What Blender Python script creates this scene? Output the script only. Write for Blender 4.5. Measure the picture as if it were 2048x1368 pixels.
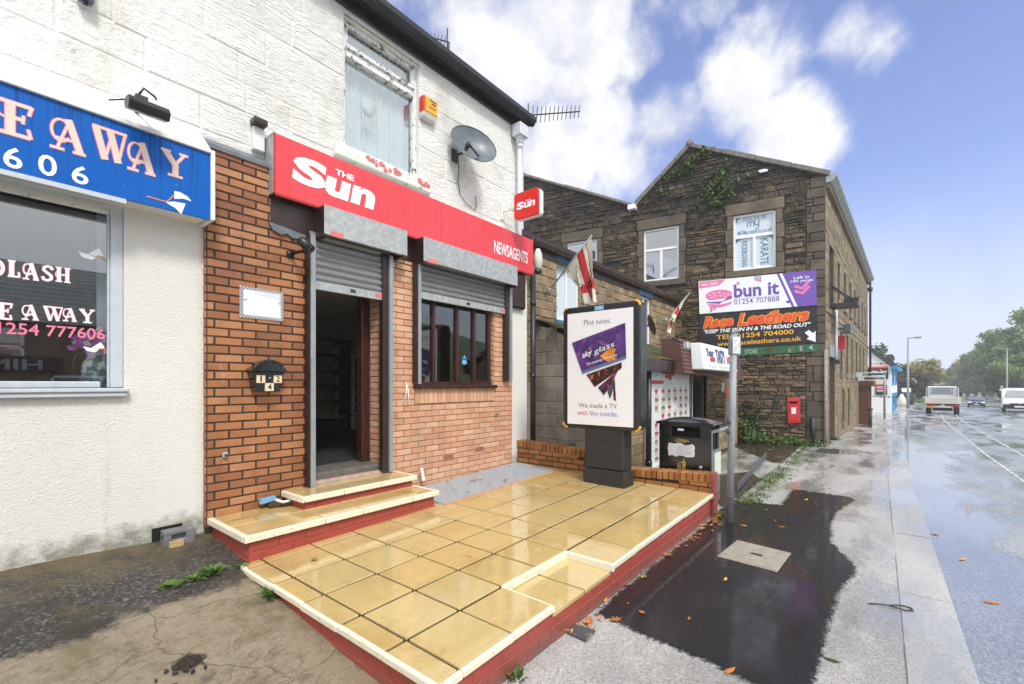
import bpy, bmesh, math, random
from mathutils import Vector, Matrix, noise as mnoise
V3 = Vector
R = math.radians
random.seed(7)
scene = bpy.context.scene
for o in list(bpy.data.objects):
    bpy.data.objects.remove(o)
COL = scene.collection

# ------------------------------------------------------------------ camera
FPX, CX, HY, YAW, CAMZ = 910.2, 1024.0, 768.0, R(38.8), 1.6
FW = V3((math.cos(YAW), math.sin(YAW), 0)); RT = V3((math.sin(YAW), -math.cos(YAW), 0))
cam = bpy.data.cameras.new('camera'); camo = bpy.data.objects.new('camera', cam); COL.objects.link(camo)
cam.sensor_width = 36; cam.lens = 16; cam.shift_y = (HY - 684) / 2048
cam.clip_start = 0.05; cam.clip_end = 6000
camo.location = (0, 0, CAMZ); camo.rotation_euler = (R(90), 0, YAW - R(90))
scene.camera = camo
CAM = V3((0, 0, CAMZ))

def ray(px, py):
    return FW + RT * ((px - CX) / FPX) + V3((0, 0, (HY - py) / FPX))
def onP(px, py, p0, n):
    d = ray(px, py); n = V3(n)
    return CAM + d * ((V3(p0) - CAM).dot(n) / d.dot(n))
def onY(px, py, y): return onP(px, py, (0, y, 0), (0, 1, 0))
def onX(px, py, x): return onP(px, py, (x, 0, 0), (1, 0, 0))
def onZ(px, py, z): return onP(px, py, (0, 0, z), (0, 0, 1))
def atT(px, py, t): return CAM + ray(px, py) * t

# ------------------------------------------------------------------ light
SUN_EL, SUN_AZ = 48.0, 205.0      # degrees; azimuth measured from +Y clockwise
EXPOSURE = 0.96
scene.view_settings.view_transform = 'Standard'; scene.view_settings.look = 'None'
scene.view_settings.exposure = EXPOSURE; scene.view_settings.gamma = 1.0
scene.view_settings.use_curve_mapping = False
scene.render.film_transparent = False
scene.cycles.use_denoising = True
try:
    scene.cycles.denoiser = 'OPENIMAGEDENOISE'
except Exception:
    pass
scene.cycles.max_bounces = 8; scene.cycles.diffuse_bounces = 4; scene.cycles.glossy_bounces = 4
scene.cycles.transmission_bounces = 6; scene.cycles.transparent_max_bounces = 12; scene.cycles.volume_bounces = 1
scene.cycles.sample_clamp_indirect = 6.0
sl = bpy.data.lights.new('sun', 'SUN'); so = bpy.data.objects.new('sun', sl); COL.objects.link(so)
sl.energy = 1.5; sl.angle = R(12); sl.color = (1.0, 0.965, 0.91)
az = R(SUN_AZ); el = R(SUN_EL)
sdir = V3((math.sin(az) * math.cos(el), math.cos(az) * math.cos(el), math.sin(el)))
so.rotation_euler = sdir.to_track_quat('Z', 'Y').to_euler()
so.location = (0, -4, 12)

class G:
    """tiny node helper"""
    def __init__(s, nt): s.nt = nt
    def n(s, t, props=None, **ins):
        nd = s.nt.nodes.new(t)
        for k, v in (props or {}).items(): setattr(nd, k, v)
        for k, v in ins.items():
            key = int(k[1:]) if k[0] == 'i' and k[1:].isdigit() else k.replace('_', ' ')
            s.set(nd.inputs[key], v)
        return nd
    def set(s, sock, v):
        if isinstance(v, bpy.types.NodeSocket): s.nt.links.new(v, sock)
        elif v is not None:
            if isinstance(v, (tuple, list)) and len(v) == 3 and sock.type == 'RGBA': v = (*v, 1)
            sock.default_value = v
    def math(s, op, a, b=None, c=None, clamp=False):
        nd = s.nt.nodes.new('ShaderNodeMath'); nd.operation = op; nd.use_clamp = clamp
        for i, v in enumerate((a, b, c)):
            if v is not None: s.set(nd.inputs[i], v)
        return nd.outputs[0]
    def vmath(s, op, a, b=None, out=0):
        nd = s.nt.nodes.new('ShaderNodeVectorMath'); nd.operation = op
        s.set(nd.inputs[0], a)
        if b is not None: s.set(nd.inputs[1], b)
        return nd.outputs[out]
    def pos(s): return s.n('ShaderNodeNewGeometry').outputs['Position']
    def obj(s): return s.n('ShaderNodeTexCoord').outputs['Object']
    def scale(s, v, sc): return s.vmath('MULTIPLY', v, sc)
    def noise(s, v, sc, det=4, rough=.55, dist=0, out='Fac'):
        return s.n('ShaderNodeTexNoise', None, Vector=v, Scale=sc, Detail=det, Roughness=rough, Distortion=dist).outputs[out]
    def vor(s, v, sc, feat='F1', out='Distance', rnd=1.0):
        return s.n('ShaderNodeTexVoronoi', {'feature': feat}, Vector=v, Scale=sc, Randomness=rnd).outputs[out]
    def mr(s, v, a, b, c=0.0, d=1.0, smooth=False):
        nd = s.n('ShaderNodeMapRange', {'interpolation_type': 'SMOOTHSTEP' if smooth else 'LINEAR', 'clamp': True})
        for i, q in enumerate((v, a, b, c, d)): s.set(nd.inputs[i], q)
        return nd.outputs[0]
    def ramp(s, f, stops, interp='LINEAR'):
        nd = s.nt.nodes.new('ShaderNodeValToRGB'); cr = nd.color_ramp; cr.interpolation = interp
        while len(cr.elements) < len(stops): cr.elements.new(0.5)
        for e, (p, c) in zip(cr.elements, stops):
            e.position = p; e.color = (*c, 1) if len(c) == 3 else c
        s.set(nd.inputs[0], f); return nd.outputs[0]
    def mix(s, f, a, b, blend='MIX'):
        nd = s.nt.nodes.new('ShaderNodeMix'); nd.data_type = 'RGBA'; nd.blend_type = blend
        s.set(nd.inputs[0], f); s.set(nd.inputs[6], a); s.set(nd.inputs[7], b); return nd.outputs[2]
    def attr(s, name): return s.n('ShaderNodeAttribute', {'attribute_name': name}).outputs['Fac']
    def bump(s, h, st=.5, d=.01, normal=None):
        nd = s.n('ShaderNodeBump', None, Height=h, Strength=st, Distance=d)
        if normal is not None: s.set(nd.inputs['Normal'], normal)
        return nd.outputs[0]
    def sep(s, v): return s.n('ShaderNodeSeparateXYZ', None, Vector=v).outputs

def srgb(r, g, b):
    f = lambda c: (c / 255 / 12.92) if c / 255 <= .04045 else ((c / 255 + .055) / 1.055) ** 2.4
    return (f(r), f(g), f(b))

# world: physical sky, a bank of cloud in front, white overcast behind the street
w = bpy.data.worlds.new('World'); scene.world = w; w.use_nodes = True
nt = w.node_tree; nt.nodes.clear(); g = G(nt)
dirv = g.vmath('NORMALIZE', g.n('ShaderNodeTexCoord').outputs['Generated'])
sky = g.n('ShaderNodeTexSky', {'sky_type': 'NISHITA', 'sun_disc': False, 'sun_elevation': el, 'sun_rotation': az,
                               'air_density': 1.0, 'dust_density': 1.4, 'ozone_density': 4.0})
skyc = g.mix(1.0, sky.outputs[0], (1.24, 1.08, 1.24), 'MULTIPLY')
dx, dy, dz = g.sep(dirv)
warp = g.n('ShaderNodeTexNoise', None, Vector=dirv, Scale=3.0, Detail=3, Roughness=.5).outputs['Color']
wd = g.vmath('ADD', dirv, g.scale(g.vmath('SUBTRACT', warp, (.5, .5, .5)), (.09, .09, .09)))
fine = g.noise(wd, 5.2, 10, .56)
BLOBS = [(1340, 240, 190, 1.12), (1250, 350, 190, 1.2), (1180, 150, 170, .9), (960, 60, 330, 1.1), (1130, 330, 190, 1.25), (1080, 60, 170, .75), (1210, 260, 180, 1.1), (1460, 170, 210, 1.05),
         (1390, 60, 200, .62), (1560, 260, 170, 1.05), (1300, 330, 170, 1.0), (1725, 70, 150, .66), (1640, 300, 110, .62), (1830, 350, 110, .46), (700, -200, 400, 1.0), (1280,120,170,.8), (1190,40,170,.72), (1330, 20, 170, .6)]
tot = None
for bx, by, br, bw in BLOBS:
    d0 = ray(bx, by).normalized(); d1 = ray(bx + br, by).normalized()
    d = g.vmath('DISTANCE', dirv, tuple(d0), 1)
    v = g.mr(d, 0.0, (d1 - d0).length * 1.15, bw, 0.0, True)
    tot = v if tot is None else g.math('MAXIMUM', tot, v)
mask = g.mr(g.math('ADD', g.math('MULTIPLY', tot, .70), g.math('MULTIPLY', fine, 1.9)), 1.20, 1.66, 0, 1, True)
back = g.mr(g.vmath('DOT_PRODUCT', dirv, (.0, -1, .0), 1), .12, .5, 0, 1, True)       # the overcast part of the sky, across the road
rear = g.mr(g.vmath('DOT_PRODUCT', dirv, (-.85, .2, .1), 1), -.1, .5, 0, 1, True)
zen = g.mr(dz, .62, .9, 0, 1, True)
shade = g.math('ADD', g.noise(wd, 4.2, 7, .6), g.math('MULTIPLY', g.math('SUBTRACT', fine, .5), .5))
ccol = g.ramp(shade, [(.34, (.36, .385, .52)), (.48, (.55, .56, .62)), (.62, (.76, .75, .715))])
over = g.math('MAXIMUM', g.math('MAXIMUM', rear, zen), g.math('MULTIPLY', back, g.mr(dx, .6, .9, 1, 0)))
ccol = g.mix(over, ccol, g.ramp(g.noise(dirv, 2.5, 5, .6), [(.3, (.84, .87, .92)), (.7, (1.0, 1.0, 1.0))]))
mask = g.math('MAXIMUM', mask, over)
hz = g.mr(dz, .0, .36, .95, 0, True)                      # pale damp air low over the street
ccol2 = g.mix(hz, ccol, (.46, .525, .66))
mask2 = g.math('MAXIMUM', mask, hz)
b1 = g.n('ShaderNodeBackground', None, Color=skyc, Strength=.10)
b2 = g.n('ShaderNodeBackground', None, Color=ccol2, Strength=.80)
mx = g.n('ShaderNodeMixShader', None, i0=mask2, i1=b1.outputs[0], i2=b2.outputs[0])
nt.links.new(mx.outputs[0], g.n('ShaderNodeOutputWorld').inputs[0])

# ------------------------------------------------------------------ mesh tools
def root_loc(o):
    while o.parent is not None: o = o.parent
    return o.location.copy()

class MB:
    def __init__(s): s.v = []; s.f = []; s.m = []; s.r = []; s.sm = []; s.marks = [0]
    def mark(s):
        if s.v: s.marks.append(len(s.v))
    def build_each(s, name, mats, parent=None):
        """one mesh per marked piece (each word or emblem is its own part)"""
        ends = s.marks[1:] + [len(s.v)]; out = None
        for a, b in zip(s.marks, ends):
            if b <= a: continue
            q = MB(); q.v = s.v[a:b]; idx = [i for i, f in enumerate(s.f) if a <= f[0] < b]
            q.f = [[k - a for k in s.f[i]] for i in idx]; q.m = [s.m[i] for i in idx]; q.r = [s.r[i] for i in idx]; q.sm = [s.sm[i] for i in idx]; out = q.build(name, mats, parent)
        return out
    def add(s, vs, fs, mi=0, r=.5, smooth=False):
        b = len(s.v); s.v += [V3(q) for q in vs]
        for f in fs: s.f.append([b + i for i in f]); s.m.append(mi); s.r.append(r); s.sm.append(smooth)
    def face(s, vs, mi=0, r=.5): s.add(vs, [list(range(len(vs)))], mi, r)
    def box(s, a, b, mi=0, r=.5):
        (x0, y0, z0), (x1, y1, z1) = a, b
        x0, x1 = sorted((x0, x1)); y0, y1 = sorted((y0, y1)); z0, z1 = sorted((z0, z1))
        s.add([(x0, y0, z0), (x1, y0, z0), (x1, y1, z0), (x0, y1, z0), (x0, y0, z1), (x1, y0, z1), (x1, y1, z1), (x0, y1, z1)],
              [(0, 3, 2, 1), (4, 5, 6, 7), (0, 1, 5, 4), (1, 2, 6, 5), (2, 3, 7, 6), (3, 0, 4, 7)], mi, r)
    def prism(s, pts, dvec, mi=0, r=.5):
        n = len(pts); d = V3(dvec); p = [V3(q) for q in pts]
        s.add(p + [q + d for q in p], [list(range(n))[::-1], list(range(n, 2 * n))] + [(i, (i + 1) % n, (i + 1) % n + n, i + n) for i in range(n)], mi, r)
    def hexa(s, q8, mi=0, r=.5):
        s.add(q8, [(0, 3, 2, 1), (4, 5, 6, 7), (0, 1, 5, 4), (1, 2, 6, 5), (2, 3, 7, 6), (3, 0, 4, 7)], mi, r)
    def tube(s, pts, rad, seg=8, mi=0, caps=True, r=.5):
        pts = [V3(p) for p in pts]; n = len(pts); rs = rad if isinstance(rad, (list, tuple)) else [rad] * n
        up = V3((0, 0, 1)); vs = []; ref = None
        for i, p in enumerate(pts):
            t = (pts[min(i + 1, n - 1)] - pts[max(i - 1, 0)]).normalized()
            if ref is None:
                ref = up if abs(t.dot(up)) < .95 else V3((1, 0, 0))
            a = t.cross(ref).normalized(); b = t.cross(a).normalized()
            for k in range(seg):
                an = 2 * math.pi * k / seg
                vs.append(p + (a * math.cos(an) + b * math.sin(an)) * rs[i])
        fs = [(i * seg + k, i * seg + (k + 1) % seg, (i + 1) * seg + (k + 1) % seg, (i + 1) * seg + k) for i in range(n - 1) for k in range(seg)]
        if caps: fs += [list(range(seg)), list(range((n - 1) * seg, n * seg))[::-1]]
        s.add(vs, fs, mi, r, True)
    def lathe(s, prof, c=(0, 0, 0), ax='Z', seg=20, mi=0, sx=1, sy=1):
        vs = []; c = V3(c)
        for rr, h in prof:
            for k in range(seg):
                an = 2 * math.pi * k / seg; x, y = rr * math.cos(an) * sx, rr * math.sin(an) * sy
                vs.append(c + (V3((x, y, h)) if ax == 'Z' else V3((h, x, y)) if ax == 'X' else V3((x, h, y))))
        n = len(prof)
        fs = [(i * seg + k, i * seg + (k + 1) % seg, (i + 1) * seg + (k + 1) % seg, (i + 1) * seg + k) for i in range(n - 1) for k in range(seg)]
        fs += [list(range(seg))[::-1], list(range((n - 1) * seg, n * seg))]
        s.add(vs, fs, mi, .5, True)
    def build(s, name, mats, parent=None, bevel=0, seg=1, fix=True):
        me = bpy.data.meshes.new(name)
        L = root_loc(parent) if parent is not None else V3((0, 0, 0))
        me.from_pydata([q - L for q in s.v], [], s.f)
        if not isinstance(mats, (list, tuple)): mats = [mats]
        for m in mats: me.materials.append(m)
        me.polygons.foreach_set('material_index', s.m); me.polygons.foreach_set('use_smooth', s.sm)
        if any(abs(q - .5) > 1e-6 for q in s.r):
            a = me.attributes.new('rnd', 'FLOAT', 'FACE'); a.data.foreach_set('value', s.r)
        me.update()
        if fix:
            bm = bmesh.new(); bm.from_mesh(me); bmesh.ops.recalc_face_normals(bm, faces=bm.faces); bm.to_mesh(me); bm.free()
        o = bpy.data.objects.new(name, me); COL.objects.link(o)
        if parent is not None: o.parent = parent
        if bevel:
            b = o.modifiers.new('bevel', 'BEVEL'); b.width = bevel; b.segments = seg; b.limit_method = 'ANGLE'; b.angle_limit = R(40)
            b.harden_normals = False
        return o

def thing(name, label, cat, loc=(0, 0, 0), group=None):
    o = bpy.data.objects.new(name, None); COL.objects.link(o); o.location = loc; o.empty_display_size = .2
    o['label'] = label; o['category'] = cat
    if group: o['group'] = group
    return o
def tag(o, label, cat, group=None):
    o['label'] = label; o['category'] = cat
    if group: o['group'] = group
    return o
def struct(o, kind='structure'):
    o['kind'] = kind; return o
def copy_thing(root, loc, rotz=None, label=None, scale=None):
    kids = [(c, list(c.children)) for c in root.children]
    r = root.copy(); COL.objects.link(r); r.location = loc
    if rotz is not None: r.rotation_euler = (0, 0, rotz)
    if label: r['label'] = label
    if scale is not None: r.scale = scale
    for c, subs in kids:
        d = c.copy(); COL.objects.link(d); d.parent = r
        for q in subs:
            e = q.copy(); COL.objects.link(e); e.parent = d
    return r

def wallgrid(mb, O, U, Vv, N, u0, u1, v0, v1, holes=(), reveal=.1, mi=0, mi_rev=None):
    """flat wall with rectangular openings and reveals going back along -N"""
    O, U, Vv, N = V3(O), V3(U), V3(Vv), V3(N)
    us = sorted({u0, u1, *[h[0] for h in holes], *[h[1] for h in holes]}); us = [q for q in us if u0 <= q <= u1]
    vs = sorted({v0, v1, *[h[2] for h in holes], *[h[3] for h in holes]}); vs = [q for q in vs if v0 <= q <= v1]
    P = lambda a, b, c=0: O + U * a + Vv * b + N * c
    for i in range(len(us) - 1):
        for j in range(len(vs) - 1):
            cu, cv = (us[i] + us[i + 1]) / 2, (vs[j] + vs[j + 1]) / 2
            if any(h[0] < cu < h[1] and h[2] < cv < h[3] for h in holes): continue
            mb.face([P(us[i], vs[j]), P(us[i + 1], vs[j]), P(us[i + 1], vs[j + 1]), P(us[i], vs[j + 1])], mi)
    mr = mi if mi_rev is None else mi_rev
    for h in holes:
        a, b, c, d = h[:4]; r = h[4] if len(h) > 4 else reveal
        if r <= 0: continue
        for p, q in (((a, c), (b, c)), ((b, c), (b, d)), ((b, d), (a, d)), ((a, d), (a, c))):
            mb.face([P(*p), P(*q), P(*q, -r), P(*p, -r)], mr)

def scan(poly, v):
    xs = []
    for i in range(len(poly)):
        (x0, y0), (x1, y1) = poly[i], poly[(i + 1) % len(poly)]
        if (y0 <= v < y1) or (y1 <= v < y0): xs.append(x0 + (x1 - x0) * (v - y0) / (y1 - y0))
    xs.sort(); return [(xs[i], xs[i + 1]) for i in range(0, len(xs) - 1, 2)]

def masonry(mb, O, U, Vv, N, poly, holes=(), row=lambda: .075, length=lambda: .225, gap=.01, dep=(.006, .01), jit=0.0, bev=.006,
            bond=None, seed=1, mi=0, rise=None):
    """every stone or brick of a face as its own bevelled block"""
    rr = random.Random(seed); O, U, Vv, N = V3(O), V3(U), V3(Vv), V3(N)
    vmin = min(p[1] for p in poly); vmax = max(p[1] for p in poly); v = vmin; k = 0
    while v < vmax - 1e-4:
        h = min(row(), vmax - v); vm = v + h / 2
        if vmax - v - h < .012: h = vmax - v
        iv = scan(poly, vm)
        for a, b, c, d in [q[:4] for q in holes]:
            if d > v + h * .3 and c < v + h * .7:
                out = []
                for s0, s1 in iv:
                    if b <= s0 or a >= s1: out.append((s0, s1)); continue
                    if a > s0: out.append((s0, a))
                    if b < s1: out.append((b, s1))
                iv = out
        for s0, s1 in iv:
            x = s0
            if bond is not None: x = math.floor((s0 - bond * (k % 2)) / length()) * length() + bond * (k % 2)
            while x < s1 - .005:
                L = length(); e = x + L
                if bond is None and s1 - e < .05: e = s1
                x0 = max(x, s0); x1 = min(e, s1); x = e
                if x1 - x0 < .015: continue
                j = lambda: rr.uniform(-jit, jit)
                hg = gap / 2; dz = rr.uniform(*dep); bb = min(bev, (x1 - x0) * .3, h * .3)
                q = [(x0 + hg + abs(j()), v + hg + j()), (x1 - hg - abs(j()), v + hg + j()), (x1 - hg - abs(j()), v + h - hg + j()), (x0 + hg + abs(j()), v + h - hg + j())]
                cu = (x0 + x1) / 2; cv = v + h / 2
                P = lambda p, dd: O + U * p[0] + Vv * (p[1] + (rise(p[0]) if rise else 0)) + N * dd
                inn = [(p[0] + (bb if p[0] < cu else -bb), p[1] + (bb if p[1] < cv else -bb)) for p in q]
                tl = [dz + rr.uniform(-1, 1) * dep[0] * .25 for _ in range(4)]
                mb.add([P(p, 0) for p in q] + [P(p, t) for p, t in zip(inn, tl)], [(4, 5, 6, 7), (0, 1, 5, 4), (1, 2, 6, 5), (2, 3, 7, 6), (3, 0, 4, 7)], mi, rr.random())
        v += h; k += 1

_tc = {}
def text_geo(s, bold=0, shear=0, space=1.0):
    key = (s, bold, shear, space)
    if key not in _tc:
        cu = bpy.data.curves.new('lettering', 'FONT'); cu.body = s; cu.offset = bold; cu.shear = shear; cu.space_character = space
        cu.resolution_u = 3; cu.fill_mode = 'FRONT' if hasattr(cu, 'fill_mode') else cu.fill_mode
        ob = bpy.data.objects.new('lettering', cu); me = bpy.data.meshes.new_from_object(ob)
        vs = [(q.co.x, q.co.y) for q in me.vertices]; fs = [list(p.vertices) for p in me.polygons]
        bpy.data.objects.remove(ob); bpy.data.meshes.remove(me); bpy.data.curves.remove(cu)
        x0 = min(q[0] for q in vs); x1 = max(q[0] for q in vs); y0 = min(q[1] for q in vs); y1 = max(q[1] for q in vs)
        _tc[key] = ([((x - x0) / (x1 - x0), (y - y0) / (y1 - y0)) for x, y in vs], fs)
    return _tc[key]
def bil(q, x, y):
    TL, TR, BR, BL = q
    return (BL * (1 - x) + BR * x) * (1 - y) + (TL * (1 - x) + TR * x) * y
def qn(q, toward):
    n = (q[1] - q[0]).cross(q[3] - q[0]).normalized()
    return n if n.dot(V3(toward) - q[0]) > 0 else -n
def put_text(mb, s, q, off=.004, bold=0, shear=0, space=1.0, mi=0):
    vs, fs = text_geo(s, bold, shear, space); n = qn(q, CAM); mb.mark()
    mb.add([bil(q, x, y) + n * off for x, y in vs], fs, mi)
def put_poly(mb, pts, q, off=.004, mi=0):
    n = qn(q, CAM); mb.face([bil(q, x, y) + n * off for x, y in pts], mi)
def circ(cx, cy, rx, ry=None, n=20, a0=0, a1=360):
    ry = rx if ry is None else ry
    return [(cx + rx * math.cos(R(a0 + (a1 - a0) * i / n)), cy + ry * math.sin(R(a0 + (a1 - a0) * i / n))) for i in range(n + (0 if a1 - a0 >= 360 else 1))]
def stroke(mb, pts, w, q, off, mi=0, asp=1.0):
    """ribbon of width w (box units of height) along pts in quad q; asp = width/height"""
    n = qn(q, CAM)
    P = [V3((x * asp, y, 0)) for x, y in pts]; L = []; Rr = []
    for i in range(len(P)):
        t = (P[min(i + 1, len(P) - 1)] - P[max(i - 1, 0)]).normalized(); s = V3((-t.y, t.x, 0)) * w / 2
        L.append(P[i] + s); Rr.append(P[i] - s)
    vs = [bil(q, p.x / asp, p.y) + n * off for p in L + Rr]; k = len(P)
    mb.add(vs, [(i, i + 1, i + 1 + k, i + k) for i in range(k - 1)], mi)
GLY = {
 'A': [(circ(.30, .60, .25, .33, 18, 50, 330), .055), ([(.50, 1), (.84, .04)], .17), ([(.54, .95), (.2, .05)], .06), ([(.16, .36), (.72, .36)], .07), ([(.0, .04), (.4, .04)], .075), ([(.62, .04), (1, .04)], .075)],
 'W': [([(.10, .95), (.36, .03)], .16), ([(.36, .05), (.58, .9)], .06), ([(.50, .95), (.74, .03)], .16), ([(.74, .05), (.94, .92)], .06), ([(0, .95), (1, .95)], .075)],
 'Y': [([(.14, .95), (.5, .48)], .19), ([(.5, .46), (.86, .95)], .09), ([(.52, .52), (.52, .05)], .19), ([(0, .95), (.36, .95)], .08), ([(.66, .95), (1, .95)], .08), ([(.24, .04), (.8, .04)], .08)],
 'E': [([(.36, .95), (.36, .05)], .2), ([(.36, .52), (.72, .52)], .1), ([(.1, .05), (.9, .05)], .1), ([(.1, .93), (.95, .93)], .1), ([(.95, .97), (.86, .68)], .07), ([(.92, .03), (.84, .3)], .07), ([(.72, .66), (.7, .4)], .06), (circ(.2, .72, .2, .24, 14, 60, 300), .05)],
 'L': [([(.34, .95), (.34, .05)], .2), ([(.05, .05), (.9, .05)], .1), ([(.92, .03), (.86, .34)], .08), ([(.05, .95), (.65, .95)], .08)],
 'S': [([(.86, .74), (.78, .9), (.5, .95), (.24, .86), (.2, .68), (.5, .52), (.78, .36), (.78, .16), (.5, .05), (.2, .1), (.12, .28)], .15)],
 'H': [([(.24, .95), (.24, .05)], .18), ([(.76, .95), (.76, .05)], .18), ([(.24, .5), (.76, .5)], .08), ([(.02, .04), (.44, .04)], .07), ([(.56, .04), (.98, .04)], .07), ([(.02, .96), (.44, .96)], .07), ([(.56, .96), (.98, .96)], .07), (circ(.2, .5, .16, .2, 10, 60, 300), .04)],
 'O': [(circ(.5, .5, .38, .42, 24, 0, 359.9), .15)],
}
def glyph(mb, ch, q, off, grow=0, mi=0):
    asp = ((q[1] - q[0]).length + (q[2] - q[3]).length) / ((q[0] - q[3]).length + (q[1] - q[2]).length)
    for i, (pts, wd) in enumerate(GLY[ch]): stroke(mb, pts, wd + grow, q, off + i * .00015, mi, asp)

def yq(x0, yt, yb, x1, Y):
    """box in the plane Y: left edge x0 (yt..yb), right edge at x1, top and bottom running level"""
    a, b = onY(x0, yt, Y), onY(x0, yb, Y); c = onY(x1, 768, Y)
    return [a, V3((c.x, Y, a.z)), V3((c.x, Y, b.z)), b]

# ------------------------------------------------------------------ materials
M = {}
def mat(name, col=None, rough=.7, metal=0.0, fn=None, spec=None, coat=0.0):
    m = bpy.data.materials.new(name); m.use_nodes = True
    b = m.node_tree.nodes['Principled BSDF']; gg = G(m.node_tree)
    if col is not None: b.inputs['Base Color'].default_value = (*col, 1)
    b.inputs['Roughness'].default_value = rough; b.inputs['Metallic'].default_value = metal
    if spec is not None: b.inputs['Specular IOR Level'].default_value = spec
    if coat: b.inputs['Coat Weight'].default_value = coat; b.inputs['Coat Roughness'].default_value = .1
    if fn: fn(gg, lambda k, v: gg.set(b.inputs[k], v))
    M[name] = m; return m
def simple(name, col, rough=.6, var=.12, sc=14, metal=0.0, bst=.15, coat=0.0, bsc=60, spec=None):
    """one colour with mild natural variation and a little surface relief"""
    def fn(g, S):
        p = g.pos(); f = g.noise(p, sc, 5, .6)
        lo = tuple(max(0, c * (1 - var)) for c in col); hi = tuple(min(1, c * (1 + var)) for c in col)
        S('Base Color', g.ramp(f, [(.3, lo), (.7, hi)]))
        S('Roughness', g.mr(g.noise(p, sc * .7, 4), .3, .7, max(0.03, rough - .1), min(1, rough + .1)))
        if bst: S('Normal', g.bump(g.noise(p, bsc, 3), bst, .003))
    return mat(name, col, rough, metal, fn, spec, coat)

def f_whitestone(g, S):
    p = g.pos(); r = g.attr('rnd'); x, y, z = g.sep(p)
    pw = g.vmath('ADD', p, g.scale(g.vmath('SUBTRACT', g.n('ShaderNodeTexNoise', None, Vector=p, Scale=2.5, Detail=3).outputs['Color'], (.5, .5, .5)), (.0, .0, .16)))
    tool = g.noise(g.scale(pw, (5, 5, 34)), 1.6, 5, .62, .3)
    rock = g.noise(p, 7, 8, .68)
    rg = g.mr(x, .9, 1.7, .25, 1.0, True)        # droved (tooled) dressing to the right, plainer blocks to the left
    hgt = g.math('ADD', g.math('MULTIPLY', tool, rg), g.math('MULTIPLY', rock, g.mr(rg, .25, 1, 1.3, .5)))
    dirt = g.mr(g.noise(g.scale(p, (1, 1, .8)), 1.7, 9, .72), .5, .74, 0, 1)
    groove_shade = g.math('MULTIPLY', g.mr(tool, .40, .30, 0, 1), g.mr(g.noise(p, 1.6, 4), .36, .62, .15, 1))
    crack = g.mr(g.noise(g.scale(pw, (3, 3, 15)), 2.6, 9, .72), .625, .68, 0, 1)
    c = g.mix(g.mr(r, 0, 1, 0, .5), (.88, .87, .83), (.82, .81, .76))
    c = g.mix(g.math('MULTIPLY', dirt, .65), c, (.50, .47, .37))
    c = g.mix(g.math('MULTIPLY', groove_shade, .30), c, (.36, .34, .29))  # shade and dirt of the tooled recesses, put into the colour
    c = g.mix(g.math('MULTIPLY', crack, .75), c, (.16, .15, .12))
    moss = g.math('MULTIPLY', g.mr(g.noise(p, 2.3, 9, .75), .62, .70, 0, 1), g.mr(x, 1.0, 1.6, 1, 0))
    c = g.mix(g.math('MULTIPLY', moss, .75), c, (.15, .16, .05))
    S('Base Color', c); S('Roughness', .75)
    S('Normal', g.bump(hgt, 1.0, .032))
mat('white_stone', fn=f_whitestone)

def f_render(g, S):
    p = g.pos(); n = g.noise(p, 120, 3, .7); n2 = g.noise(p, 55, 4, .7)
    x, y, z = g.sep(p)
    low = g.math('MULTIPLY', g.mr(z, .36, .75, 1, 0, True), g.noise(p, 6, 7, .75))
    c = g.mix(g.mr(g.noise(p, 1.3, 6, .65), .4, .75, 0, .45), (.87, .86, .81), (.79, .77, .68))
    c = g.mix(g.mr(low, .32, .56, 0, .75), c, (.17, .165, .10))
    rust = g.math('MULTIPLY', g.mr(g.math('ABSOLUTE', g.math('ADD', x, -.77)), .0, .035, 1, 0, True), g.mr(z, .3, 1.5, 1, 0))
    c = g.mix(g.math('MULTIPLY', rust, g.mr(g.noise(g.scale(p, (6, 6, 2)), 5, 4), .4, .6, 0, .45)), c, (.45, .36, .2))
    S('Base Color', c); S('Roughness', .8)
    S('Normal', g.bump(g.math('ADD', n, g.math('MULTIPLY', n2, .8)), 1.0, .012))
mat('pebble_render', fn=f_render)

def f_brick(lo, mid, hi, dark=(.18, .06, .02)):
    def fn(g, S):
        p = g.pos(); r = g.attr('rnd')
        c = g.ramp(r, [(0, lo), (.5, mid), (1, hi)])
        c = g.mix(g.mr(g.noise(p, 90, 4, .7), .55, .72, 0, .55), c, dark)
        c = g.mix(g.mr(g.noise(g.scale(p, (1, 1, .7)), 2.2, 6, .7), .48, .72, 0, .6), c, dark)
        c = g.mix(g.mr(g.noise(g.scale(p, (5, 5, 1)), 1.6, 6, .7), .60, .74, 0, .3), c, (.62, .54, .46))
        S('Base Color', c); S('Roughness', g.mr(g.noise(p, 5, 3), .3, .7, .45, .75))
        S('Normal', g.bump(g.noise(g.scale(p, (1.2, 1.2, .35)), 120, 3, .6), .5, .004))
    return fn
mat('orange_brick', fn=f_brick((.27, .098, .04), (.38, .15, .055), (.47, .215, .095), (.11, .045, .022)))
mat('peach_brick', fn=f_brick((.58, .29, .17), (.65, .36, .225), (.71, .44, .295), (.36, .19, .115)))
mat('wall_brick', fn=f_brick((.26, .085, .02), (.38, .15, .035), (.46, .21, .06), (.10, .05, .02)))
simple('dark_mortar', (.035, .026, .02), .9, .3)
simple('peach_mortar', (.20, .13, .09), .9, .3)

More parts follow.
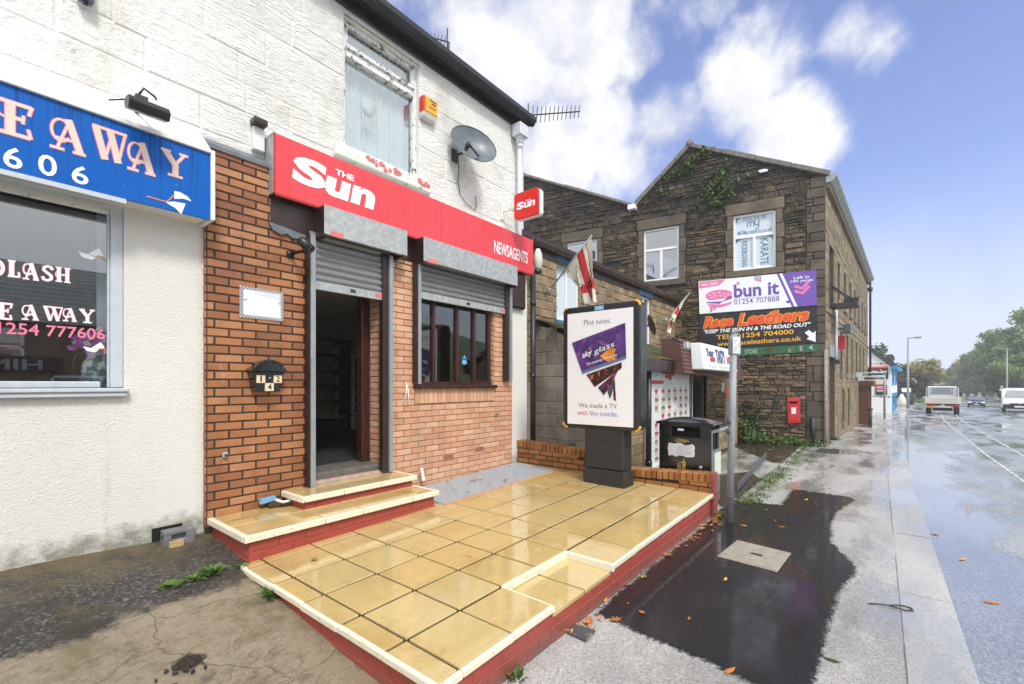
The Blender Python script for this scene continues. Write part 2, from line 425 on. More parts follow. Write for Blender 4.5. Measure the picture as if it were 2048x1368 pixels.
def f_rubble(dark, a, b, c_, wet=.5):
    def fn(g, S):
        p = g.pos(); r = g.attr('rnd'); x, y, z = g.sep(p)
        c = g.ramp(r, [(0, dark), (.35, a), (.7, b), (1, c_)])
        big = g.noise(p, 1.1, 6, .65)
        soot = g.math('ADD', g.mr(z, 1.5, 7.5, -.22, .21), g.math('ADD', big, -.08))
        c = g.mix(g.mr(soot, .30, .66, 0, .82), c, (.020, .019, .018))
        c = g.mix(g.mr(g.noise(p, 14, 6, .7), .5, .75, 0, .6), c, dark)
        c = g.mix(g.mr(g.noise(p, 26, 5, .7), .6, .74, 0, .4), c, (.30, .24, .16))
        S('Base Color', c); S('Roughness', g.mr(g.noise(p, 3, 3), .3, .7, .5, .85))
        S('Normal', g.bump(g.math('ADD', g.noise(p, 16, 8, .68), g.math('MULTIPLY', g.vor(p, 11), .5)), 1.0, .045))
    return fn
mat('rubble_stone', fn=f_rubble((.040, .032, .023), (.10, .073, .045), (.17, .119, .068), (.26, .18, .10)))
simple('rubble_mortar', (.055, .046, .036), .95, .3)
def f_ashlar(a, b, soot, amt):
    def fn(g, S):
        p = g.pos(); r = g.attr('rnd')
        c = g.ramp(r, [(0, a), (1, b)])
        c = g.mix(g.mr(g.noise(p, 1.6, 7, .7), .42, .72, 0, amt), c, soot)
        c = g.mix(g.mr(g.noise(p, 34, 4, .7), .55, .72, 0, .45), c, soot)
        S('Base Color', c); S('Roughness', .8)
        S('Normal', g.bump(g.noise(p, 22, 7, .65), .7, .014))
    return fn
mat('house_stone', fn=f_ashlar((.22, .15, .085), (.38, .28, .17), (.07, .05, .035), .55))
mat('mill_stone', fn=f_ashlar((.19, .145, .09), (.31, .245, .16), (.06, .047, .032), .6))
mat('quoin_stone', fn=f_ashlar((.075, .062, .046), (.15, .12, .082), (.022, .02, .018), .8))
mat('dressed_stone', fn=f_ashlar((.12, .10, .072), (.19, .15, .10), (.03, .027, .023), .8))
simple('house_mortar', (.30, .25, .18), .95, .25)
simple('mill_mortar', (.12, .095, .065), .95, .25)
def f_block(g, S):
    p = g.pos(); r = g.attr('rnd'); x, y, z = g.sep(p)
    c = g.ramp(r, [(0, (.22, .19, .16)), (1, (.33, .28, .24))])
    c = g.mix(g.mr(g.noise(p, 2.5, 7, .7), .45, .7, 0, .7), c, (.085, .08, .055))
    c = g.mix(g.math('MULTIPLY', g.mr(z, 1.5, .6, 0, 1), g.mr(g.noise(p, 3, 6, .7), .3, .6, 0, .8)), c, (.05, .055, .03))
    S('Base Color', c); S('Roughness', .85); S('Normal', g.bump(g.noise(p, 45, 6, .7), .7, .01))
mat('concrete_block', fn=f_block)

def f_tile(g, S):
    p = g.pos(); r = g.attr('rnd')
    c = g.mix(g.noise(p, 3.2, 7, .68), (.46, .31, .095), (.63, .47, .20))
    c = g.mix(g.mr(r, 0, 1, 0, .55), c, (.60, .48, .25))
    c = g.mix(g.mr(g.noise(p, 1.4, 8, .75), .50, .66, 0, .5), c, (.36, .225, .06))
    c = g.mix(g.mr(g.noise(g.scale(p, (1, 3, 1)), 2.1, 8, .75), .62, .68, 0, .4), c, (.74, .66, .46))
    c = g.mix(g.mr(g.noise(p, 7, 8, .75), .64, .72, 0, .35), c, (.20, .11, .03))
    c = g.mix(g.mr(g.noise(p, 170, 2, .6), .62, .7, 0, .3), c, (.2, .12, .04))
    c = g.mix(g.mr(g.noise(p, 16, 8, .78), .57, .70, 0, .6), c, (.27, .165, .05))
    c = g.mix(g.mr(g.noise(p, 5.5, 3, .6), .745, .76, 0, .6), c, (.80, .77, .66))
    wet = g.noise(p, 2.4, 4, .55)
    S('Base Color', c); S('Roughness', g.mr(wet, .35, .62, .03, .16)); S('Specular IOR Level', .5)
    S('Coat Weight', g.mr(wet, .3, .6, 1.0, .35)); S('Coat Roughness', .035)
    S('Normal', g.bump(g.noise(p, 3.5, 3), .12, .01))
mat('yellow_tile', fn=f_tile)
def f_nosing(g, S):
    p = g.pos()
    S('Base Color', g.mix(g.mr(g.noise(p, 30, 6, .7), .56, .7, 0, .8), (.78, .72, .56), (.36, .28, .17))); S('Roughness', .35)
    S('Normal', g.bump(g.noise(p, 40, 4), .3, .004))
mat('cream_nosing', fn=f_nosing)
simple('tile_grout', (.035, .024, .014), .7, .3)
def f_redpaint(g, S):
    p = g.pos(); r = g.attr('rnd')
    c = g.mix(g.noise(p, 4, 6, .65), (.28, .042, .028), (.42, .080, .055))
    c = g.mix(g.mr(g.noise(p, 18, 7, .75), .60, .70, 0, .6), c, (.11, .035, .025))
    x, y, z = g.sep(p)
    c = g.mix(g.math('MULTIPLY', g.mr(z, .0, .13, 1, 0), g.mr(g.noise(p, 7, 7, .75), .34, .56, 0, .85)), c, (.10, .085, .07))
    c = g.mix(g.mr(g.noise(g.scale(p, (3, 3, 9)), 6, 6, .75), .68, .73, 0, .6), c, (.50, .26, .20))
    S('Base Color', c); S('Roughness', g.mr(g.noise(p, 4, 3), .3, .7, .3, .55)); S('Normal', g.bump(g.noise(p, 30, 6, .65), .5, .006))
mat('red_masonry_paint', fn=f_redpaint)

def f_concrete(g, S):
    p = g.pos(); x, y, z = g.sep(p)
    n = g.noise(p, 2.0, 9, .72); f = g.noise(p, 70, 5, .75); mid = g.noise(p, 9, 8, .75)
    wv = g.vmath('ADD', p, g.scale(g.vmath('SUBTRACT', g.n('ShaderNodeTexNoise', None, Vector=p, Scale=3.5, Detail=6).outputs['Color'], (.5, .5, .5)), (.30, .30, 0)))
    rot = g.n('ShaderNodeVectorRotate', {'rotation_type': 'Z_AXIS'}, Vector=wv, Angle=R(-28)).outputs[0]
    rd = g.math('MULTIPLY', g.noise(g.scale(rot, (5, 30, 1)), 1.2, 8, .75), g.mr(g.noise(p, 1.5, 4), .35, .6, .82, 1.05))   # broken traces of brushing
    ck = g.mr(g.n('ShaderNodeTexVoronoi', {'feature': 'DISTANCE_TO_EDGE'}, Vector=wv, Scale=1.15).outputs['Distance'], .0, .007, 1, 0)
    c = g.mix(n, (.34, .265, .165), (.50, .43, .315))
    c = g.mix(g.mr(g.noise(p, 1.1, 6, .65), .48, .62, 0, .5), c, (.40, .29, .215))
    c = g.mix(g.mr(g.noise(p, 1.7, 7, .75), .52, .66, 0, .8), c, (.19, .165, .065))
    c = g.mix(g.mr(mid, .50, .64, 0, .65), c, (.19, .155, .095))
    c = g.mix(g.mr(rd, .53, .63, 0, .6), c, (.13, .105, .065))
    c = g.mix(g.mr(f, .55, .68, 0, .6), c, (.12, .10, .07))
    c = g.mix(g.mr(g.noise(p, 34, 4, .7), .62, .70, 0, .6), c, (.58, .53, .45))
    c = g.mix(g.math('MULTIPLY', ck, .35), c, (.10, .08, .05))
    asp = g.ramp(g.sep(g.vor(p, 75, 'F1', 'Color'))[0], [(0, (.032, .031, .028)), (.7, (.075, .07, .062)), (1, (.26, .235, .21))])
    asp = g.mix(g.mr(g.noise(p, 3.0, 7, .72), .52, .64, 0, .8), asp, (.13, .105, .035))
    asp = g.mix(g.mr(g.noise(p, 1.6, 7, .7), .46, .6, 0, .75), asp, (.028, .025, .02))
    asp = g.mix(g.math('MULTIPLY', g.mr(y, 3.9, 4.5, 0, 1), g.mr(g.noise(p, 4, 6, .7), .40, .56, 0, .8)), asp, (.20, .15, .07))
    edge = g.math('ADD', y, g.math('ADD', g.math('MULTIPLY', g.noise(p, 3.2, 9, .78), .60), g.math('MULTIPLY', x, -.14)))
    mk = g.mr(edge, 3.60, 3.68, 0, 1)
    c = g.mix(mk, c, asp)
    hole = g.mr(g.math('ADD', g.vmath('DISTANCE', p, (.80, 2.80, .16), 1), g.math('MULTIPLY', g.noise(p, 7, 7, .75), .30)), .20, .225, 1, 0)
    c = g.mix(hole, c, g.mix(g.noise(p, 40, 4), (.006, .005, .004), (.07, .035, .012)))
    S('Base Color', c); S('Roughness', g.mr(g.noise(p, 1.4, 4), .35, .65, .28, .75))
    hh = g.math('ADD', g.math('ADD', f, g.math('MULTIPLY', mid, 1.5)), g.math('ADD', g.math('MULTIPLY', rd, -.6), g.math('ADD', g.math('MULTIPLY', ck, -.6), g.math('MULTIPLY', hole, -2.0))))
    S('Normal', g.bump(hh, 1.0, .02))
mat('brushed_concrete', fn=f_concrete)
def f_pave(base_lo, base_hi, agg=.35, wetlo=.42, wethi=.62, rlo=.06, rhi=.5, bsc=150, spec=.5, coat=1.0, bst=.55, gutter=False):
    def fn(g, S):
        p = g.pos()
        v = g.vor(p, bsc, 'F1', 'Color'); n = g.noise(p, 1.2, 7, .65)
        c = g.mix(n, base_lo, base_hi)
        c = g.mix(g.math('MULTIPLY', g.sep(v)[0], agg), c, tuple(min(1, q * 2.6 + .03) for q in base_hi))
        c = g.mix(g.mr(g.noise(p, 60, 4, .7), .52, .66, 0, .6), c, tuple(q * .35 for q in base_lo))
        c = g.mix(g.mr(g.noise(g.scale(p, (.5, 1.3, 1)), .9, 6, .65), .45, .6, 0, .35), c, tuple(q * .55 for q in base_lo))
        x, y, z = g.sep(p)
        wet = g.noise(g.scale(p, (.45, 1.2, 1)), 1.25, 5, .6)
        wet = g.math('ADD', g.math('MULTIPLY', wet, .78), g.math('MULTIPLY', g.noise(p, 11, 5, .7), .22))
        if gutter: wet = g.math('SUBTRACT', wet, g.mr(g.math('ADD', y, g.math('MULTIPLY', g.noise(p, 1.1, 5, .6), .9)), -.9, -.1, 0, .22, True))
        wm = g.mr(wet, wetlo, wethi, 1, 0, True)      # 1 where water stands
        c = g.mix(g.math('MULTIPLY', wm, .35), c, tuple(q * .5 for q in base_lo))
        S('Base Color', c); S('Roughness', g.mr(wm, 0, 1, rhi, rlo))
        S('Specular IOR Level', spec); S('Coat Weight', g.math('MULTIPLY', wm, coat)); S('Coat Roughness', .05); S('Coat IOR', 1.33)
        h = g.math('MULTIPLY', g.math('ADD', g.noise(p, bsc * .8, 3, .7), g.math('MULTIPLY', g.noise(p, 30, 4), .5)), g.mr(wm, 0, 1, 1, .12))
        S('Normal', g.bump(h, bst, .006))
        S('Coat Normal', g.bump(g.noise(g.scale(p, (1, 1, 1)), 26, 3, .6), .10, .004))
    return fn
mat('pavement_slurry', fn=f_pave((.22, .215, .205), (.37, .36, .345), .45, .40, .56, .10, .42, 150, .5, 1.0, .8))
mat('black_asphalt', fn=f_pave((.008, .008, .0085), (.017, .017, .018), .16, .40, .62, .07, .40, 150, .28, .8, .9))
mat('road_asphalt', fn=f_pave((.155, .165, .175), (.27, .28, .29), .5, .40, .54, .10, .34, 95, .5, 1.0, .8, True))
mat('kerb_stone', fn=f_pave((.36, .355, .34), (.48, .47, .455), .2, .36, .62, .12, .4, 160))
mat('yard_concrete', fn=f_pave((.035, .030, .022), (.075, .062, .045), .15, .40, .66, .15, .5, 110, .2, .35))

simple('white_paint', (.76, .76, .73), .5, .07, 5); simple('white_upvc', (.82, .83, .84), .3, .03, bst=0)
simple('grey_upvc', (.52, .56, .60), .35, .06)
simple('galvanised', (.42, .44, .44), .42, .22, 20, .35); simple('guide_metal', (.33, .36, .38), .4, .12, 8, .35)
def f_slat(g, S):
    p = g.pos(); n = g.noise(g.scale(p, (2, 2, 9)), 3, 5, .6)
    S('Base Color', g.mix(n, (.16, .17, .175), (.30, .31, .315))); S('Metallic', .4); S('Roughness', .42)
mat('slat_metal', fn=f_slat)
simple('dark_brown', (.030, .014, .011), .35, .3, 9); simple('mahogany', (.055, .014, .012), .3, .25, 8)
simple('brown_timber', (.11, .045, .022), .6, .25, 8)
simple('black_plastic', (.012, .012, .013), .35, .2); simple('black_gloss', (.010, .011, .013), .18, .2, coat=.6, bst=.05)
simple('gutter_black', (.012, .015, .018), .4, .3, 5); simple('gutter_brown', (.05, .03, .026), .4, .3)
simple('gutter_grey', (.33, .37, .39), .45, .12); simple('pipe_white', (.62, .65, .68), .45, .1)
mat('sign_red', fn=lambda g, S: (S('Base Color', g.mix(g.mr(g.noise(g.scale(g.pos(), (26, 1, .6)), 1.0, 6, .65), .50, .72, 0, .35), g.mix(g.noise(g.pos(), 1.3, 5), (.78, .065, .08), (.70, .04, .055)), (.42, .03, .035))), S('Roughness', g.mr(g.noise(g.pos(), 3, 5), .3, .7, .22, .5)))); simple('sign_red_deep', (.72, .016, .012), .25, .04, 4, coat=.3, bst=0)
simple('letter_white', (.86, .88, .90), .4, .03, bst=0); simple('red_lip', (.42, .015, .012), .4, .1, bst=0)
def f_bluesign(g, S):
    p = g.pos(); x, y, z = g.sep(p)
    run = g.mr(g.noise(g.scale(p, (42, 1, .7)), 1.0, 5, .6), .53, .64, 0, 1)
    fade = g.mr(z, 3.1, 3.7, .15, .8)
    c = g.mix(g.noise(p, 2.0, 4), (.0, .085, .40), (.0, .125, .50))
    c = g.mix(g.math('MULTIPLY', run, fade), c, (.005, .02, .07))
    c = g.mix(g.mr(g.noise(p, 26, 3, .6), .74, .76, 0, .8), c, (.6, .65, .7))
    S('Base Color', c); S('Roughness', .5); S('Specular IOR Level', .2)
mat('blue_sign', fn=f_bluesign)
def f_peel(base, under, a=.62, b=.66, sc=9):
    def fn(g, S):
        p = g.pos(); k = g.mr(g.noise(p, sc, 8, .7), a, b, 0, 1)
        S('Base Color', g.mix(k, base, under)); S('Roughness', .6); S('Normal', g.bump(g.noise(p, 12, 6, .7), .5, .01))
    return fn
mat('peeling_white', fn=f_peel((.72, .72, .68), (.30, .28, .25), .6, .64, 11))
mat('rotten_white', fn=f_peel((.76, .77, .76), (.10, .085, .07), .52, .6, 14))
mat('soffit_stone', fn=f_peel((.34, .32, .29), (.10, .095, .085), .5, .6, 22))
simple('pink_flake', (.72, .18, .17), .6, .2); simple('lead_grey', (.14, .16, .18), .55, .25, 9)
simple('cream_text', (.72, .60, .50), .5, .06, bst=0); simple('pink_text', (.80, .20, .32), .5, .05, bst=0); simple('palepink_text', (.85, .66, .70), .5, .05, bst=0)
simple('orange_stem', (.70, .22, .03), .5, .1, bst=0)
def glass(name, tint=(.85, .9, .9), rough=0.0, refl=.0):
    m = bpy.data.materials.new(name); m.use_nodes = True; nt = m.node_tree; nt.nodes.clear(); g = G(nt)
    bf = g.n('ShaderNodeNewGeometry').outputs['Backfacing']; fr = g.n('ShaderNodeFresnel', None, IOR=g.mr(bf, 0, 1, 1.52, 1 / 1.52)).outputs[0]
    f = g.math('ADD', g.math('MULTIPLY', fr, 1.9), refl, clamp=True)
    t = g.n('ShaderNodeBsdfTransparent', None, Color=tint); gl = g.n('ShaderNodeBsdfGlossy', None, Roughness=rough)
    mx = g.n('ShaderNodeMixShader', None, i0=f, i1=t.outputs[0], i2=gl.outputs[0])
    nt.links.new(mx.outputs[0], g.n('ShaderNodeOutputMaterial').inputs[0]); M[name] = m; return m
glass('window_glass', (.90, .94, .94), 0, .12); glass('shop_glass', (.55, .60, .60), 0, .06); glass('dark_glass', (.16, .19, .2), 0, .3)
simple('blue_curtain', (.78, .84, .88), .85, .06); simple('net_blind', (.55, .62, .66), .9, .05)
simple('interior_wall', (.50, .53, .47), .8, .05); simple('interior_dark', (.05, .055, .055), .8, .2); simple('carpet_dark', (.016, .018, .022), .95, .3)
simple('interior_grey', (.15, .165, .17), .8, .1)
simple('shelf_cream', (.42, .40, .30), .5, .06); simple('shelf_dark', (.05, .045, .04), .5, .1)
def emit(name, col, st):
    m = bpy.data.materials.new(name); m.use_nodes = True; nt = m.node_tree; nt.nodes.clear(); g = G(nt)
    e = g.n('ShaderNodeEmission', None, Color=col, Strength=st); nt.links.new(e.outputs[0], g.n('ShaderNodeOutputMaterial').inputs[0]); M[name] = m
emit('lamp_light', (1, .97, .86), 420.0); emit('shop_lamp', (1, .72, .35), 5.0)
simple('dish_grey', (.10, .125, .145), .45, .25, 12); simple('yellow_plastic', (.75, .40, .02), .4, .08, bst=0)
simple('cream_plastic', (.62, .62, .55), .45, .08); simple('alarm_red', (.72, .03, .02), .35, .05, bst=0)
simple('step_stone', (.12, .115, .10), .7, .35, 12); simple('pink_mortar', (.40, .28, .225), .9, .2, 14)
simple('grate_grey', (.46, .50, .54), .45, .15, 20, .25); simple('void_dark', (.004, .004, .005), .9, .1)
simple('tile_white', (.78, .80, .84), .35, .06, bst=0); simple('ink_dark', (.02, .02, .03), .6, .1, bst=0)
simple('plate_cream', (.72, .62, .42), .4, .05, bst=0)
simple('panel_black', (.014, .015, .016), .3, .2, coat=.3); simple('pedestal_grey', (.022, .022, .023), .55, .3, 18)
simple('poster_white', (.88, .88, .89), .35, .02, bst=0, coat=.4); simple('poster_grey', (.13, .11, .16), .4, .05, bst=0)
simple('poster_pink', (.58, .10, .22), .4, .05, bst=0); simple('poster_mauve', (.33, .14, .40), .4, .05, bst=0); simple('poster_blue', (.14, .20, .52), .4, .05, bst=0)
def f_tv(a, b, c3, sc, th):
    def fn(g, S):
        p = g.pos(); n = g.noise(p, sc, 5, .6, 1.2); m2 = g.noise(p, sc * 1.7, 5, .65, 1.5)
        c = g.mix(g.mr(n, .42, .6, 0, 1), a, b); S('Base Color', g.mix(g.mr(m2, th, th + .12, 0, 1), c, c3)); S('Roughness', .35)
    return fn
mat('screen_violet', fn=f_tv((.030, .022, .085), (.10, .035, .22), (.42, .10, .34), 3.2, .53))
mat('screen_ember', fn=f_tv((.018, .008, .012), (.09, .015, .012), (.75, .20, .02), 5, .56))
mat('screen_magenta', fn=f_tv((.012, .012, .02), (.05, .02, .05), (.60, .04, .25), 8, .52))
mat('screen_grey', fn=f_tv((.02, .02, .03), (.10, .09, .11), (.30, .22, .26), 10, .55))
simple('screen_orange', (.80, .25, .03), .4, .4, 12, bst=0); simple('screen_base', (.10, .16, .34), .35, .1, bst=0)
simple('flag_white', (.68, .66, .56), .85, .12, 6); simple('flag_red', (.50, .03, .035), .85, .15, 6)
def f_moss(g, S):
    p = g.pos(); k = g.mr(g.noise(p, 7, 7, .7), .40, .58, 0, 1)
    S('Base Color', g.mix(k, g.mix(g.noise(p, 12, 3), (.022, .026, .026), (.06, .065, .065)), g.mix(g.noise(p, 40, 4), (.035, .05, .008), (.16, .18, .03)))); S('Roughness', .85)
    S('Normal', g.bump(g.noise(p, 60, 6, .7), .9, .02))
mat('mossy_slate', fn=f_moss)
def f_slate(g, S):
    p = g.pos(); r = g.attr('rnd')
    S('Base Color', g.ramp(r, [(0, (.035, .042, .048)), (1, (.085, .095, .105))])); S('Roughness', .45); S('Normal', g.bump(g.noise(p, 30, 5), .4, .006))
mat('roof_slate', fn=f_slate)
simple('brown_cladding', (.11, .052, .042), .75, .2, 10); simple('coping_stone', (.17, .16, .14), .8, .35, 9)
simple('sign_blue', (.035, .06, .22), .4, .1, bst=0); simple('sign_purple', (.165, .085, .42), .4, .06, bst=0); simple('sign_pink', (.80, .20, .42), .4, .05, bst=0)
simple('sign_black', (.012, .013, .018), .35, .2, bst=0); simple('sign_orange', (.80, .085, .02), .4, .08, bst=0); simple('sign_yellow', (.85, .42, .02), .4, .05, bst=0)
mat('old_green', fn=f_peel((.02, .13, .055), (.008, .015, .01), .60, .66, 12)); simple('faded_grey', (.45, .45, .46), .5, .1, bst=0)
simple('frost_blue', (.60, .70, .76), .3, .04, bst=0, coat=.5); simple('decal_blue', (.12, .22, .36), .4, .05, bst=0)
simple('post_red', (.60, .012, .02), .3, .08, coat=.4, bst=.05); simple('pole_grey', (.27, .30, .33), .5, .15, 5); simple('pole_patch', (.10, .105, .115), .6, .2)
simple('gold_print', (.50, .33, .07), .4, .1, bst=0); simple('torn_paper', (.75, .76, .78), .6, .1, bst=0); simple('pale_green', (.66, .76, .62), .5, .05, bst=0)
simple('bin_side', (.12, .14, .155), .3, .15, coat=.3)
simple('menu_white', (.72, .76, .74), .3, .06, bst=0, coat=.5); simple('menu_red', (.55, .02, .02), .4, .1, bst=0); simple('menu_brown', (.30, .15, .07), .5, .3, bst=0); simple('menu_green', (.04, .25, .12), .5, .1, bst=0)
simple('door_white', (.55, .62, .66), .4, .05)
simple('paint_blue', (.02, .28, .62), .5, .12); simple('pub_white', (.78, .79, .80), .7, .05)
simple('blue_board', (.05, .16, .32), .5, .15)
simple('brush_blue', (.16, .42, .72), .6, .1); simple('wood_tan', (.48, .34, .17), .6, .15); simple('dustpan_brown', (.07, .035, .02), .4, .3)
simple('grey_block', (.16, .165, .17), .85, .3, 16); simple('cover_stone', (.30, .265, .215), .65, .22, 12)
simple('iron_dark', (.035, .037, .04), .5, .3); simple('leaf_brown', (.33, .13, .03), .6, .3, 9); simple('leaf_yellow', (.70, .36, .02), .55, .2, 9); simple('leaf_orange', (.52, .17, .03), .55, .25, 9)
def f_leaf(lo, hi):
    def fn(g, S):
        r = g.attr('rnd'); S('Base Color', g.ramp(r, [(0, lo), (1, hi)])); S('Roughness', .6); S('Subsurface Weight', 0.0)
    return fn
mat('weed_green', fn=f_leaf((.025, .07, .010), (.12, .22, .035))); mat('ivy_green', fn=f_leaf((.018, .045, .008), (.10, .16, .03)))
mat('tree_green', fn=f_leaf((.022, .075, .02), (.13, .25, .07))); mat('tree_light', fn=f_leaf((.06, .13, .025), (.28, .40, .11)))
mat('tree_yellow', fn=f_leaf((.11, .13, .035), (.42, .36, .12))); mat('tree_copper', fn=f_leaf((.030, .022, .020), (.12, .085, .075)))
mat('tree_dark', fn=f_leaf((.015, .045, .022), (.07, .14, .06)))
simple('bark', (.05, .04, .03), .9, .3); simple('flower_purple', (.50, .12, .55), .6, .3, 30); simple('vase_teal', (.03, .16, .17), .25, .5, 14, coat=.6)
def f_vase(g, S):
    p = g.pos(); k = g.mr(g.noise(p, 16, 4, .6), .46, .54, 0, 1)
    S('Base Color', g.mix(k, (.03, .17, .19), (.62, .56, .58))); S('Roughness', .2)
mat('vase_glaze', fn=f_vase)
mat('hill_grass', fn=lambda g, S: (S('Base Color', g.mix(g.noise(g.pos(), .08, 6, .6), (.035, .07, .02), (.09, .13, .045))), S('Roughness', .9)))
simple('car_white', (.78, .80, .81), .25, .03, coat=.6, bst=0); simple('truck_cream', (.62, .60, .54), .45, .08, bst=0); simple('car_blue', (.06, .085, .11), .25, .05, coat=.6, bst=0)
simple('tyre_black', (.012, .012, .012), .85, .2); simple('lamp_red', (.45, .008, .012), .25, .05, bst=0); simple('lamp_clear', (.7, .74, .78), .15, .03, bst=0)
simple('plate_yellow', (.75, .50, .05), .4, .03, bst=0); simple('fence_stone', (.30, .28, .25), .85, .25); simple('brick_far', (.36, .12, .09), .85, .2)
mat('line_paint', fn=f_peel((.60, .61, .61), (.28, .29, .30), .44, .6, 7)); simple('steel_far', (.25, .29, .32), .45, .1)
simple('boundary_black', (.012, .012, .012), .5, .1); simple('rust_red', (.45, .02, .02), .5, .2)

# ------------------------------------------------------------------ ground, road, pavement
def gz(x): return 0.0 if x < 10 else -.008 * (min(x, 140) - 10)
KERB = [(-9, -.41), (10, -.43), (15.5, -.53), (31, -1.08), (50, -2.3), (71, -3.95), (100, -6.2), (150, -9.2), (260, -17)]
def kerb_y(x):
    for (a, b), (c, d) in zip(KERB, KERB[1:]):
        if x <= c: return b + (d - b) * (x - a) / (c - a)
    return KERB[-1][1]
def onG(px, py, dz=0.0):
    d = ray(px, py); t = 5.0
    for _ in range(60):
        p = CAM + d * t; t = min((CAMZ - gz(p.x) - dz) / max(1e-4, -d.z), 400)
    return CAM + d * t
XS = [-9, -6, -3, 0, 2, 4, 6, 8, 10, 12, 15.5, 20, 25, 31, 40, 50, 60, 71, 85, 100, 125, 150, 200, 260]
def strip(mb, f0, f1, z0, z1=None, mi=0):
    z1 = z0 if z1 is None else z1
    for a, b in zip(XS, XS[1:]):
        mb.face([(a, f0(a), gz(a) + z0), (b, f0(b), gz(b) + z0), (b, f1(b), gz(b) + z1), (a, f1(a), gz(a) + z1)], mi)
m = MB(); m.face([(-13, -125, -2.4), (325, -125, -2.4), (325, 255, -2.4), (-13, 255, -2.4)]); struct(m.build('ground', M['hill_grass']))
m = MB(); strip(m, lambda x: kerb_y(x) - 7.2, kerb_y, -.045)
struct(m.build('road', M['road_asphalt']))
m = MB(); strip(m, lambda x: kerb_y(x) + .27, lambda x: 30, 0.0)
struct(m.build('pavement', M['pavement_slurry']))
m = MB(); x = -8.0; rr = random.Random(3)
while x < 95:
    L = .9; a, b = x, x + L - .012; dz = rr.uniform(-.006, .006)
    q = [(a, kerb_y(a) - .0, gz(a) - .2), (b, kerb_y(b), gz(b) - .2), (b, kerb_y(b) + .299, gz(b) - .2), (a, kerb_y(a) + .299, gz(a) - .2)]
    m.hexa(q + [(p[0], p[1], p[2] + .206 + dz) for p in q]); x += L
struct(m.build('kerb', M['kerb_stone'], bevel=.004))
m = MB(); strip(m, lambda x: kerb_y(x) - 9.2, lambda x: kerb_y(x) - 7.2, .04)
struct(m.build('far_pavement', M['pavement_slurry']))
# worn white lines beside the kerb and down the road
m = MB()
for off, wd, dash in ((1.45, .05, 0), (2.1, .055, 0)):
    for a, b in zip(range(2, 80, 2), range(4, 82, 2)):
        f = lambda x: kerb_y(x) - off
        m.face([(a, f(a), gz(a) - .040), (b, f(b), gz(b) - .040), (b, f(b) - wd, gz(b) - .040), (a, f(a) - wd, gz(a) - .040)])
for xa in ():
    m.face([(xa, kerb_y(xa) - .35, -.040), (xa + .16, kerb_y(xa) - .35, -.040), (xa + .30, kerb_y(xa) - 2.3, -.040), (xa + .10, kerb_y(xa) - 2.3, -.040)])
struct(m.build('road_markings', M['line_paint']))
def ground_poly(name, px, dz, matn, th=0):
    m = MB(); pts = [onG(*q, dz) for q in px]; m.face(pts); return m.build(name, M[matn])
edge = [(1188, 1226), (1238, 1180), (1312, 1124), (1372, 1078), (1418, 1040), (1440, 1018), (1470, 1000), (1520, 1004), (1560, 1010), (1586, 978), (1640, 985), (1700, 994), (1712, 1000), (1676, 1024), (1664, 1046),
        (1666, 1085), (1690, 1108), (1712, 1130), (1716, 1146), (1698, 1166), (1680, 1190), (1672, 1220), (1660, 1262), (1652, 1300), (1640, 1345), (1630, 1390), (1540, 1390), (1495, 1366), (1420, 1328), (1330, 1291), (1250, 1256)]
fine_edge = []; plain_edge = []
rr = random.Random(5)
for i, a in enumerate(edge):
    b = edge[(i + 1) % len(edge)]
    for k in range(12):
        t = k / 12; plain_edge.append((a[0] + (b[0] - a[0]) * t, a[1] + (b[1] - a[1]) * t)); fine_edge.append((a[0] + (b[0] - a[0]) * t + rr.uniform(-3, 3), a[1] + (b[1] - a[1]) * t + rr.uniform(-1.6, 1.6)))
cen = sum((onG(*q, .004) for q in fine_edge), V3()) / len(fine_edge)
m = MB(); outer = [onG(*q, .004) for q in fine_edge]; pl_e = [onG(*q, .004) for q in plain_edge]; k_ = len(outer); inner = []
for i, p in enumerate(pl_e):
    t_ = (pl_e[(i + 9) % k_] - pl_e[i - 9]).normalized(); nrm = V3((-t_.y, t_.x, 0)); nrm = nrm if nrm.dot(cen - p) > 0 else -nrm; inner.append(p + nrm * .07)
outer = [p - (i_ - p) * .5 for p, i_ in zip(outer, inner)]
m.add(outer + inner, [(i, (i + 1) % k_, k_ + (i + 1) % k_, k_ + i) for i in range(k_)] + [list(range(k_, 2 * k_))])
pat = m.build('asphalt_patch', M['black_asphalt']); at_ = pat.data.attributes.new('edge', 'FLOAT', 'POINT'); at_.data.foreach_set('value', [0.0] * k_ + [1.0] * k_); struct(pat)
nt = M['black_asphalt'].node_tree; g = G(nt); bs_ = nt.nodes['Principled BSDF']
al_ = g.mr(g.math('ADD', g.attr('edge'), g.math('MULTIPLY', g.math('SUBTRACT', g.noise(g.pos(), 30, 5, .75), .5), 1.6)), .25, .75, 0, 1, True); nt.links.new(al_, bs_.inputs['Alpha'])
struct(ground_poly('yard_paving', [(1420, 975), (1440, 1010), (1450, 1016), (1500, 984), (1535, 950), (1580, 912), (1612, 896), (1610, 888), (1480, 878), (1440, 900), (1300, 930)], .006, 'yard_concrete'))

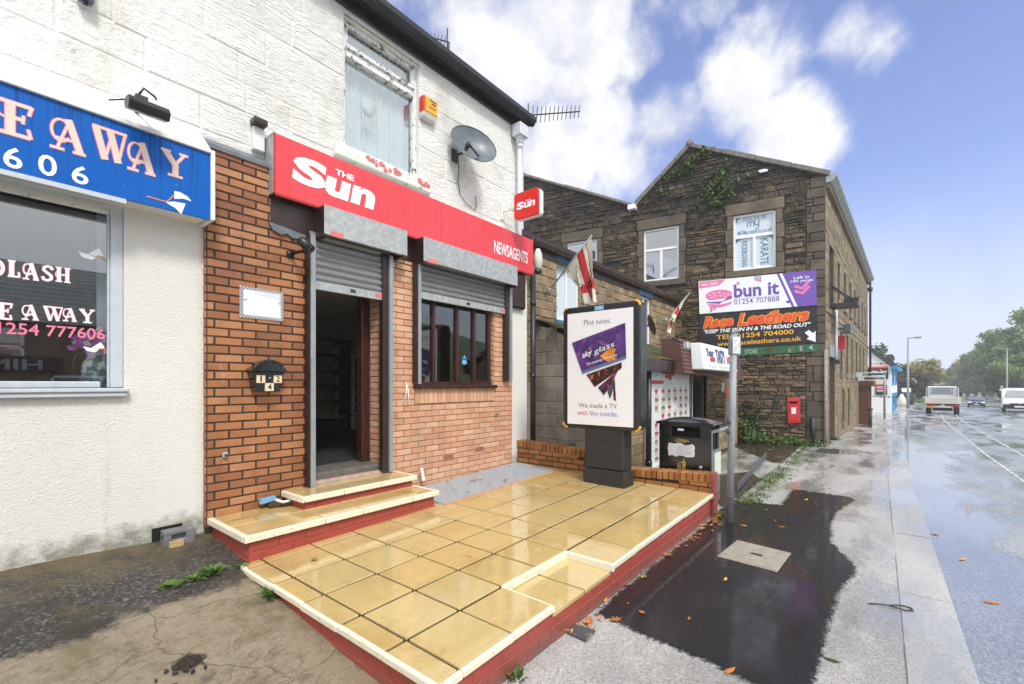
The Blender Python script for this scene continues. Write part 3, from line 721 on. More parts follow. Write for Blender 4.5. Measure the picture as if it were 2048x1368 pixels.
# sloping concrete forecourt left of the tiled patio
def fh(x, y):
    t = max(0, (y - 1.2) / 3.4); k = min(1, max(0, (x - .5) / .8)); return .006 + .35 * t ** 1.1 - .04 * k * min(1, t * 3)
m = MB(); nx, ny = 30, 26
vs = [(-7 + 8.55 * i / nx, .9 + 3.8 * j / ny) for j in range(ny + 1) for i in range(nx + 1)]
m.add([(x, y, fh(x, y) + .006 * mnoise.noise(V3((x * 2, y * 2, 0)))) for x, y in vs],
      [(j * (nx + 1) + i, j * (nx + 1) + i + 1, (j + 1) * (nx + 1) + i + 1, (j + 1) * (nx + 1) + i) for j in range(ny) for i in range(nx)], smooth=True)
struct(m.build('forecourt_path', M['brushed_concrete']))

# ------------------------------------------------------------------ tiled patio and steps
PZ = lambda x, y: .235 + .012 * (x - 1.42) + .005 * (y - 1.6) * (x - 1.42)
PN = V3((-.016, -.009, 1)).normalized(); P0 = V3((1.42, 1.6, .235))
onPat = lambda px, py: onP(px, py, P0, PN)
ta = onPat(646, 1183.2); tb = onPat(1032, 1036); SX = (tb.x - ta.x) / 5; X0 = ta.x
y1 = (ta.y + tb.y) / 2; tc = onPat(985, 1107); td = onPat(1004.9, 1170.2); SY = (y1 - (td.y)) / 2
FRONT = onPat(1268.8, 1093).y; LEFTX = 1.40; ENDX = 5.76; FY = 4.5
xi = lambda i: X0 + SX * i
yj = lambda j: y1 - SY * (j - 1)
print('tiles', round(SX, 3), round(SY, 3), 'X0', round(X0, 2), 'y1', round(y1, 2), 'front', round(FRONT, 2), round(yj(4), 2))
NX0, NX1, NY1 = xi(2), xi(4), yj(3)
patio = thing('tiled_patio', 'raised patio of wet yellow square tiles with cream nosing and red painted sides', 'patio', (LEFTX, FRONT, 0))
STEP_Y, STEP_X1 = 3.73, 3.36
GR = (3.42, 5.66, 3.72, 4.46)      # steel grating area x0 x1 y0 y1
def slab(m, x0, x1, y0, y1, dz0, dz1, mi=0, r=.5, tilt=(0, 0, 0, 0)):
    q = [(x0, y0), (x1, y0), (x1, y1), (x0, y1)]
    m.hexa([(x, y, PZ(x, y) + dz0) for x, y in q] + [(x, y, PZ(x, y) + dz1 + t) for (x, y), t in zip(q, tilt)], mi, r)
def cutrect(rects, c):
    out = []
    for a, b, d, e in rects:
        x0, x1, y0, y1 = c
        if x1 <= a or x0 >= b or y1 <= d or y0 >= e: out.append((a, b, d, e)); continue
        if a < x0: out.append((a, x0, d, e))
        if x1 < b: out.append((x1, b, d, e))
        xa, xb = max(a, x0), min(b, x1)
        if d < y0: out.append((xa, xb, d, y0))
        if y1 < e: out.append((xa, xb, y1, e))
    return out
m = MB(); rr = random.Random(2); gp = .009
xs = [LEFTX] + [xi(i) for i in range(-2, 12) if LEFTX + .05 < xi(i) < ENDX - .05] + [ENDX]
ys = [FRONT] + [yj(j) for j in range(-5, 4)][::-1]; ys = sorted(set([q for q in ys if FRONT <= q < FY - .04] + [FY]))
for i in range(len(xs) - 1):
    for j in range(len(ys) - 1):
        for a, b, c, d in cutrect(cutrect(cutrect([(xs[i] + gp, xs[i + 1] - gp, ys[j] + gp * 1.5, ys[j + 1] - gp * 1.5)], (NX0 - .001, NX1 + .001, FRONT - .1, NY1)), (0, STEP_X1 - .02, STEP_Y + .02, 9)), GR):
            if b - a > .02 and d - c > .02: slab(m, a, b, c, d, -.03, rr.uniform(-.001, .001), 0, rr.random(), [rr.uniform(-.0018, .0018) for _ in range(4)])
m.build('tiles', M['yellow_tile'], patio, bevel=.003)
m = MB()
for k in range(2):
    slab(m, NX0 + SX * k + gp, NX0 + SX * (k + 1) - gp, FRONT + .0, NY1 - .02, -.082, -.052, 0, rr.random())
m.build('lower_step', M['yellow_tile'], patio, bevel=.003)
m = MB()
slab(m, LEFTX + .03, NX0, FRONT + .03, STEP_Y + .3, -.25, -.013); slab(m, NX0, NX1, NY1 + .02, STEP_Y + .3, -.25, -.013); slab(m, NX1, ENDX, FRONT + .03, GR[2] - .02, -.25, -.013)
slab(m, STEP_X1 - .4, GR[0] - .004, GR[2] - .5, FY, -.25, -.014); slab(m, NX0 - .02, NX1 + .02, FRONT + .03, NY1 + .05, -.25, -.062)
m.build('grout_bed', M['tile_grout'], patio)
# cream nosing strips
nr = random.Random(17)
def nose(m, x0, x1, y0, y1, h=.038, top=.001, dz=0):
    j = nr.uniform(-.0025, .0025); slab(m, x0 + (j if x1 - x0 < .1 else 0), x1 + (j if x1 - x0 < .1 else 0), y0 + (j if y1 - y0 < .1 else 0), y1 + (j if y1 - y0 < .1 else 0), dz - h + j, dz + top + j * .5)
m = MB(); e = .024
for a, b in ((LEFTX, NX0), (NX1, ENDX)):
    x = a
    while x < b - .02:
        n2 = min([q for q in xs if q > x + .03] + [b]); n2 = min(n2, b); nose(m, x + .002, n2 - .002, FRONT - e, FRONT + .006); x = n2
for a, b in ((NX0, xi(3)), (xi(3), NX1)): nose(m, a + .002, b - .002, NY1 - e, NY1 + .010, .054)
nose(m, NX1 - .016, NX1 + e - .002, FRONT, NY1, .085) if False else None
nose(m, NX1 - e, NX1 + .010, FRONT - e, NY1, .054); nose(m, NX0 - .012, NX0 + .004, FRONT, NY1, .03)
yy = FRONT
while yy < STEP_Y - .05:
    n2 = min([q for q in ys if q > yy + .03] + [STEP_Y]); n2 = min(n2, STEP_Y); nose(m, LEFTX - e, LEFTX + .006, yy + .002, n2 - .002); yy = n2
m.build('nosing', M['cream_nosing'], patio, bevel=.006, seg=2)
# red painted brick sides
def redface(m, O, U, N, L, z0, z1, seed, mi=0):
    masonry(m, O, U, (0, 0, 1), N, [(0, z0), (L, z0), (L, z1), (0, z1)], row=lambda: .075, length=lambda: .225, gap=.0035, dep=(.003, .005), bev=.004, bond=.11, seed=seed, jit=.001, mi=mi)
m = MB()
y = FRONT + .012
redface(m, (LEFTX + .012, y, 0), (1, 0, 0), (0, -1, 0), NX0 - LEFTX - .012, -.05, .19, 1)
redface(m, (NX0, y, 0), (1, 0, 0), (0, -1, 0), NX1 - NX0, -.05, .16, 2)
redface(m, (NX1, y, 0), (1, 0, 0), (0, -1, 0), ENDX + .24 - NX1, -.05, .215, 3)
redface(m, (LEFTX + .012, STEP_Y, 0), (0, -1, 0), (-1, 0, 0), STEP_Y - y, -.05, .185, 4)
for a, b, h in ((LEFTX + .012, NX0, .195), (NX0, NX1, .165), (NX1, ENDX + .24, .22)): m.box((a, y, -.1), (b, y + .1, h - .004))
m.box((LEFTX + .012, y, -.1), (LEFTX + .1, STEP_Y, .18))
m.build('red_sides', M['red_masonry_paint'], patio)

def step(name, label, x0, x1, y0, zt, rise, xsplit, ysplit=None, left=True):
    t = thing(name, label, 'step', (x0, y0, zt - rise))
    m = MB(); rr = random.Random(int(x1 * 100)); cs = [x0] + xsplit + [x1]; rows = [(y0, FY)] if ysplit is None else [(y0, ysplit), (ysplit, FY)]
    for a, b in zip(cs, cs[1:]):
        for c, d in rows: m.box((a + .005, c + .005, zt - .03), (b - .005, d - .005, zt), 0, rr.random())
    m.build('tread_tile', M['yellow_tile'], t, bevel=.003)
    m = MB(); e = .026
    for a, b in zip(cs, cs[1:]): m.box((a + .003 - (e if a == x0 else 0), y0 - e, zt - .05), (b - .003 + (e if b == x1 else 0), y0 + .02, zt + .002))
    m.box((x0 - e, y0 + .02, zt - .05), (x0 + .018, FY - .01, zt + .002)); m.box((x1 - .018, y0 + .02, zt - .05), (x1 + e, FY - .01, zt + .002))
    m.build('nosing', M['cream_nosing'], t, bevel=.006, seg=2)
    m = MB(); m.box((x0 + .02, y0 + .02, zt - rise - .15), (x1 - .02, FY - .002, zt - .026))
    redface(m, (x0 + .018, y0 + .018, 0), (1, 0, 0), (0, -1, 0), x1 - x0 - .036, zt - rise - .1, zt - .04, 7)
    redface(m, (x0 + .018, FY, 0), (0, -1, 0), (-1, 0, 0), FY - y0 - .02, zt - rise - .15, zt - .04, 8)
    redface(m, (x1 - .018, y0 + .018, 0), (0, 1, 0), (1, 0, 0), FY - y0 - .02, zt - rise - .1, zt - .04, 9)
    m.build('red_riser', M['red_masonry_paint'], t)
step('wide_step', 'wide yellow tiled step with red riser, lower of the two below the doorway', 1.43, STEP_X1 - .03, STEP_Y, .445, .19, [2.05, 2.42, 3.0], 4.08)
step('narrow_step', 'narrow yellow tiled step, upper of the two right under the shop doorway', 2.05, 3.33, 4.10, .565, .125, [2.45, 2.88])

# steel grating over the cellar light
gt = thing('floor_grating', 'grey steel mesh floor grating strewn with leaves below the shop window', 'grating', (GR[0], GR[2], PZ(GR[0], GR[2])))
m = MB(); x0, x1, yy0, yy1 = GR
slab(m, x0, x1, yy0, yy1, -.12, -.06, 1)
n = 76
for i in range(n + 1):
    a = x0 + (x1 - x0) * i / n; slab(m, a - .0065, a + .0065, yy0, yy1, -.03, .012)
n = 26
for i in range(n + 1):
    a = yy0 + (yy1 - yy0) * i / n; slab(m, x0, x1, a - .006, a + .006, -.02, .0135)
m.build('mesh_panel', [M['grate_grey'], M['grate_grey']], gt)
m = MB(); slab(m, x0 - .02, x1 + .03, yy0 - .05, yy0 - .012, -.06, .006); m.build('brick_edging', M['peach_brick'], gt)

# low brick wall across the far end of the patio
lw = thing('low_brick_wall', 'low brown brick wall with upright coping bricks at the patio end', 'wall', (ENDX, FRONT, .2))
topz = lambda u: .515 - .05 * u if u < 1.12 else .61 + .05 * (u - 1.12)
L = FY + .02 - FRONT
m = MB(); rr = random.Random(9); u = 0; i = 0
while u < L - .02:
    zt = topz(u) + rr.uniform(-.004, .004); dx = rr.uniform(-.004, .004)
    m.box((ENDX - .012 + dx, FRONT + u + .006, zt - .105), (ENDX + .20, FRONT + u + .069, zt), 0, rr.random()); u += .075; i += 1
m.build('coping_bricks', M['wall_brick'], lw, bevel=.006)
m = MB()
masonry(m, (ENDX, FRONT + L, 0), (0, -1, 0), (0, 0, 1), (-1, 0, 0), [(0, .2), (L, .2), (L, topz(0) - .108), (L - 1.12, topz(1.1) - .108), (L - 1.12, topz(1.13) - .108), (0, topz(L) - .108)], row=lambda: .075, length=lambda: .225, gap=.012, dep=(.004, .008), bev=.004, bond=.11, seed=4, jit=.001)
m.build('brick_courses', M['wall_brick'], lw)
m = MB()
for u0, u1 in ((.01, 1.115), (1.125, L)):
    za, zb = topz(u0) - .085, topz(u1) - .085; m.hexa([(ENDX + .004, FRONT + u0, 0), (ENDX + .19, FRONT + u0, 0), (ENDX + .19, FRONT + u1, 0), (ENDX + .004, FRONT + u1, 0), (ENDX + .004, FRONT + u0, za), (ENDX + .19, FRONT + u0, za), (ENDX + .19, FRONT + u1, zb), (ENDX + .004, FRONT + u1, zb)])
m.build('mortar_core', M['dark_mortar'], lw)
m = MB(); m.box((ENDX - .014, FRONT - .012, -.05), (ENDX + .205, FRONT + .005, topz(0) + .004)); redface(m, (ENDX - .014, FRONT - .012, 0), (1, 0, 0), (0, -1, 0), .22, 0, topz(0), 3)
m.build('painted_end', M['red_masonry_paint'], lw)

# ------------------------------------------------------------------ the painted terrace: takeaway at the left, newsagent at the right
UY = 4.60; WX1 = 6.04; EAVE = 5.93
terr = thing('terrace_building', 'white painted two storey stone terrace with orange brick shopfront and black gutter', 'building', (1.4, UY, 0))
a = onY(689, 22, UY); b = onY(839, 137, UY); c = onY(838, 350, UY)
WU = (a.x, b.x, c.z - .06, (a.z + b.z) / 2)
print('upper window', [round(q, 2) for q in WU])
m = MB()
wallgrid(m, (0, UY + .012, 0), (1, 0, 0), (0, 0, 1), (0, -1, 0), -7, WX1, 2.9, EAVE, [(WU[0], WU[1], WU[2], WU[3], .16)], 0)
rr = random.Random(11)
masonry(m, (0, UY + .012, 0), (1, 0, 0), (0, 0, 1), (0, -1, 0), [(-7, 2.9), (WX1, 2.9), (WX1, EAVE), (-7, EAVE)], [WU], row=lambda: rr.choice((.27, .30, .33)), length=lambda: rr.uniform(.4, .95), gap=.003, dep=(.004, .013), bev=.012, jit=.009, seed=12)
m.face([(WX1, UY + .012, 0), (WX1, UY + 8, 0), (WX1, UY + 8, EAVE), (WX1, UY + .012, EAVE)])
m.face([(-7, UY + .012, 0), (-7, UY + 8, 0), (-7, UY + 8, EAVE), (-7, UY + .012, EAVE)])
m.face([(-7, UY + 8, 0), (WX1, UY + 8, 0), (WX1, UY + 8, EAVE), (-7, UY + 8, EAVE)])
m.face([(-7, UY + .2, 2.89), (WX1, UY + .2, 2.89), (WX1, UY + 8, 2.89), (-7, UY + 8, 2.89)])
m.build('upper_wall', M['white_stone'], terr)
m = MB(); x = -7
while x < WX1 + .02:          # slate roof
    m.face([(x, UY - .12, EAVE + .06), (x + .3, UY - .12, EAVE + .06), (x + .3, UY + 4.2, EAVE + 2.4), (x, UY + 4.2, EAVE + 2.4)], 0, random.random()); x += .3
m.face([(-7, UY + 8, EAVE), (WX1 + .1, UY + 8, EAVE), (WX1 + .1, UY + 4.2, EAVE + 2.4), (-7, UY + 4.2, EAVE + 2.4)])
m.face([(WX1, UY, EAVE), (WX1, UY + 8, EAVE), (WX1, UY + 4.2, EAVE + 2.38)])
m.build('roof', M['roof_slate'], terr)
# gutter on its black fascia
m = MB(); gx0, gx1 = -7, WX1 + .03
m.box((gx0, UY - .035, EAVE - .16), (gx1, UY + .0, EAVE + .04))
m.box((gx0, UY - .10, EAVE - .06), (gx1, UY - .036, EAVE + .03))
prof = [(UY - .10, EAVE + .0), (UY - .115, EAVE - .07), (UY - .16, EAVE - .095), (UY - .205, EAVE - .07), (UY - .23, EAVE - .02), (UY - .235, EAVE + .045), (UY - .222, EAVE + .045), (UY - .11, EAVE + .03)]
m.prism([(gx0, y, z) for y, z in prof], (gx1 - gx0, 0, 0))
for x in [0.2 + .93 * i for i in range(7)]:
    m.prism([(x, y + (y - (UY - .16)) * .08, z - .006) for y, z in prof[:7]], (.05, 0, 0))
m.build('gutter', M['gutter_black'], terr, bevel=.004)
# upper window
fy = UY + .10; uw = None
m = MB(); x0, x1, z0, z1 = WU; zt = onY(827, 192, fy).z
fw = .05
for q in (((x0, z0), (x0 + fw, z1)), ((x1 - fw, z0), (x1, z1)), ((x0 + fw, z1 - fw), (x1 - fw, z1)), ((x0 + fw, z0), (x1 - fw, z0 + fw))):
    m.box((q[0][0], fy - .03, q[0][1]), (q[1][0], fy + .04, q[1][1]))
m.box((x0 + fw, fy - .05, zt - .05), (x1 - fw, fy + .04, zt + .05)); m.box((x0 + fw, fy - .075, zt + .03), (x1 - fw, fy - .045, zt + .075))
m.box((x0 + fw, fy - .035, zt + .05), (x0 + fw + .03, fy + .01, z1 - fw)); m.box((x1 - fw - .03, fy - .035, zt + .05), (x1 - fw, fy + .01, z1 - fw))
uw = m.build('upper_window', M['rotten_white'], terr, bevel=.004)
m = MB(); m.box((x0 + .02, fy + .015, z0 + .02), (x1 - .02, fy + .02, z1 - .02)); m.build('pane', M['window_glass'], uw)
m = MB(); n = 60
for i in range(n):
    f = lambda k: fy + .12 + .018 * math.sin(k * 1.9) + .012 * math.sin(k * .7)
    xa, xb = x0 + (x1 - x0) * i / n, x0 + (x1 - x0) * (i + 1) / n
    m.add([(xa, f(i), z0), (xb, f(i + 1), z0), (xb, f(i + 1), z1), (xa, f(i), z1)], [(0, 1, 2, 3)], 0, .5, True)
m.build('curtain', M['blue_curtain'], uw)
m = MB()
cx, cz = (x0 + x1) / 2 - .12, zt - .42
m.lathe([(0.0, -.004), (.10, -.004), (.10, .004), (0, .004)], (cx, fy + .05, cz), 'Y', 18)
m.tube([(cx, fy + .05, cz + .1), (cx, fy + .05, cz + .3)], .004, 5)
for i, dx in enumerate((-.08, -.035, .0, .04, .085)):
    zl = cz - .10 - .04 * (1 - abs(dx) * 9); m.box((cx + dx - .012, fy + .046, zl - .15), (cx + dx + .012, fy + .054, zl))
m.build('hanging_ornament', M['white_paint'], uw)
m = MB(); m.box((x0, UY + .158, z0), (x1, UY + .162, z1)) if False else None
m.box((x0 - .01, UY - .002, z1 + .002), (x1 + .01, UY + .15, z1 + .006)); m.build('lintel_soffit', M['soffit_stone'], uw)
m = MB(); m.box((x0 - .14, UY - .07, z0 - .15), (x1 + .14, UY + .1, z0 - .005)); sill = m.build('stone_sill', M['peeling_white'], uw, bevel=.008)
m = MB(); rr = random.Random(31)
for k in range(26):
    t = rr.choice([rr.uniform(.28, .62), rr.uniform(.85, 1.0)]); cx = x0 - .1 + (x1 - x0 + .2) * t; zc = z0 - .04 - abs(rr.gauss(0, .035)); s = rr.uniform(.012, .034)
    pts = [(cx + s * math.cos(q) * rr.uniform(.6, 1.5), UY - .071 - rr.uniform(.002, .012), max(z0 - .145, min(z0 - .002, zc + s * math.sin(q) * rr.uniform(.5, 1.2)))) for q in [i * 1.047 for i in range(6)]]
    m.face(pts, 0)
m.build('flaking_paint', M['pink_flake'], sill)

# left: pebble-dashed takeaway front with big window
TY = 4.56
a = onY(248, 405, TY); b = onY(248, 776, TY)
TW = (-2.6, a.x, b.z, a.z + .03)
m = MB(); wallgrid(m, (0, TY, 0), (1, 0, 0), (0, 0, 1), (0, -1, 0), -7, 1.404, .05, 3.15, [(*TW, .12)])
m.build('rendered_wall', M['pebble_render'], terr)
print('takeaway window', [round(q, 2) for q in TW])
m = MB(); fy = TY + .04; x0, x1, z0, z1 = TW
m.box((x1 - .075, fy - .02, z0), (x1, fy + .05, z1)); m.box((x1 - .09, fy + .0, z0), (x1 - .075, fy + .04, z1))
m.box((x0, fy - .03, z1 - .10), (x1, fy + .05, z1)); m.box((x0, fy, z0), (x1 - .13, fy + .05, z0 + .05)); m.box((x0, fy - .02, z0), (x0 + .1, fy + .05, z1))
tw = m.build('takeaway_window', M['grey_upvc'], terr, bevel=.006)
m = MB(); m.box((x0, TY - .07, z0 - .03), (x1 + .02, TY + .06, z0)); m.box((x0, TY - .055, z0 - .065), (x1 + .01, TY + .02, z0 - .03)); m.build('sill', M['grey_upvc'], tw, bevel=.006)
m = MB(); m.box((x0, fy + .022, z0), (x1 - .08, fy + .027, z1)); m.build('pane', M['window_glass'], tw)
GYy = fy + .020
L1, L2 = MB(), MB()
def gl(ch, x0_, yt, yb, x1_, Y=GYy):
    q = yq(x0_, yt, yb, x1_, Y); glyph(L1, ch, q, .0015, .045); glyph(L2, ch, q, .003, 0)
for ch, p in (('O', (-26, 515, 550, 10)), ('L', (14, 519, 553, 41)), ('A', (45, 524, 558, 78)), ('S', (82, 529, 561, 108)), ('H', (110, 533, 563, 142)),
              ('E', (-10, 603, 638, 26)), ('A', (43, 608, 639, 78)), ('W', (86, 611, 641, 126)), ('A', (125, 615, 642, 154)), ('Y', (158, 617, 645, 190))): gl(ch, *p)
# three-petal lilies drawn on glass and sign
def lily(q):
    put_poly(L2, [(.30, .78), (.62, .42), (.86, .62), (1, 1), (.7, .95)][::1], q, .003) if False else None
    put_poly(L2, [(.28, .52), (.60, 1.0), (.74, .60), (.62, .48)], q, .003); put_poly(L2, [(.0, .62), (.12, .30), (.40, .22), (.54, .42)], q, .0034)
lily(yq(155, 489, 523, 224, GYy)); lily(yq(166, 682, 710, 224, GYy))
L1.build('letter_outline', M['pink_text'], tw); L2.build('lettering', M['letter_white'], tw)
L3 = MB(); put_text(L3, '1254 777606', yq(-4, 643, 667, 210, GYy), .003, .012); L3.build('phone_number', M['pink_text'], tw)
L4 = MB()
for p in ((155, 489, 523, 224), (166, 682, 710, 224)): stroke(L4, [(.5, .44), (.62, .55), (1, .16)], .06, yq(*p, GYy), .0036, 0, 2)
L4.build('lily_stems', M['orange_stem'], tw)

# takeaway room behind the glass
m = MB(); m.face([(-7, 4.72, .6), (1.3, 4.72, .6), (1.3, 8.6, .6), (-7, 8.6, .6)]); m.face([(-7, 8.6, .6), (1.3, 8.6, .6), (1.3, 8.6, 3.0), (-7, 8.6, 3.0)])
m.face([(1.3, 4.72, .6), (1.3, 8.6, .6), (1.3, 8.6, 3.0), (1.3, 4.72, 3.0)]); m.face([(-7, 4.72, .6), (-7, 8.6, .6), (-7, 8.6, 3.0), (-7, 4.72, 3.0)]); m.face([(-7, 4.72, 3.0), (1.3, 4.72, 3.0), (1.3, 8.6, 3.0), (-7, 8.6, 3.0)])
m.build('takeaway_room', M['interior_grey'], terr, fix=False)
m = MB(); p = onY(219, 640, 4.68); m.box((p.x - .06, 4.78, z0), (p.x + .14, 4.785, z1)); m.build('net_blind', M['net_blind'], terr)

# right: brick shopfront
BY = 4.5; DX0, DX1 = 2.36, 3.20
NW = (3.66, onY(988, 700, BY).x, onY(830, 772, BY).z, 3.0)
NW = (3.66, NW[1], round(NW[2], 3), 3.0)
print('news window', NW)
mats = [M['dark_mortar'], M['peach_mortar']]
m = MB(); wallgrid(m, (0, BY + .003, 0), (1, 0, 0), (0, 0, 1), (0, -1, 0), 1.404, 1.9, .25, 3.66, [], 0, 0)
wallgrid(m, (0, BY + .003, 0), (1, 0, 0), (0, 0, 1), (0, -1, 0), 1.9, DX0, .25, 3.39, [], 0, 0)
wallgrid(m, (0, BY + .003, 0), (1, 0, 0), (0, 0, 1), (0, -1, 0), DX1, 5.60, .25, 3.12, [(*NW, .12)], 0, 1)
m.face([(1.404, BY + .003, .25), (1.404, UY, .25), (1.404, UY, 3.66), (1.404, BY + .003, 3.66)])
m.build('brick_backing', mats, terr)
m = MB(); bk = dict(row=lambda: .0752, length=lambda: .2255, gap=.0135, dep=(.004, .008), bev=.004, jit=.0012)
masonry(m, (0, BY + .003, 0), (1, 0, 0), (0, 0, 1), (0, -1, 0), [(1.404, .36), (DX0, .36), (DX0, 3.368), (1.925, 3.368), (1.925, 3.66), (1.404, 3.66)], bond=.112, seed=22, **bk)
masonry(m, (1.404, UY, 0), (0, -1, 0), (0, 0, 1), (-1, 0, 0), [(0, .36), (.1, .36), (.1, 3.66), (0, 3.66)], bond=.1, seed=23, **bk)
m.build('brick_pier', M['orange_brick'], terr)
m = MB(); bk['gap'] = .009
zs = NW[2] - .225
masonry(m, (0, BY + .003, 0), (1, 0, 0), (0, 0, 1), (0, -1, 0), [(DX1, .28), (5.60, .28), (5.60, 3.11), (DX1, 3.11)], [(NW[0], NW[1], zs, 3.2)], bond=.112, seed=24, **bk)
x = NW[0]
while x < NW[1]:              # soldier course under the sill
    m.box((x + .004, BY - .004, zs + .005), (min(x + .072, NW[1]) - .0, BY + .01, NW[2] - .006), 0, random.random()); x += .0752
for sx, nx in ((NW[0], 1), (NW[1], -1)):      # window reveals
    masonry(m, (sx, BY, 0), (0, 1, 0), (0, 0, 1), (nx, 0, 0), [(0, NW[2]), (.115, NW[2]), (.115, 3.0), (0, 3.0)], seed=26, bond=.1, **bk)
masonry(m, (DX1, BY, 0), (0, 1, 0), (0, 0, 1), (-1, 0, 0), [(0, .56), (.26, .56), (.26, 3.0), (0, 3.0)], seed=25, bond=.112, **bk)
m.build('brick_wall', M['peach_brick'], terr)
m = MB()
for px, py in ((898, 916), (962, 900)):
    p = onY(px - 14, py, BY); m.box((p.x, BY - .012, p.z - .03), (p.x + .215, BY - .003, p.z + .035), 0)
    for k in range(3): m.box((p.x + .02, BY - .0135, p.z - .018 + k * .018), (p.x + .195, BY - .0121, p.z - .010 + k * .018), 1)
m.build('air_bricks', [M['peach_brick'], M['void_dark']], terr)
m = MB(); m.prism([(1.40, BY - .02, 3.64), (1.40, BY - .02, 3.675), (1.40, UY - .005, 3.76), (1.40, UY - .005, 3.64)], (.56, 0, 0)); m.build('lead_flashing', M['lead_grey'], terr)
m = MB(); rr = random.Random(4)                                  # torn felt strip left of the shutter box
pts = [(1.93, 3.40)] + [(1.93 + .03 * i, 3.375 - .02 * i + rr.uniform(-.02, .02) - .03 * (i in (3, 8))) for i in range(14)] + [(2.35, 3.13), (2.35, 3.30)]
pts = [(1.91, 3.12), (1.94, 3.065), (2.02, 3.035), (2.08, 3.06), (2.13, 3.03), (2.20, 3.04), (2.26, 3.02), (2.36, 3.02), (2.36, 3.08), (1.91, 3.13)]
m.prism([(x, BY - .03, z) for x, z in pts], (0, .02, 0)); m.build('torn_felt', M['lead_grey'], terr)
m = MB(); m.box((1.93, BY - .012, 3.08), (2.4, BY + .05, 3.39)); m.box((2.36, BY + .0, 2.96), (5.6, BY + .2, 3.4)); m.build('rotten_fascia', M['dark_brown'], terr)
# white pier at the end of the terrace, with a brown bracket board
m = MB(); m.box((5.60, UY - .075, .0), (WX1, UY + .3, 3.36)); m.build('end_pier', M['pebble_render'], terr, bevel=.02)
m = MB(); m.box((5.50, BY - .06, 2.80), (5.90, BY + .02, 3.36)); m.build('bracket_board', M['dark_brown'], terr, bevel=.03)
# door frame, threshold, shop window frame
m = MB(); dy = 4.78
for a, b in (((DX1 - .10, dy, .67), (DX1 + .0, dy + .12, 3.0)), ((DX0 - .02, dy, .67), (DX0 + .06, dy + .12, 3.0)), ((DX0, dy, 2.86), (DX1, dy + .12, 3.0))): m.box(a, b)
m.build('door_frame', M['mahogany'], terr, bevel=.008)
m = MB(); m.box((DX0 - .02, BY + .05, .59), (DX1 + .02, dy + .2, .672)); m.build('stone_threshold', M['step_stone'], terr, bevel=.02, seg=2)
m = MB(); m.box((DX0 - .03, BY - .03, .54), (DX1 + .01, BY + .08, .60)); m.build('mortar_fillet', M['pink_mortar'], terr, bevel=.02)
wy = BY + .075; m = MB(); x0, x1, z0, z1 = NW
mull = [onY(q, 700, wy).x for q in (866, 913, 947)]
for xx in [x0 + .02] + mull + [x1 - .045]: m.box((xx - .022, wy - .03, z0 + .03), (xx + .022, wy + .05, 2.98))
m.box((x0, wy - .03, 2.9), (x1, wy + .05, 3.0)); m.box((x0, wy - .031, z0), (x1, wy + .05, z0 + .055))
nw = m.build('shop_window', M['mahogany'], terr, bevel=.006)
m = MB(); m.box((x0 - .03, BY - .065, z0 - .035), (x1 + .02, wy, z0 + .012)); m.build('sill', M['dark_brown'], nw, bevel=.012)
for i, (a, b) in enumerate(zip([x0 + .02] + mull, mull + [x1 - .045])):
    m = MB(); m.box((a + .02, wy + .008, z0 + .05), (b - .02, wy + .013, 2.92)); m.build('pane', M['shop_glass'], nw)
m = MB(); q = yq(921, 709, 729, 936, wy + .004)
put_poly(m, circ(.5, .25, .34, .24), q, .002); put_poly(m, [(.5, 1), (.66, .72), (.34, .72)], q, .002); put_poly(m, [(.1, .5), (.3, .68), (.7, .68), (.9, .5), (.6, .62), (.4, .62)], q, .002)
m.build('round_sticker', M['brush_blue'], nw)

# shop interior seen through the doorway
SH = (1.55, 5.95, dy + .12, 8.75, .67, 3.02)
m = MB(); x0, x1, yy0, yy1, z0, z1 = SH
m.face([(x0, yy1, z0), (x1, yy1, z0), (x1, yy1, z1), (x0, yy1, z1)]); m.face([(x0, yy0, z0), (x0, yy1, z0), (x0, yy1, z1), (x0, yy0, z1)]); m.face([(x1, yy0, z0), (x1, yy1, z0), (x1, yy1, z1), (x1, yy0, z1)]); m.face([(x0, yy0, z1), (x1, yy0, z1), (x1, yy1, z1), (x0, yy1, z1)])
for a, b in ((x0, DX0), (DX1, NW[0])): m.face([(a, yy0, z0), (b, yy0, z0), (b, yy0, z1), (a, yy0, z1)])
m.face([(NW[0], yy0, z0), (x1, yy0, z0), (x1, yy0, NW[2]), (NW[0], yy0, NW[2])])
m.build('shop_room', M['interior_wall'], terr, fix=False)
m = MB(); m.face([(x0, BY + .2, z0), (x1, BY + .2, z0), (x1, yy1, z0), (x0, yy1, z0)]); m.build('shop_carpet', M['carpet_dark'], terr)
sh = thing('shelving_unit', 'cream shop shelving with bare dark shelves seen through the open doorway', 'shelves', (4.3, 8.5, .67))
m = MB(); m.box((4.15, 8.62, .67), (4.95, 8.66, 2.55)); m.build('back_panel', M['shelf_cream'], sh)
for k in range(6):
    zz = .95 + k * .3; m = MB(); m.box((4.15, 8.2, zz), (4.95, 8.62, zz + .03)); m.prism([(4.93, 8.62, zz), (4.93, 8.62, zz - .12), (4.93, 8.24, zz)], (.02, 0, 0)); m.build('shelf', M['shelf_dark'] if k else M['shelf_cream'], sh)
m = MB(); m.box((4.15, 8.15, .67), (4.97, 8.62, .9)); m.build('base', M['interior_dark'], sh)
fr = thing('display_fridge', 'tall glass-fronted display fridge at the back of the empty shop', 'fridge', (5.2, 8.4, .67))
m = MB(); m.box((5.10, 8.25, .67), (5.72, 8.7, 2.5)); m.build('cabinet', M['interior_dark'], fr, bevel=.01)
m = MB(); m.box((5.10, 8.235, 2.22), (5.72, 8.249, 2.5)); m.build('header', M['shelf_cream'], fr)
m = MB()
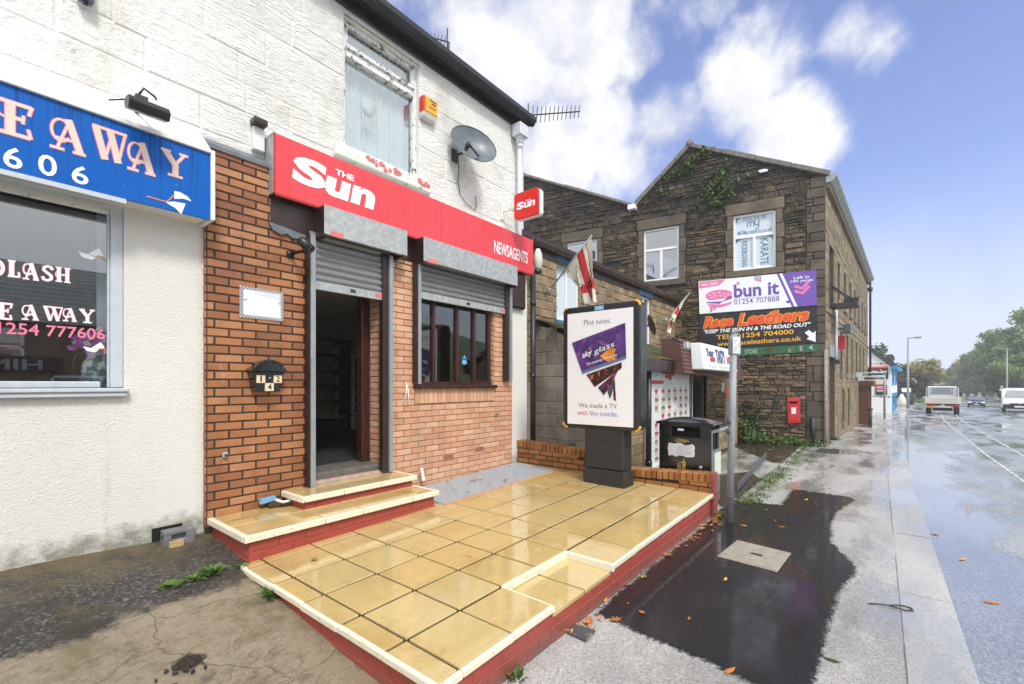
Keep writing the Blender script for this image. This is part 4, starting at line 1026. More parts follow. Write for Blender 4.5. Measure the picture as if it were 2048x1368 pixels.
for a, b in (((5.10, 8.21, .98), (5.16, 8.249, 2.2)), ((5.66, 8.21, .98), (5.72, 8.249, 2.2)), ((5.16, 8.21, 2.15), (5.66, 8.249, 2.2)), ((5.16, 8.21, .98), (5.66, 8.249, 1.03))): m.box(a, b)
for k in range(4): m.box((5.17, 8.235, 1.2 + k * .22), (5.65, 8.249, 1.215 + k * .22))
m.build('door', M['white_upvc'], fr)
m = MB(); m.box((5.10, 8.22, .70), (5.72, 8.249, .96)); [m.box((5.14, 8.215, .74 + k * .035), (5.68, 8.2199, .755 + k * .035), 1) for k in range(6)]; m.build('kick_grille', [M['white_upvc'], M['interior_dark']], fr)
cl = thing('ceiling_light', 'small round lit downlight in the shop ceiling above the doorway', 'light', (3.86, 6.62, 3.0))
m = MB(); m.lathe([(.075, 0), (.075, -.02), (.055, -.024), (.05, -.008)], (3.86, 6.62, 3.018), seg=16); m.build('rim', M['white_upvc'], cl)
m = MB(); m.lathe([(.0, -.003), (.05, -.003), (.05, 0), (0, 0)], (3.86, 6.62, 3.006), seg=16); m.build('bulb', M['lamp_light'], cl)

# ------------------------------------------------------------------ roller shutters
def shutter(label, bx0, bx1, gl_, gr_, zbot_guide_l, zbot_guide_r, zrail, lab):
    t = thing('roller_shutter', label, 'shutter', (bx0, 4.4, 3.1)); BZ0, BZ1, FYB = 3.095, 3.385, 4.28
    m = MB(); m.box((bx0, FYB, BZ0), (bx1, FYB + .004, BZ1)); m.box((bx0, FYB + .004, BZ1 - .004), (bx1, BY - .01, BZ1))
    m.box((bx0 + .02, FYB + .005, BZ0), (bx1 - .02, FYB + .05, BZ0 + .004)); m.build('housing', M['galvanised'], t, bevel=.002)
    m = MB(); m.box((bx0 - .002, FYB + .004, BZ0 - .02), (bx0 + .05, BY, BZ1 - .006)); m.box((bx1 - .05, FYB + .004, BZ0 - .02), (bx1 + .002, BY, BZ1 - .006)); m.build('end_cheeks', M['dark_brown'], t)
    q = yq(*lab, FYB); m = MB(); put_poly(m, [(0, 0), (1, 0), (1, 1), (0, 1)], q, .002); m.build('label_sticker', M['pink_flake'], t)
    sy = BY - .035
    for (g0, g1), zb in ((gl_, zbot_guide_l), (gr_, zbot_guide_r)):
        m = MB(); left = (g0, g1) == gl_
        m.box((g0, sy - .075, zb), (g1, sy + .03, BZ0 - .002)); g_ = m.build('guide_rail', M['guide_metal'], t, bevel=.004)
        m = MB(); dx = -.012 if left else -.06
        if left: m.box((g0 - .015, sy - .06, zb + .005), (g0 - .001, BY + .0, BZ0)); 
        else: m.box((g0 - .075, sy - .04, zb + .01), (g0 - .001, sy + .03, BZ0))
        m.build('guide_backing', M['dark_brown'], g_)
    a, b = gl_[0] + .012, gr_[1] - .012
    m = MB(); z = zrail + .09; pts = []
    while z < BZ0 + .05:
        for k in range(5):
            an = math.pi * k / 5; pts.append((sy - .018 * math.sin(an) - .002, z + .062 * (k / 5)))
        z += .072; pts.append((sy + .002, z - .008))
    vs = [(a, y, z) for y, z in pts] + [(b, y, z) for y, z in pts]; n = len(pts)
    m.add(vs, [(i, i + 1, n + i + 1, n + i) for i in range(n - 1)], 0, .5, True); m.build('slat_curtain', M['slat_metal'], t)
    m = MB(); m.box((a, sy - .022, zrail), (b, sy + .012, zrail + .088)); m.box(((a + b) / 2 - .03, sy - .032, zrail + .03), ((a + b) / 2 + .03, sy - .0221, zrail + .065), 1)
    rl = m.build('bottom_rail', [M['galvanised'], M['iron_dark']], t, bevel=.004)
    m = MB(); m.box((b - .2, sy - .0245, zrail + .025), (b - .06, sy - .0222, zrail + .07)); m.build('rail_sticker', M['pink_flake'], rl)
zr1 = onY(700, 590, BY - .05).z; zr2 = onY(912, 610, BY - .05).z
shutter('roller shutter half raised above the shop doorway, galvanised housing and grey slats', 2.352, 3.375, (2.275, 2.325), (3.215, 3.262), onY(621, 979, 4.4).z, onY(777, 944, 4.4).z, zr1, (662, 461, 471, 688))
shutter('roller shutter half raised above the brown shop window, wider of the two', 3.62, 5.46, (3.635, 3.68), (5.43, 5.475), onY(828, 768, 4.4).z, onY(1004, 762, 4.4).z, zr2, (856, 516, 524, 876))

# ------------------------------------------------------------------ shop signs
SY4 = 4.40
fs = thing('fascia_sign', 'long red newsagent fascia sign with white lettering above the shutters', 'sign', (1.915, SY4, 3.39))
zt, zb = 3.955, 3.392
m = MB(); m.box((1.93, SY4 + .012, zb + .012), (6.02, UY - .02, zt - .004)); m.build('box_back', M['cream_plastic'], fs)
m = MB(); m.box((1.915, SY4 + .002, zb), (1.929, UY - .01, zt)); m.build('end_plate', M['galvanised'], fs)
m = MB(); m.box((1.93, SY4 + .03, zb - .01), (5.98, UY - .03, zb + .012)); m.build('underside', M['dark_brown'], fs)
seam = onY(883, 440, SY4).x
for a, b in ((1.925, seam - .002), (seam + .002, 6.025)):
    m = MB(); m.box((a, SY4, zb), (b, SY4 + .012, zt)); pn = m.build('face_panel', M['sign_red'], fs, bevel=.002)
m = MB(); m.box((1.918, SY4 - .004, zb), (1.932, SY4 + .02, zt + .002)); m.box((1.932, SY4 + .002, zb - .016), (6.02, SY4 + .03, zb - .001)); m.build('trim', M['red_lip'], fs)
for s, q, bo, sh_ in (('S', yq(584, 304, 361, 653, SY4), .05, .05), ('u', yq(650, 349, 388, 702, SY4), .05, .12), ('n', yq(700, 366, 404, 750, SY4), .05, .12), ('THE', yq(671, 337, 349, 708, SY4), .03, .05), ('NEWSAGENTS', yq(988, 480, 505, 1055, SY4), .018, 0)):
    m = MB(); put_text(m, s, q, .003, bo, sh_, .97); m.build_each('lettering', M['letter_white'], fs)
m = MB(); m.box((1.80, UY - .06, 3.80), (1.90, UY + .02, 4.02)); m.box((1.78, UY - .13, 4.02), (1.90, UY - .02, 4.075), 1); m.build('cable_box', [M['white_paint'], M['dark_brown']], fs, bevel=.006)

bs = thing('takeaway_sign', 'big blue takeaway sign with cream ornamental letters and white numbers', 'sign', (1.366, 4.3, 3.1))
ty = 4.30; zt = onY(420, 305, ty).z; zb = onY(420, 440, ty).z; xr = onY(420, 400, ty).x
m = MB(); m.box((-6.5, ty, zb), (xr, ty + .02, zt)); m.build('panel', M['blue_sign'], bs)
m = MB(); m.box((-6.5, ty + .02, zb + .02), (xr - .01, TY + .1, zt - .02)); m.build('box_back', M['white_paint'], bs)
m = MB(); zw = onY(415, 262, UY).z
m.prism([(-6.5, ty - .022, zt - .012), (-6.5, ty - .022, zt + .022), (-6.5, UY - .0, zw), (-6.5, UY, zt)], (xr + 6.5 + .0, 0, 0)); m.build('sloping_flashing', M['white_paint'], bs, bevel=.004)
m = MB(); m.box((xr + .001, ty - .024, zb - .0), (xr + .03, TY + .03, zt + .015)); m.build('end_trim', M['white_paint'], bs)
m = MB(); m.box((-6.5, ty - .01, zb - .035), (onY(252, 405, ty).x, ty + .06, zb - .002)); m.build('bottom_trim', M['grey_upvc'], bs)
A1, A2 = MB(), MB()
for ch, p in (('E', (-8, 190, 262, 68)), ('A', (99, 227, 294, 172)), ('W', (184, 246, 314, 254)), ('A', (254, 276, 338, 311)), ('Y', (322, 294, 346, 376))):
    q = yq(*p, ty); glyph(A1, ch, q, .002, .035); glyph(A2, ch, q, .0035, -.005)
A1.build('letter_outline', M['pink_text'], bs); A2.build('lettering', M['cream_text'], bs)
m = MB()
for s, p in (('6', (6, 289, 332, 45)), ('0', (76, 305, 347, 114)), ('6', (143, 327, 364, 177))): m = MB(); put_text(m, s, yq(*p, ty), .003, .014); m.build('number', M['letter_white'], bs)
m = MB()
lq = yq(293, 366, 412, 383, ty)
put_poly(m, [(.60, .98), (.72, 1.0), (.9, .90), (1, .72), (.80, .74), (.60, .62)], lq, .003); put_poly(m, [(.40, .38), (.60, .50), (.86, .54), (.76, .0), (.62, .22)], lq, .003)
m.build('lily', M['letter_white'], bs)
m = MB(); stroke(m, [(.0, .42), (.42, .40), (.50, .55), (.60, .80)], .055, lq, .0036, 0, 2); m.build('lily_stem', M['orange_stem'], bs)
# black floodlight on the flashing
fl = thing('sign_floodlight', 'black trough floodlight on an arm above the blue sign', 'floodlight', onY(290, 210, 4.4))
p = onY(286, 214, 4.12); a = onY(252, 205, 4.12); b = onY(335, 236, 4.12); L = b.x - a.x
m = MB(); z = a.z
sec = [(4.06, z - .055), (4.03, z + .0), (4.06, z + .04), (4.13, z + .055), (4.18, z + .03), (4.17, z - .02)]
m.prism([(a.x, y, zz) for y, zz in sec], (L, 0, 0)); m.build('housing', M['black_plastic'], fl, bevel=.006)
m = MB(); cx = a.x + L * .5
m.tube([(cx, 4.12, z + .05), (cx + .01, 4.2, z + .10), (cx, UY, z + .11)], .013, 8); m.tube([(a.x + .03, 4.15, z + .05), (a.x - .06, 4.3, z + .06)], .006, 5)
m.box((cx - .07, 4.1, z + .05), (cx + .07, 4.17, z + .085)); m.tube([(cx - .05, 4.14, z + .09), (cx - .02, 4.12, z + .15), (cx + .05, 4.14, z + .13), (cx + .09, 4.2, z + .1)], .008, 6); m.build('arm', M['iron_dark'], fl)
m = MB(); m.box((cx + .0, 4.095, z + .0555), (cx + .07, 4.125, z + .0875)); m.build('label_plate', M['white_paint'], fl)
# bulkhead at top left
fl2 = thing('wall_sensor', 'small grey sensor box on the white wall near the top left', 'sensor', onY(168, 8, UY - .03))
p = onY(168, 6, UY); m = MB(); m.prism([(p.x - .045, UY - .01, p.z - .01), (p.x - .045, UY - .1, p.z - .02), (p.x - .045, UY - .06, p.z + .16), (p.x - .045, UY - .01, p.z + .16)], (.09, 0, 0)); m.build('box', M['dish_grey'], fl2, bevel=.008)
m = MB(); m.lathe([(.016, 0), (.016, -.03), (0, -.035)], (p.x + .0, UY - .06, p.z - .012), seg=10); m.build('lens', M['black_plastic'], fl2)

# double-sided projecting sign: hung on a bracket, square to the wall
pa = onY(1046, 412, UY - .05)
ps = thing('projecting_sign', 'small square red projecting sign with white lettering at the building corner', 'sign', pa)
c0 = onX(1028, 415, 5.42); c1 = onX(1077, 405, 5.42); zt = onX(1077, 373, 5.42).z; zb = onX(1028, 441, 5.42).z
ya, yb = c0.y, c1.y
def rrect(y0, y1, z0, z1, r, n=5):
    out = []
    for cy, cz, a0 in ((y1 - r, z1 - r, 0), (y0 + r, z1 - r, 90), (y0 + r, z0 + r, 180), (y1 - r, z0 + r, 270)):
        for i in range(n + 1): an = R(a0 + 90 * i / n); out.append((cy + r * math.cos(an), cz + r * math.sin(an)))
    return out
m = MB(); rp = rrect(min(ya, yb), max(ya, yb), zb, zt, .05)
m.prism([(5.43, y, z) for y, z in rp], (.12, 0, 0)); m.build('case', M['letter_white'], ps, bevel=.012, seg=2)
m = MB(); m.prism([(5.415, y, z) for y, z in rp], (.04, 0, 0)); m.build('face', M['sign_red_deep'], ps, bevel=.006)
m = MB(); Q = lambda y0, z0, y1, z1: [V3((5.415, y0, z1)), V3((5.415, y1, z1)), V3((5.415, y1, z0)), V3((5.415, y0, z0))]
h = zt - zb; wdt = ya - yb; mz = (zt + zb) / 2 - .01
put_text(m, 'S', Q(ya - wdt * .12, mz - h * .13, ya - wdt * .42, mz + h * .15), .003, .05, .05); put_text(m, 'un', Q(ya - wdt * .42, mz - h * .13, ya - wdt * .88, mz + h * .09), .003, .04, .12, .95); put_text(m, 'THE', Q(ya - wdt * .50, mz + h * .105, ya - wdt * .70, mz + h * .16), .003, .03)
m.build_each('lettering', M['letter_white'], ps)
m = MB(); z = zb + .2; m.tube([(5.48, max(ya, yb), z), (5.48, UY - .02, z + .01)], .012, 8); m.box((5.43, UY - .02, z - .11), (5.53, UY - .001, z + .13)); m.build('bracket', M['white_paint'], ps)

# ------------------------------------------------------------------ fittings on the terrace
p = onY(862, 217, UY)
al = thing('alarm_box', 'red and yellow burglar alarm box beside the upper window', 'alarm box', p)
m = MB(); a = onY(850, 188, UY - .09); b = onY(875, 235, UY - .09)
x0, x1, z1, z0 = a.x, b.x, onY(862, 197, UY - .09).z, onY(862, 240, UY - .09).z
m.box((x0 - .02, UY - .09, z0 + .08), (x1, UY - .0, z1)); m.build('red_case', M['alarm_red'], al, bevel=.008)
m = MB(); m.box((x0 + .0, UY - .096, z0 + .085), (x1 - .006, UY - .0901, z1 - .01)); yf = m.build('yellow_front', M['yellow_plastic'], al)
m = MB(); m.prism([(x0 - .02, UY - .0, z0), (x0 - .02, UY - .07, z0 + .01), (x0 - .02, UY - .095, z0 + .079), (x0 - .02, UY, z0 + .079)], (x1 - x0 + .02, 0, 0)); m.build('lower_case', M['cream_plastic'], al, bevel=.008)
m = MB()
for k, (a, b, c, d) in enumerate(((.35, .9, .82, .92), (.5, .85, .60, .72), (.3, .9, .38, .42), (.3, .8, .28, .32))):
    m.box((x0 + (x1 - x0) * a, UY - .0975, z0 + .09 + (z1 - z0 - .1) * c), (x0 + (x1 - x0) * b, UY - .0961, z0 + .09 + (z1 - z0 - .1) * d))
m.build('printing', M['brown_timber'], yf)
# satellite dish: tilted oval reflector on an arm
dc = onY(948, 287, UY - .28); dn = V3((-.42, -.86, .26)).normalized()
sd = thing('satellite_dish', 'dark grey oval satellite dish with black arm on the white wall', 'satellite dish', onY(908, 300, UY))
du = V3((0, 0, 1)).cross(dn).normalized(); dv = dn.cross(du).normalized()
if du.dot(RT) < 0: du = -du
rad = .36 
m = MB(); vs = []; n = 28; rings = 6
for k in range(rings + 1):
    r = k / rings
    for i in range(n):
        an = 2 * math.pi * i / n; vs.append(dc + du * (r * rad * math.cos(an) * .90) + dv * (r * rad * .74 * math.sin(an) - r * rad * .12 * math.cos(an)) - dn * (.07 * (1 - r * r)))
fs_ = [(k * n + i, k * n + (i + 1) % n, (k + 1) * n + (i + 1) % n, (k + 1) * n + i) for k in range(rings) for i in range(n)]
m.add(vs, fs_, 0, .5, True); m.tube([vs[rings * n + i] for i in range(n)] + [vs[rings * n]], .007, 5); m.build('reflector', M['dish_grey'], sd)
m = MB(); e0 = onY(957, 312, UY - .34); e1 = onY(937, 288, UY - .62)
m.tube([e0, e0 * .45 + e1 * .55, e1], [.016, .014, .014], 7); m.build('arm', M['black_plastic'], sd)
m = MB(); m.tube([e1 - dn * .02, e1 - dn * .10], [.032, .026], 10); m.tube([e1 + dn * .0, e1 + dn * .02 - dv * .05], [.028, .02], 8); m.build('receiver', M['black_plastic'], sd)
m = MB(); wp = onY(908, 312, UY); m.tube([dc - dn * .07, dc - dn * .12, (wp.x, UY - .02, wp.z)], .018, 7); m.box((wp.x - .05, UY - .02, wp.z - .09), (wp.x + .05, UY, wp.z + .09)); m.build('wall_bracket', M['iron_dark'], sd)
cb = [(916, 310), (918, 340), (916, 366), (920, 388), (930, 404), (944, 417), (950, 420), (953, 412), (951, 392)]
cbl = MB(); cbl.tube([onY(x, y, UY - .02) for x, y in cb], .006, 5); c_ = cbl.build('hanging_cable', M['black_plastic']); tag(c_, 'black cable looping down the white wall below the dish', 'cable')
# downpipes at the end of the terrace
dp = thing('white_downpipe', 'pale downpipe with square hopper at the corner of the white terrace', 'downpipe', (5.93, UY - .1, 3.3))
hx = onY(1042, 270, UY - .12); m = MB(); m.box((hx.x - .12, UY - .2, EAVE - .36), (hx.x + .1, UY - .03, EAVE - .17)); m.prism([(hx.x - .07, UY - .17, EAVE - .36), (hx.x + .06, UY - .17, EAVE - .36), (hx.x + .03, UY - .14, EAVE - .45), (hx.x - .04, UY - .14, EAVE - .45)], (0, .1, 0)); m.build('hopper', M['pipe_white'], dp, bevel=.006)
m = MB(); m.tube([(hx.x, UY - .09, EAVE - .4), (hx.x, UY - .09, 4.1), (hx.x, UY - .09, 3.95), (hx.x + .12, UY - .12, 3.82), (hx.x + .16, UY - .12, 3.66)], .038, 10); [m.tube([(hx.x, UY - .09, zz), (hx.x, UY - .09, zz - .07)], .046, 10) for zz in (EAVE - .46, 4.3)]; m.build('pipe', M['pipe_white'], dp)
dp2 = thing('black_downpipe', 'black downpipe running down between the white pier and the block wall', 'downpipe', (6.10, UY - .1, .1))
m = MB(); m.tube([(6.10, UY - .14, .15), (6.10, UY - .14, 3.45)], .045, 10); [m.tube([(6.10, UY - .14, zz), (6.10, UY - .14, zz + .07)], .055, 10) for zz in (.6, 1.7, 2.9)]; m.build('pipe', M['gutter_black'], dp2)
m = MB(); m.tube([(6.10, UY - .14, .16), (6.02, UY - .3, .36), (5.98, UY - .8, .40), (5.72, UY - 1.9, .36)], .012, 6); m.build('loose_cable', M['black_plastic'], dp2)
# TV aerials on the roof
def aerial(label, base, top, tip, nel):
    t = thing('television_aerial', label, 'aerial', base)
    m = MB(); m.tube([base, top], .022, 6); m.build('mast', M['iron_dark'], t)
    m = MB(); m.tube([top, tip], .012, 5); d = (tip - top); up = V3((0, 0, 1)); s = d.cross(up).normalized()
    for k in range(nel):
        c = top + d * (.12 + .86 * k / (nel - 1)); L = .16 - .05 * k / nel; m.tube([c - s * L * .35 - up * L * .8, c + s * L * .35 + up * L * .8], .007, 4)
    c = top + d * .04; m.tube([c - up * .22, c + up * .22], .012, 5); m.tube([c - up * .2, c - up * .2 + d.normalized() * .12], .01, 4); m.build('antenna', M['iron_dark'], t)
aerial('television aerial on a short mast standing behind the black gutter', atT(897, 125, 7.6), atT(897, 84, 7.6), atT(838, 68, 7.7), 8)
aerial('long television aerial pointing right from the gutter end', atT(1010, 262, 8.4), atT(1052, 231, 8.4), atT(1160, 223, 8.6), 12)

# camera, notice, letterbox and small things on the brick pier
sc_ = thing('security_camera', 'black bullet security camera beside the shutter guide rail', 'camera', onY(580, 508, BY))
m = MB(); a = onY(601, 480, 4.30); b = onY(622, 500, 4.22); m.tube([a, a + (b - a) * .12, b], [.042, .046, .046], 14); m.build('body', M['black_plastic'], sc_)
m = MB(); m.tube([b, b + (b - a) * .05], [.048, .04], 14); m.build('lens_ring', M['black_gloss'], sc_)
m = MB(); w0 = onY(580, 508, BY - .01); m.tube([w0, w0 + V3((0, -.02, 0))], .038, 10); m.tube([w0, (a + b) / 2 + V3((0, .03, -.05)), (a + b) / 2], .016, 7); m.build('bracket', M['black_plastic'], sc_)
nb = thing('notice_board', 'white notice with a black and white checkered border on the brick pier', 'notice', onY(523, 605, BY))
q = yq(480, 571, 634, 567, BY - .012); m = MB(); a, b, c, d = q; m.prism([a, b, c, d], (0, .008, 0)); m.build('board', M['tile_white'], nb)
m = MB(); nx_, ny_ = 28, 21
for i in range(nx_):
    for j in range(ny_):
        if (i < 2 or j < 2 or i >= nx_ - 2 or j >= ny_ - 2) and (i + j) % 2: put_poly(m, [(i / nx_, j / ny_), ((i + 1) / nx_, j / ny_), ((i + 1) / nx_, (j + 1) / ny_), (i / nx_, (j + 1) / ny_)], q, .002)
put_poly(m, [(.08, .54), (.15, .58), (.15, .61), (.08, .57)], q, .002); put_poly(m, [(.87, .56), (.94, .60), (.94, .64), (.87, .60)], q, .002); put_poly(m, circ(.52, .09, .014), q, .0025)
m.build('checkered_border', M['ink_dark'], nb)
m = MB(); put_text(m, 'WARNING!', [bil(q, .30, .90), bil(q, .92, .90), bil(q, .92, .72), bil(q, .30, .72)], .002, .02); m.build('faded_lettering', M['net_blind'] if False else M['pipe_white'], nb)
lb = thing('letterbox', 'black wall letterbox with scalloped roof and number tiles on the brick pier', 'letterbox', onY(540, 750, BY))
q = yq(505, 726, 784, 571, 4.36); x0, x1, z1, z0 = q[0].x, q[1].x, q[0].z, q[3].z; cx = (x0 + x1) / 2; w_ = x1 - x0
m = MB(); yf_, ybk = 4.36, BY - .004
def taper(w0, w1, za, zb_):
    m.hexa([(cx - w0, yf_ + .02, za), (cx + w0, yf_ + .02, za), (cx + w0, ybk, za), (cx - w0, ybk, za), (cx - w1, yf_, zb_), (cx + w1, yf_, zb_), (cx + w1, ybk, zb_), (cx - w1, ybk, zb_)])
taper(w_ * .37, w_ * .46, z0, z0 + (z1 - z0) * .72); m.build('body', M['black_gloss'], lb, bevel=.008)
m = MB(); zr = z0 + (z1 - z0) * .72; top = z1 + .035
arc = [(cx - w_ * .52, zr), (cx - w_ * .52, zr + .02)] + [(cx + w_ * .36 * math.sin(a_) * 1.0, zr + .045 + (top - zr - .045) * math.cos(a_)) for a_ in [R(-80 + 16 * i) for i in range(11)]] + [(cx + w_ * .52, zr + .02), (cx + w_ * .52, zr)]
m.prism([(x, yf_ - .018, z) for x, z in arc], (0, ybk - yf_ + .018, 0))
for i in range(9):
    a_ = R(-70 + 17.5 * i); m.lathe([(.013, -.006), (.013, .01)], (cx + w_ * .40 * math.sin(a_), yf_ - .022, zr + .035 + (top - zr - .045) * math.cos(a_)), 'Y', 10)
m.build('roof', M['black_gloss'], lb, bevel=.003)
m = MB(); m.box((cx - w_ * .36, yf_ - .008, zr - .035), (cx + w_ * .36, yf_ + .01, zr - .012)); m.build('slot_flap', M['black_plastic'], lb)
yp = yf_ + .004; s = w_ * .255; tz = z0 + (z1 - z0) * .60
N1, N2 = MB(), MB()
for ch, ox, oz in (('1', -1.5, 0), ('2', .5, 0), ('4', -.5, -1)):
    a = (cx + ox * s, tz + (oz - 1) * s); N1.box((a[0] + .001, yp - .008, a[1]), (a[0] + s - .001, yp + .02, a[1] + s - .002))
    k0, k1 = (.40, .60) if ch == '1' else (.28, .74); q = [V3((a[0] + s * k0, yp - .008, a[1] + s * .85)), V3((a[0] + s * k1, yp - .008, a[1] + s * .85)), V3((a[0] + s * k1, yp - .008, a[1] + s * .15)), V3((a[0] + s * k0, yp - .008, a[1] + s * .15))]; put_text(N2, ch, q, .002, .01)
N1.build('number_tiles', M['plate_cream'], lb); N2.build('numerals', M['ink_dark'], lb)
m = MB(); m.lathe([(.009, 0), (.009, -.012)], (cx, yp - .004, tz - s * .4), 'Y', 10); m.build('lock', M['galvanised'], lb)
for nm, lab, px, py in (('pipe_cap', 'grey metal cap plugged into the brick pier above the steps', 450, 910), ('pipe_cap', 'small grey cap on the peach brick under the shop window', 992, 828)):
    p = onY(px, py, BY - .01); t = thing(nm, lab, 'pipe cap', p); m = MB(); m.box((p.x - .022, BY - .03, p.z - .025), (p.x + .022, BY - .001, p.z + .025)); m.build('plate', M['gutter_grey'], t, bevel=.008)
    m = MB(); m.lathe([(.012, 0), (.012, -.02)], (p.x, BY - .028, p.z), 'Y', 8); m.build('stud', M['iron_dark'], t)
m = MB()
for k in range(3): m.tube([onY(x, y, BY - .05) for x, y in ((813, 765), (812 + k, 785), (810 - k * 2, 800), (815 + k, 806), (818, 790 + k * 5), (815, 770))], .0035, 4)
tag(m.build('white_string', M['white_paint']), 'thin white string hanging at the left end of the window sill', 'string')
m = MB(); p = onY(845, 950, 4.44); m.hexa([(p.x - .015, 4.42, p.z - .07), (p.x + .03, 4.42, p.z - .07), (p.x + .03, 4.44, p.z - .07), (p.x - .015, 4.44, p.z - .07), (p.x - .035, 4.43, p.z + .07), (p.x + .0, 4.43, p.z + .09), (p.x + .0, 4.45, p.z + .09), (p.x - .035, 4.45, p.z + .07)])
tag(m.build('paper_scrap', M['torn_paper']), 'scrap of torn paper stuck upright at the end of the grating', 'litter')
# vase of flowers behind the takeaway glass
vx = onY(191, 740, 4.66); vz = TW[2] + .02
va = thing('flower_vase', 'teal glazed vase of purple flowers inside the takeaway window', 'vase', (vx.x, 4.66, vz))
FRm = 4.70
m = MB(); m.lathe([(.05, 0), (.058, .01), (.075, .06), (.08, .12), (.07, .17), (.045, .21), (.04, .23), (.05, .25)], (vx.x, FRm, vz), seg=20, sx=1, sy=.6); m.build('vase_body', M['vase_glaze'], va)
m = MB(); rr = random.Random(8)
for k in range(90):
    c = V3((vx.x + rr.gauss(.01, .06), FRm + rr.uniform(-.015, .02), vz + .32 + rr.gauss(0, .045))); s = rr.uniform(.018, .04); a_ = rr.uniform(0, 6.28)
    m.face([c + V3((math.cos(a_ + q) * s, rr.uniform(-.012, .012), math.sin(a_ + q) * s * .8)) for q in (0, 1.5, 3.1, 4.6)], rr.choice((0, 0, 0, 1)))
m.build('flowers', [M['flower_purple'], M['palepink_text']], va)
m = MB(); m.tube([(vx.x - .05, FRm, vz + .26), (vx.x - .11, FRm, vz + .22), (vx.x - .13, FRm, vz + .08)], .006, 5); m.build('stem', M['weed_green'], va)

# ------------------------------------------------------------------ advertising panel on its pedestal
AX = 5.28; A = lambda px, py: onX(px, py, AX)
tl, tr, br, bl_ = A(1126, 617), A(1280, 599), A(1281, 861), A(1135, 857)
y0, y1 = tr.y, tl.y; z0, z1 = (br.z + bl_.z) / 2, (tl.z + tr.z) / 2
ad = thing('advertising_panel', 'freestanding advertising poster panel with rounded black frame on a dark pedestal', 'advert panel', (AX + .1, (y0 + y1) / 2, PZ(AX, 2.7)))
m = MB(); m.prism([(AX, y, z) for y, z in rrect(y0, y1, z0, z1, .07)], (.23, 0, 0)); m.build('case', M['panel_black'], ad, bevel=.018, seg=2)
m = MB(); m.prism([(AX + .232, y, z) for y, z in rrect(y0 + .02, y1 - .02, z0 + .02, z1 - .02, .07)], (.03, 0, 0)); m.build('rear_frame', M['galvanised'], ad, bevel=.008)
m = MB()
for cy, cz, sy_, sz_ in ((y1, z1, -1, -1), (y0, z1, 1, -1), (y1, z0, -1, 1), (y0, z0, 1, 1)):
    ctr = (cy + sy_ * .07, cz + sz_ * .07); pts = []
    for i in range(8):
        a_ = R(90 * i / 7); pts.append((ctr[0] - sy_ * .066 * math.cos(a_), ctr[1] - sz_ * .066 * math.sin(a_)))
    m.tube([(AX + .012, y, z) for y, z in pts], .017, 6)
m.build('corner_guards', M['yellow_plastic'], ad)
pq = [A(1136, 629), A(1268, 607), A(1272, 857), A(1141, 850)]
pz1, pz0 = z1 - .085, z0 + .05; py1, py0 = y1 - .075, y0 + .085
PQ = [V3((AX - .004, py1, pz1)), V3((AX - .004, py0, pz1)), V3((AX - .004, py0, pz0)), V3((AX - .004, py1, pz0))]
m = MB(); m.prism(PQ, (.003, 0, 0)); po = m.build('poster', M['poster_white'], ad)
UVq = lambda x0, y0_, x1, y1_: [bil(PQ, x0, y1_), bil(PQ, x1, y1_), bil(PQ, x1, y0_), bil(PQ, x0, y0_)]
m = MB(); put_text(m, 'Plot twist.', UVq(.27, .885, .68, .93), .002, -.004); put_text(m, 'We made a TV', UVq(.185, .152, .77, .192), .002, -.004); m.build_each('grey_lettering', M['poster_grey'], po)
# "with Sky inside." runs from pink to blue
wds = (('with', .165, .33, 'poster_pink'), ('Sky', .36, .49, 'poster_mauve'), ('inside.', .52, .79, 'poster_blue'))
for s, a, b, mt in wds:
    m = MB(); put_text(m, s, UVq(a, .083 if s != 'Sky' else .073, b, .125), .002, -.003); m.build('tinted_lettering', M[mt], po)
def scr(name, pts, mt, off): m = MB(); put_poly(m, pts, PQ, off); m.build(name, M[mt], po)
def px2(p): return (p[0] - 107) / (608 - 107), 1 - (p[1] - (140 - (p[0] - 107) * .09)) / (790 + (p[0] - 107) * .165 / 1)
scr('screen', [(.075, .735), (.89, .875), (.905, .575), (.245, .455)], 'screen_violet', .006); scr('screen_edge', [(.237, .474), (.902, .598), (.905, .575), (.245, .452)], 'screen_base', .0068)
scr('screen', [(.31, .445), (.84, .545), (.84, .495), (.44, .335)], 'screen_ember', .0052); scr('screen', [(.49, .33), (.79, .48), (.71, .375), (.58, .262)], 'screen_magenta', .0044); scr('screen', [(.63, .305), (.75, .41), (.69, .26), (.665, .232)], 'screen_grey', .0037); scr('screen', [(.715, .33), (.74, .40), (.76, .215), (.72, .228)], 'screen_magenta', .003)
m = MB(); put_poly(m, [(.52, .60), (.66, .67), (.76, .66), (.72, .60), (.80, .56), (.66, .545), (.58, .575)], PQ, .0066); m.build('orange_swirl', M['screen_orange'], po)
tq = lambda x0, x1, yb0, yb1, h: [bil(PQ, x0, yb0 + h), bil(PQ, x1, yb1 + h), bil(PQ, x1, yb1), bil(PQ, x0, yb0)]
m = MB(); put_text(m, 'sky', tq(.25, .40, .575, .607, .066), .0085, .018); put_text(m, 'glass', tq(.435, .735, .606, .668, .062), .0085, -.002); put_text(m, 'The streaming TV from Sky', tq(.315, .78, .518, .595, .028), .0085, .006); m.build_each('white_lettering', M['letter_white'], po)
m = MB(); yc = (y0 + y1) / 2; m.box((AX - .006, yc - .065, z1 - .075), (AX + .01, yc + .065, z1 - .02)); bd = m.build('maker_badge', M['brush_blue'], ad)
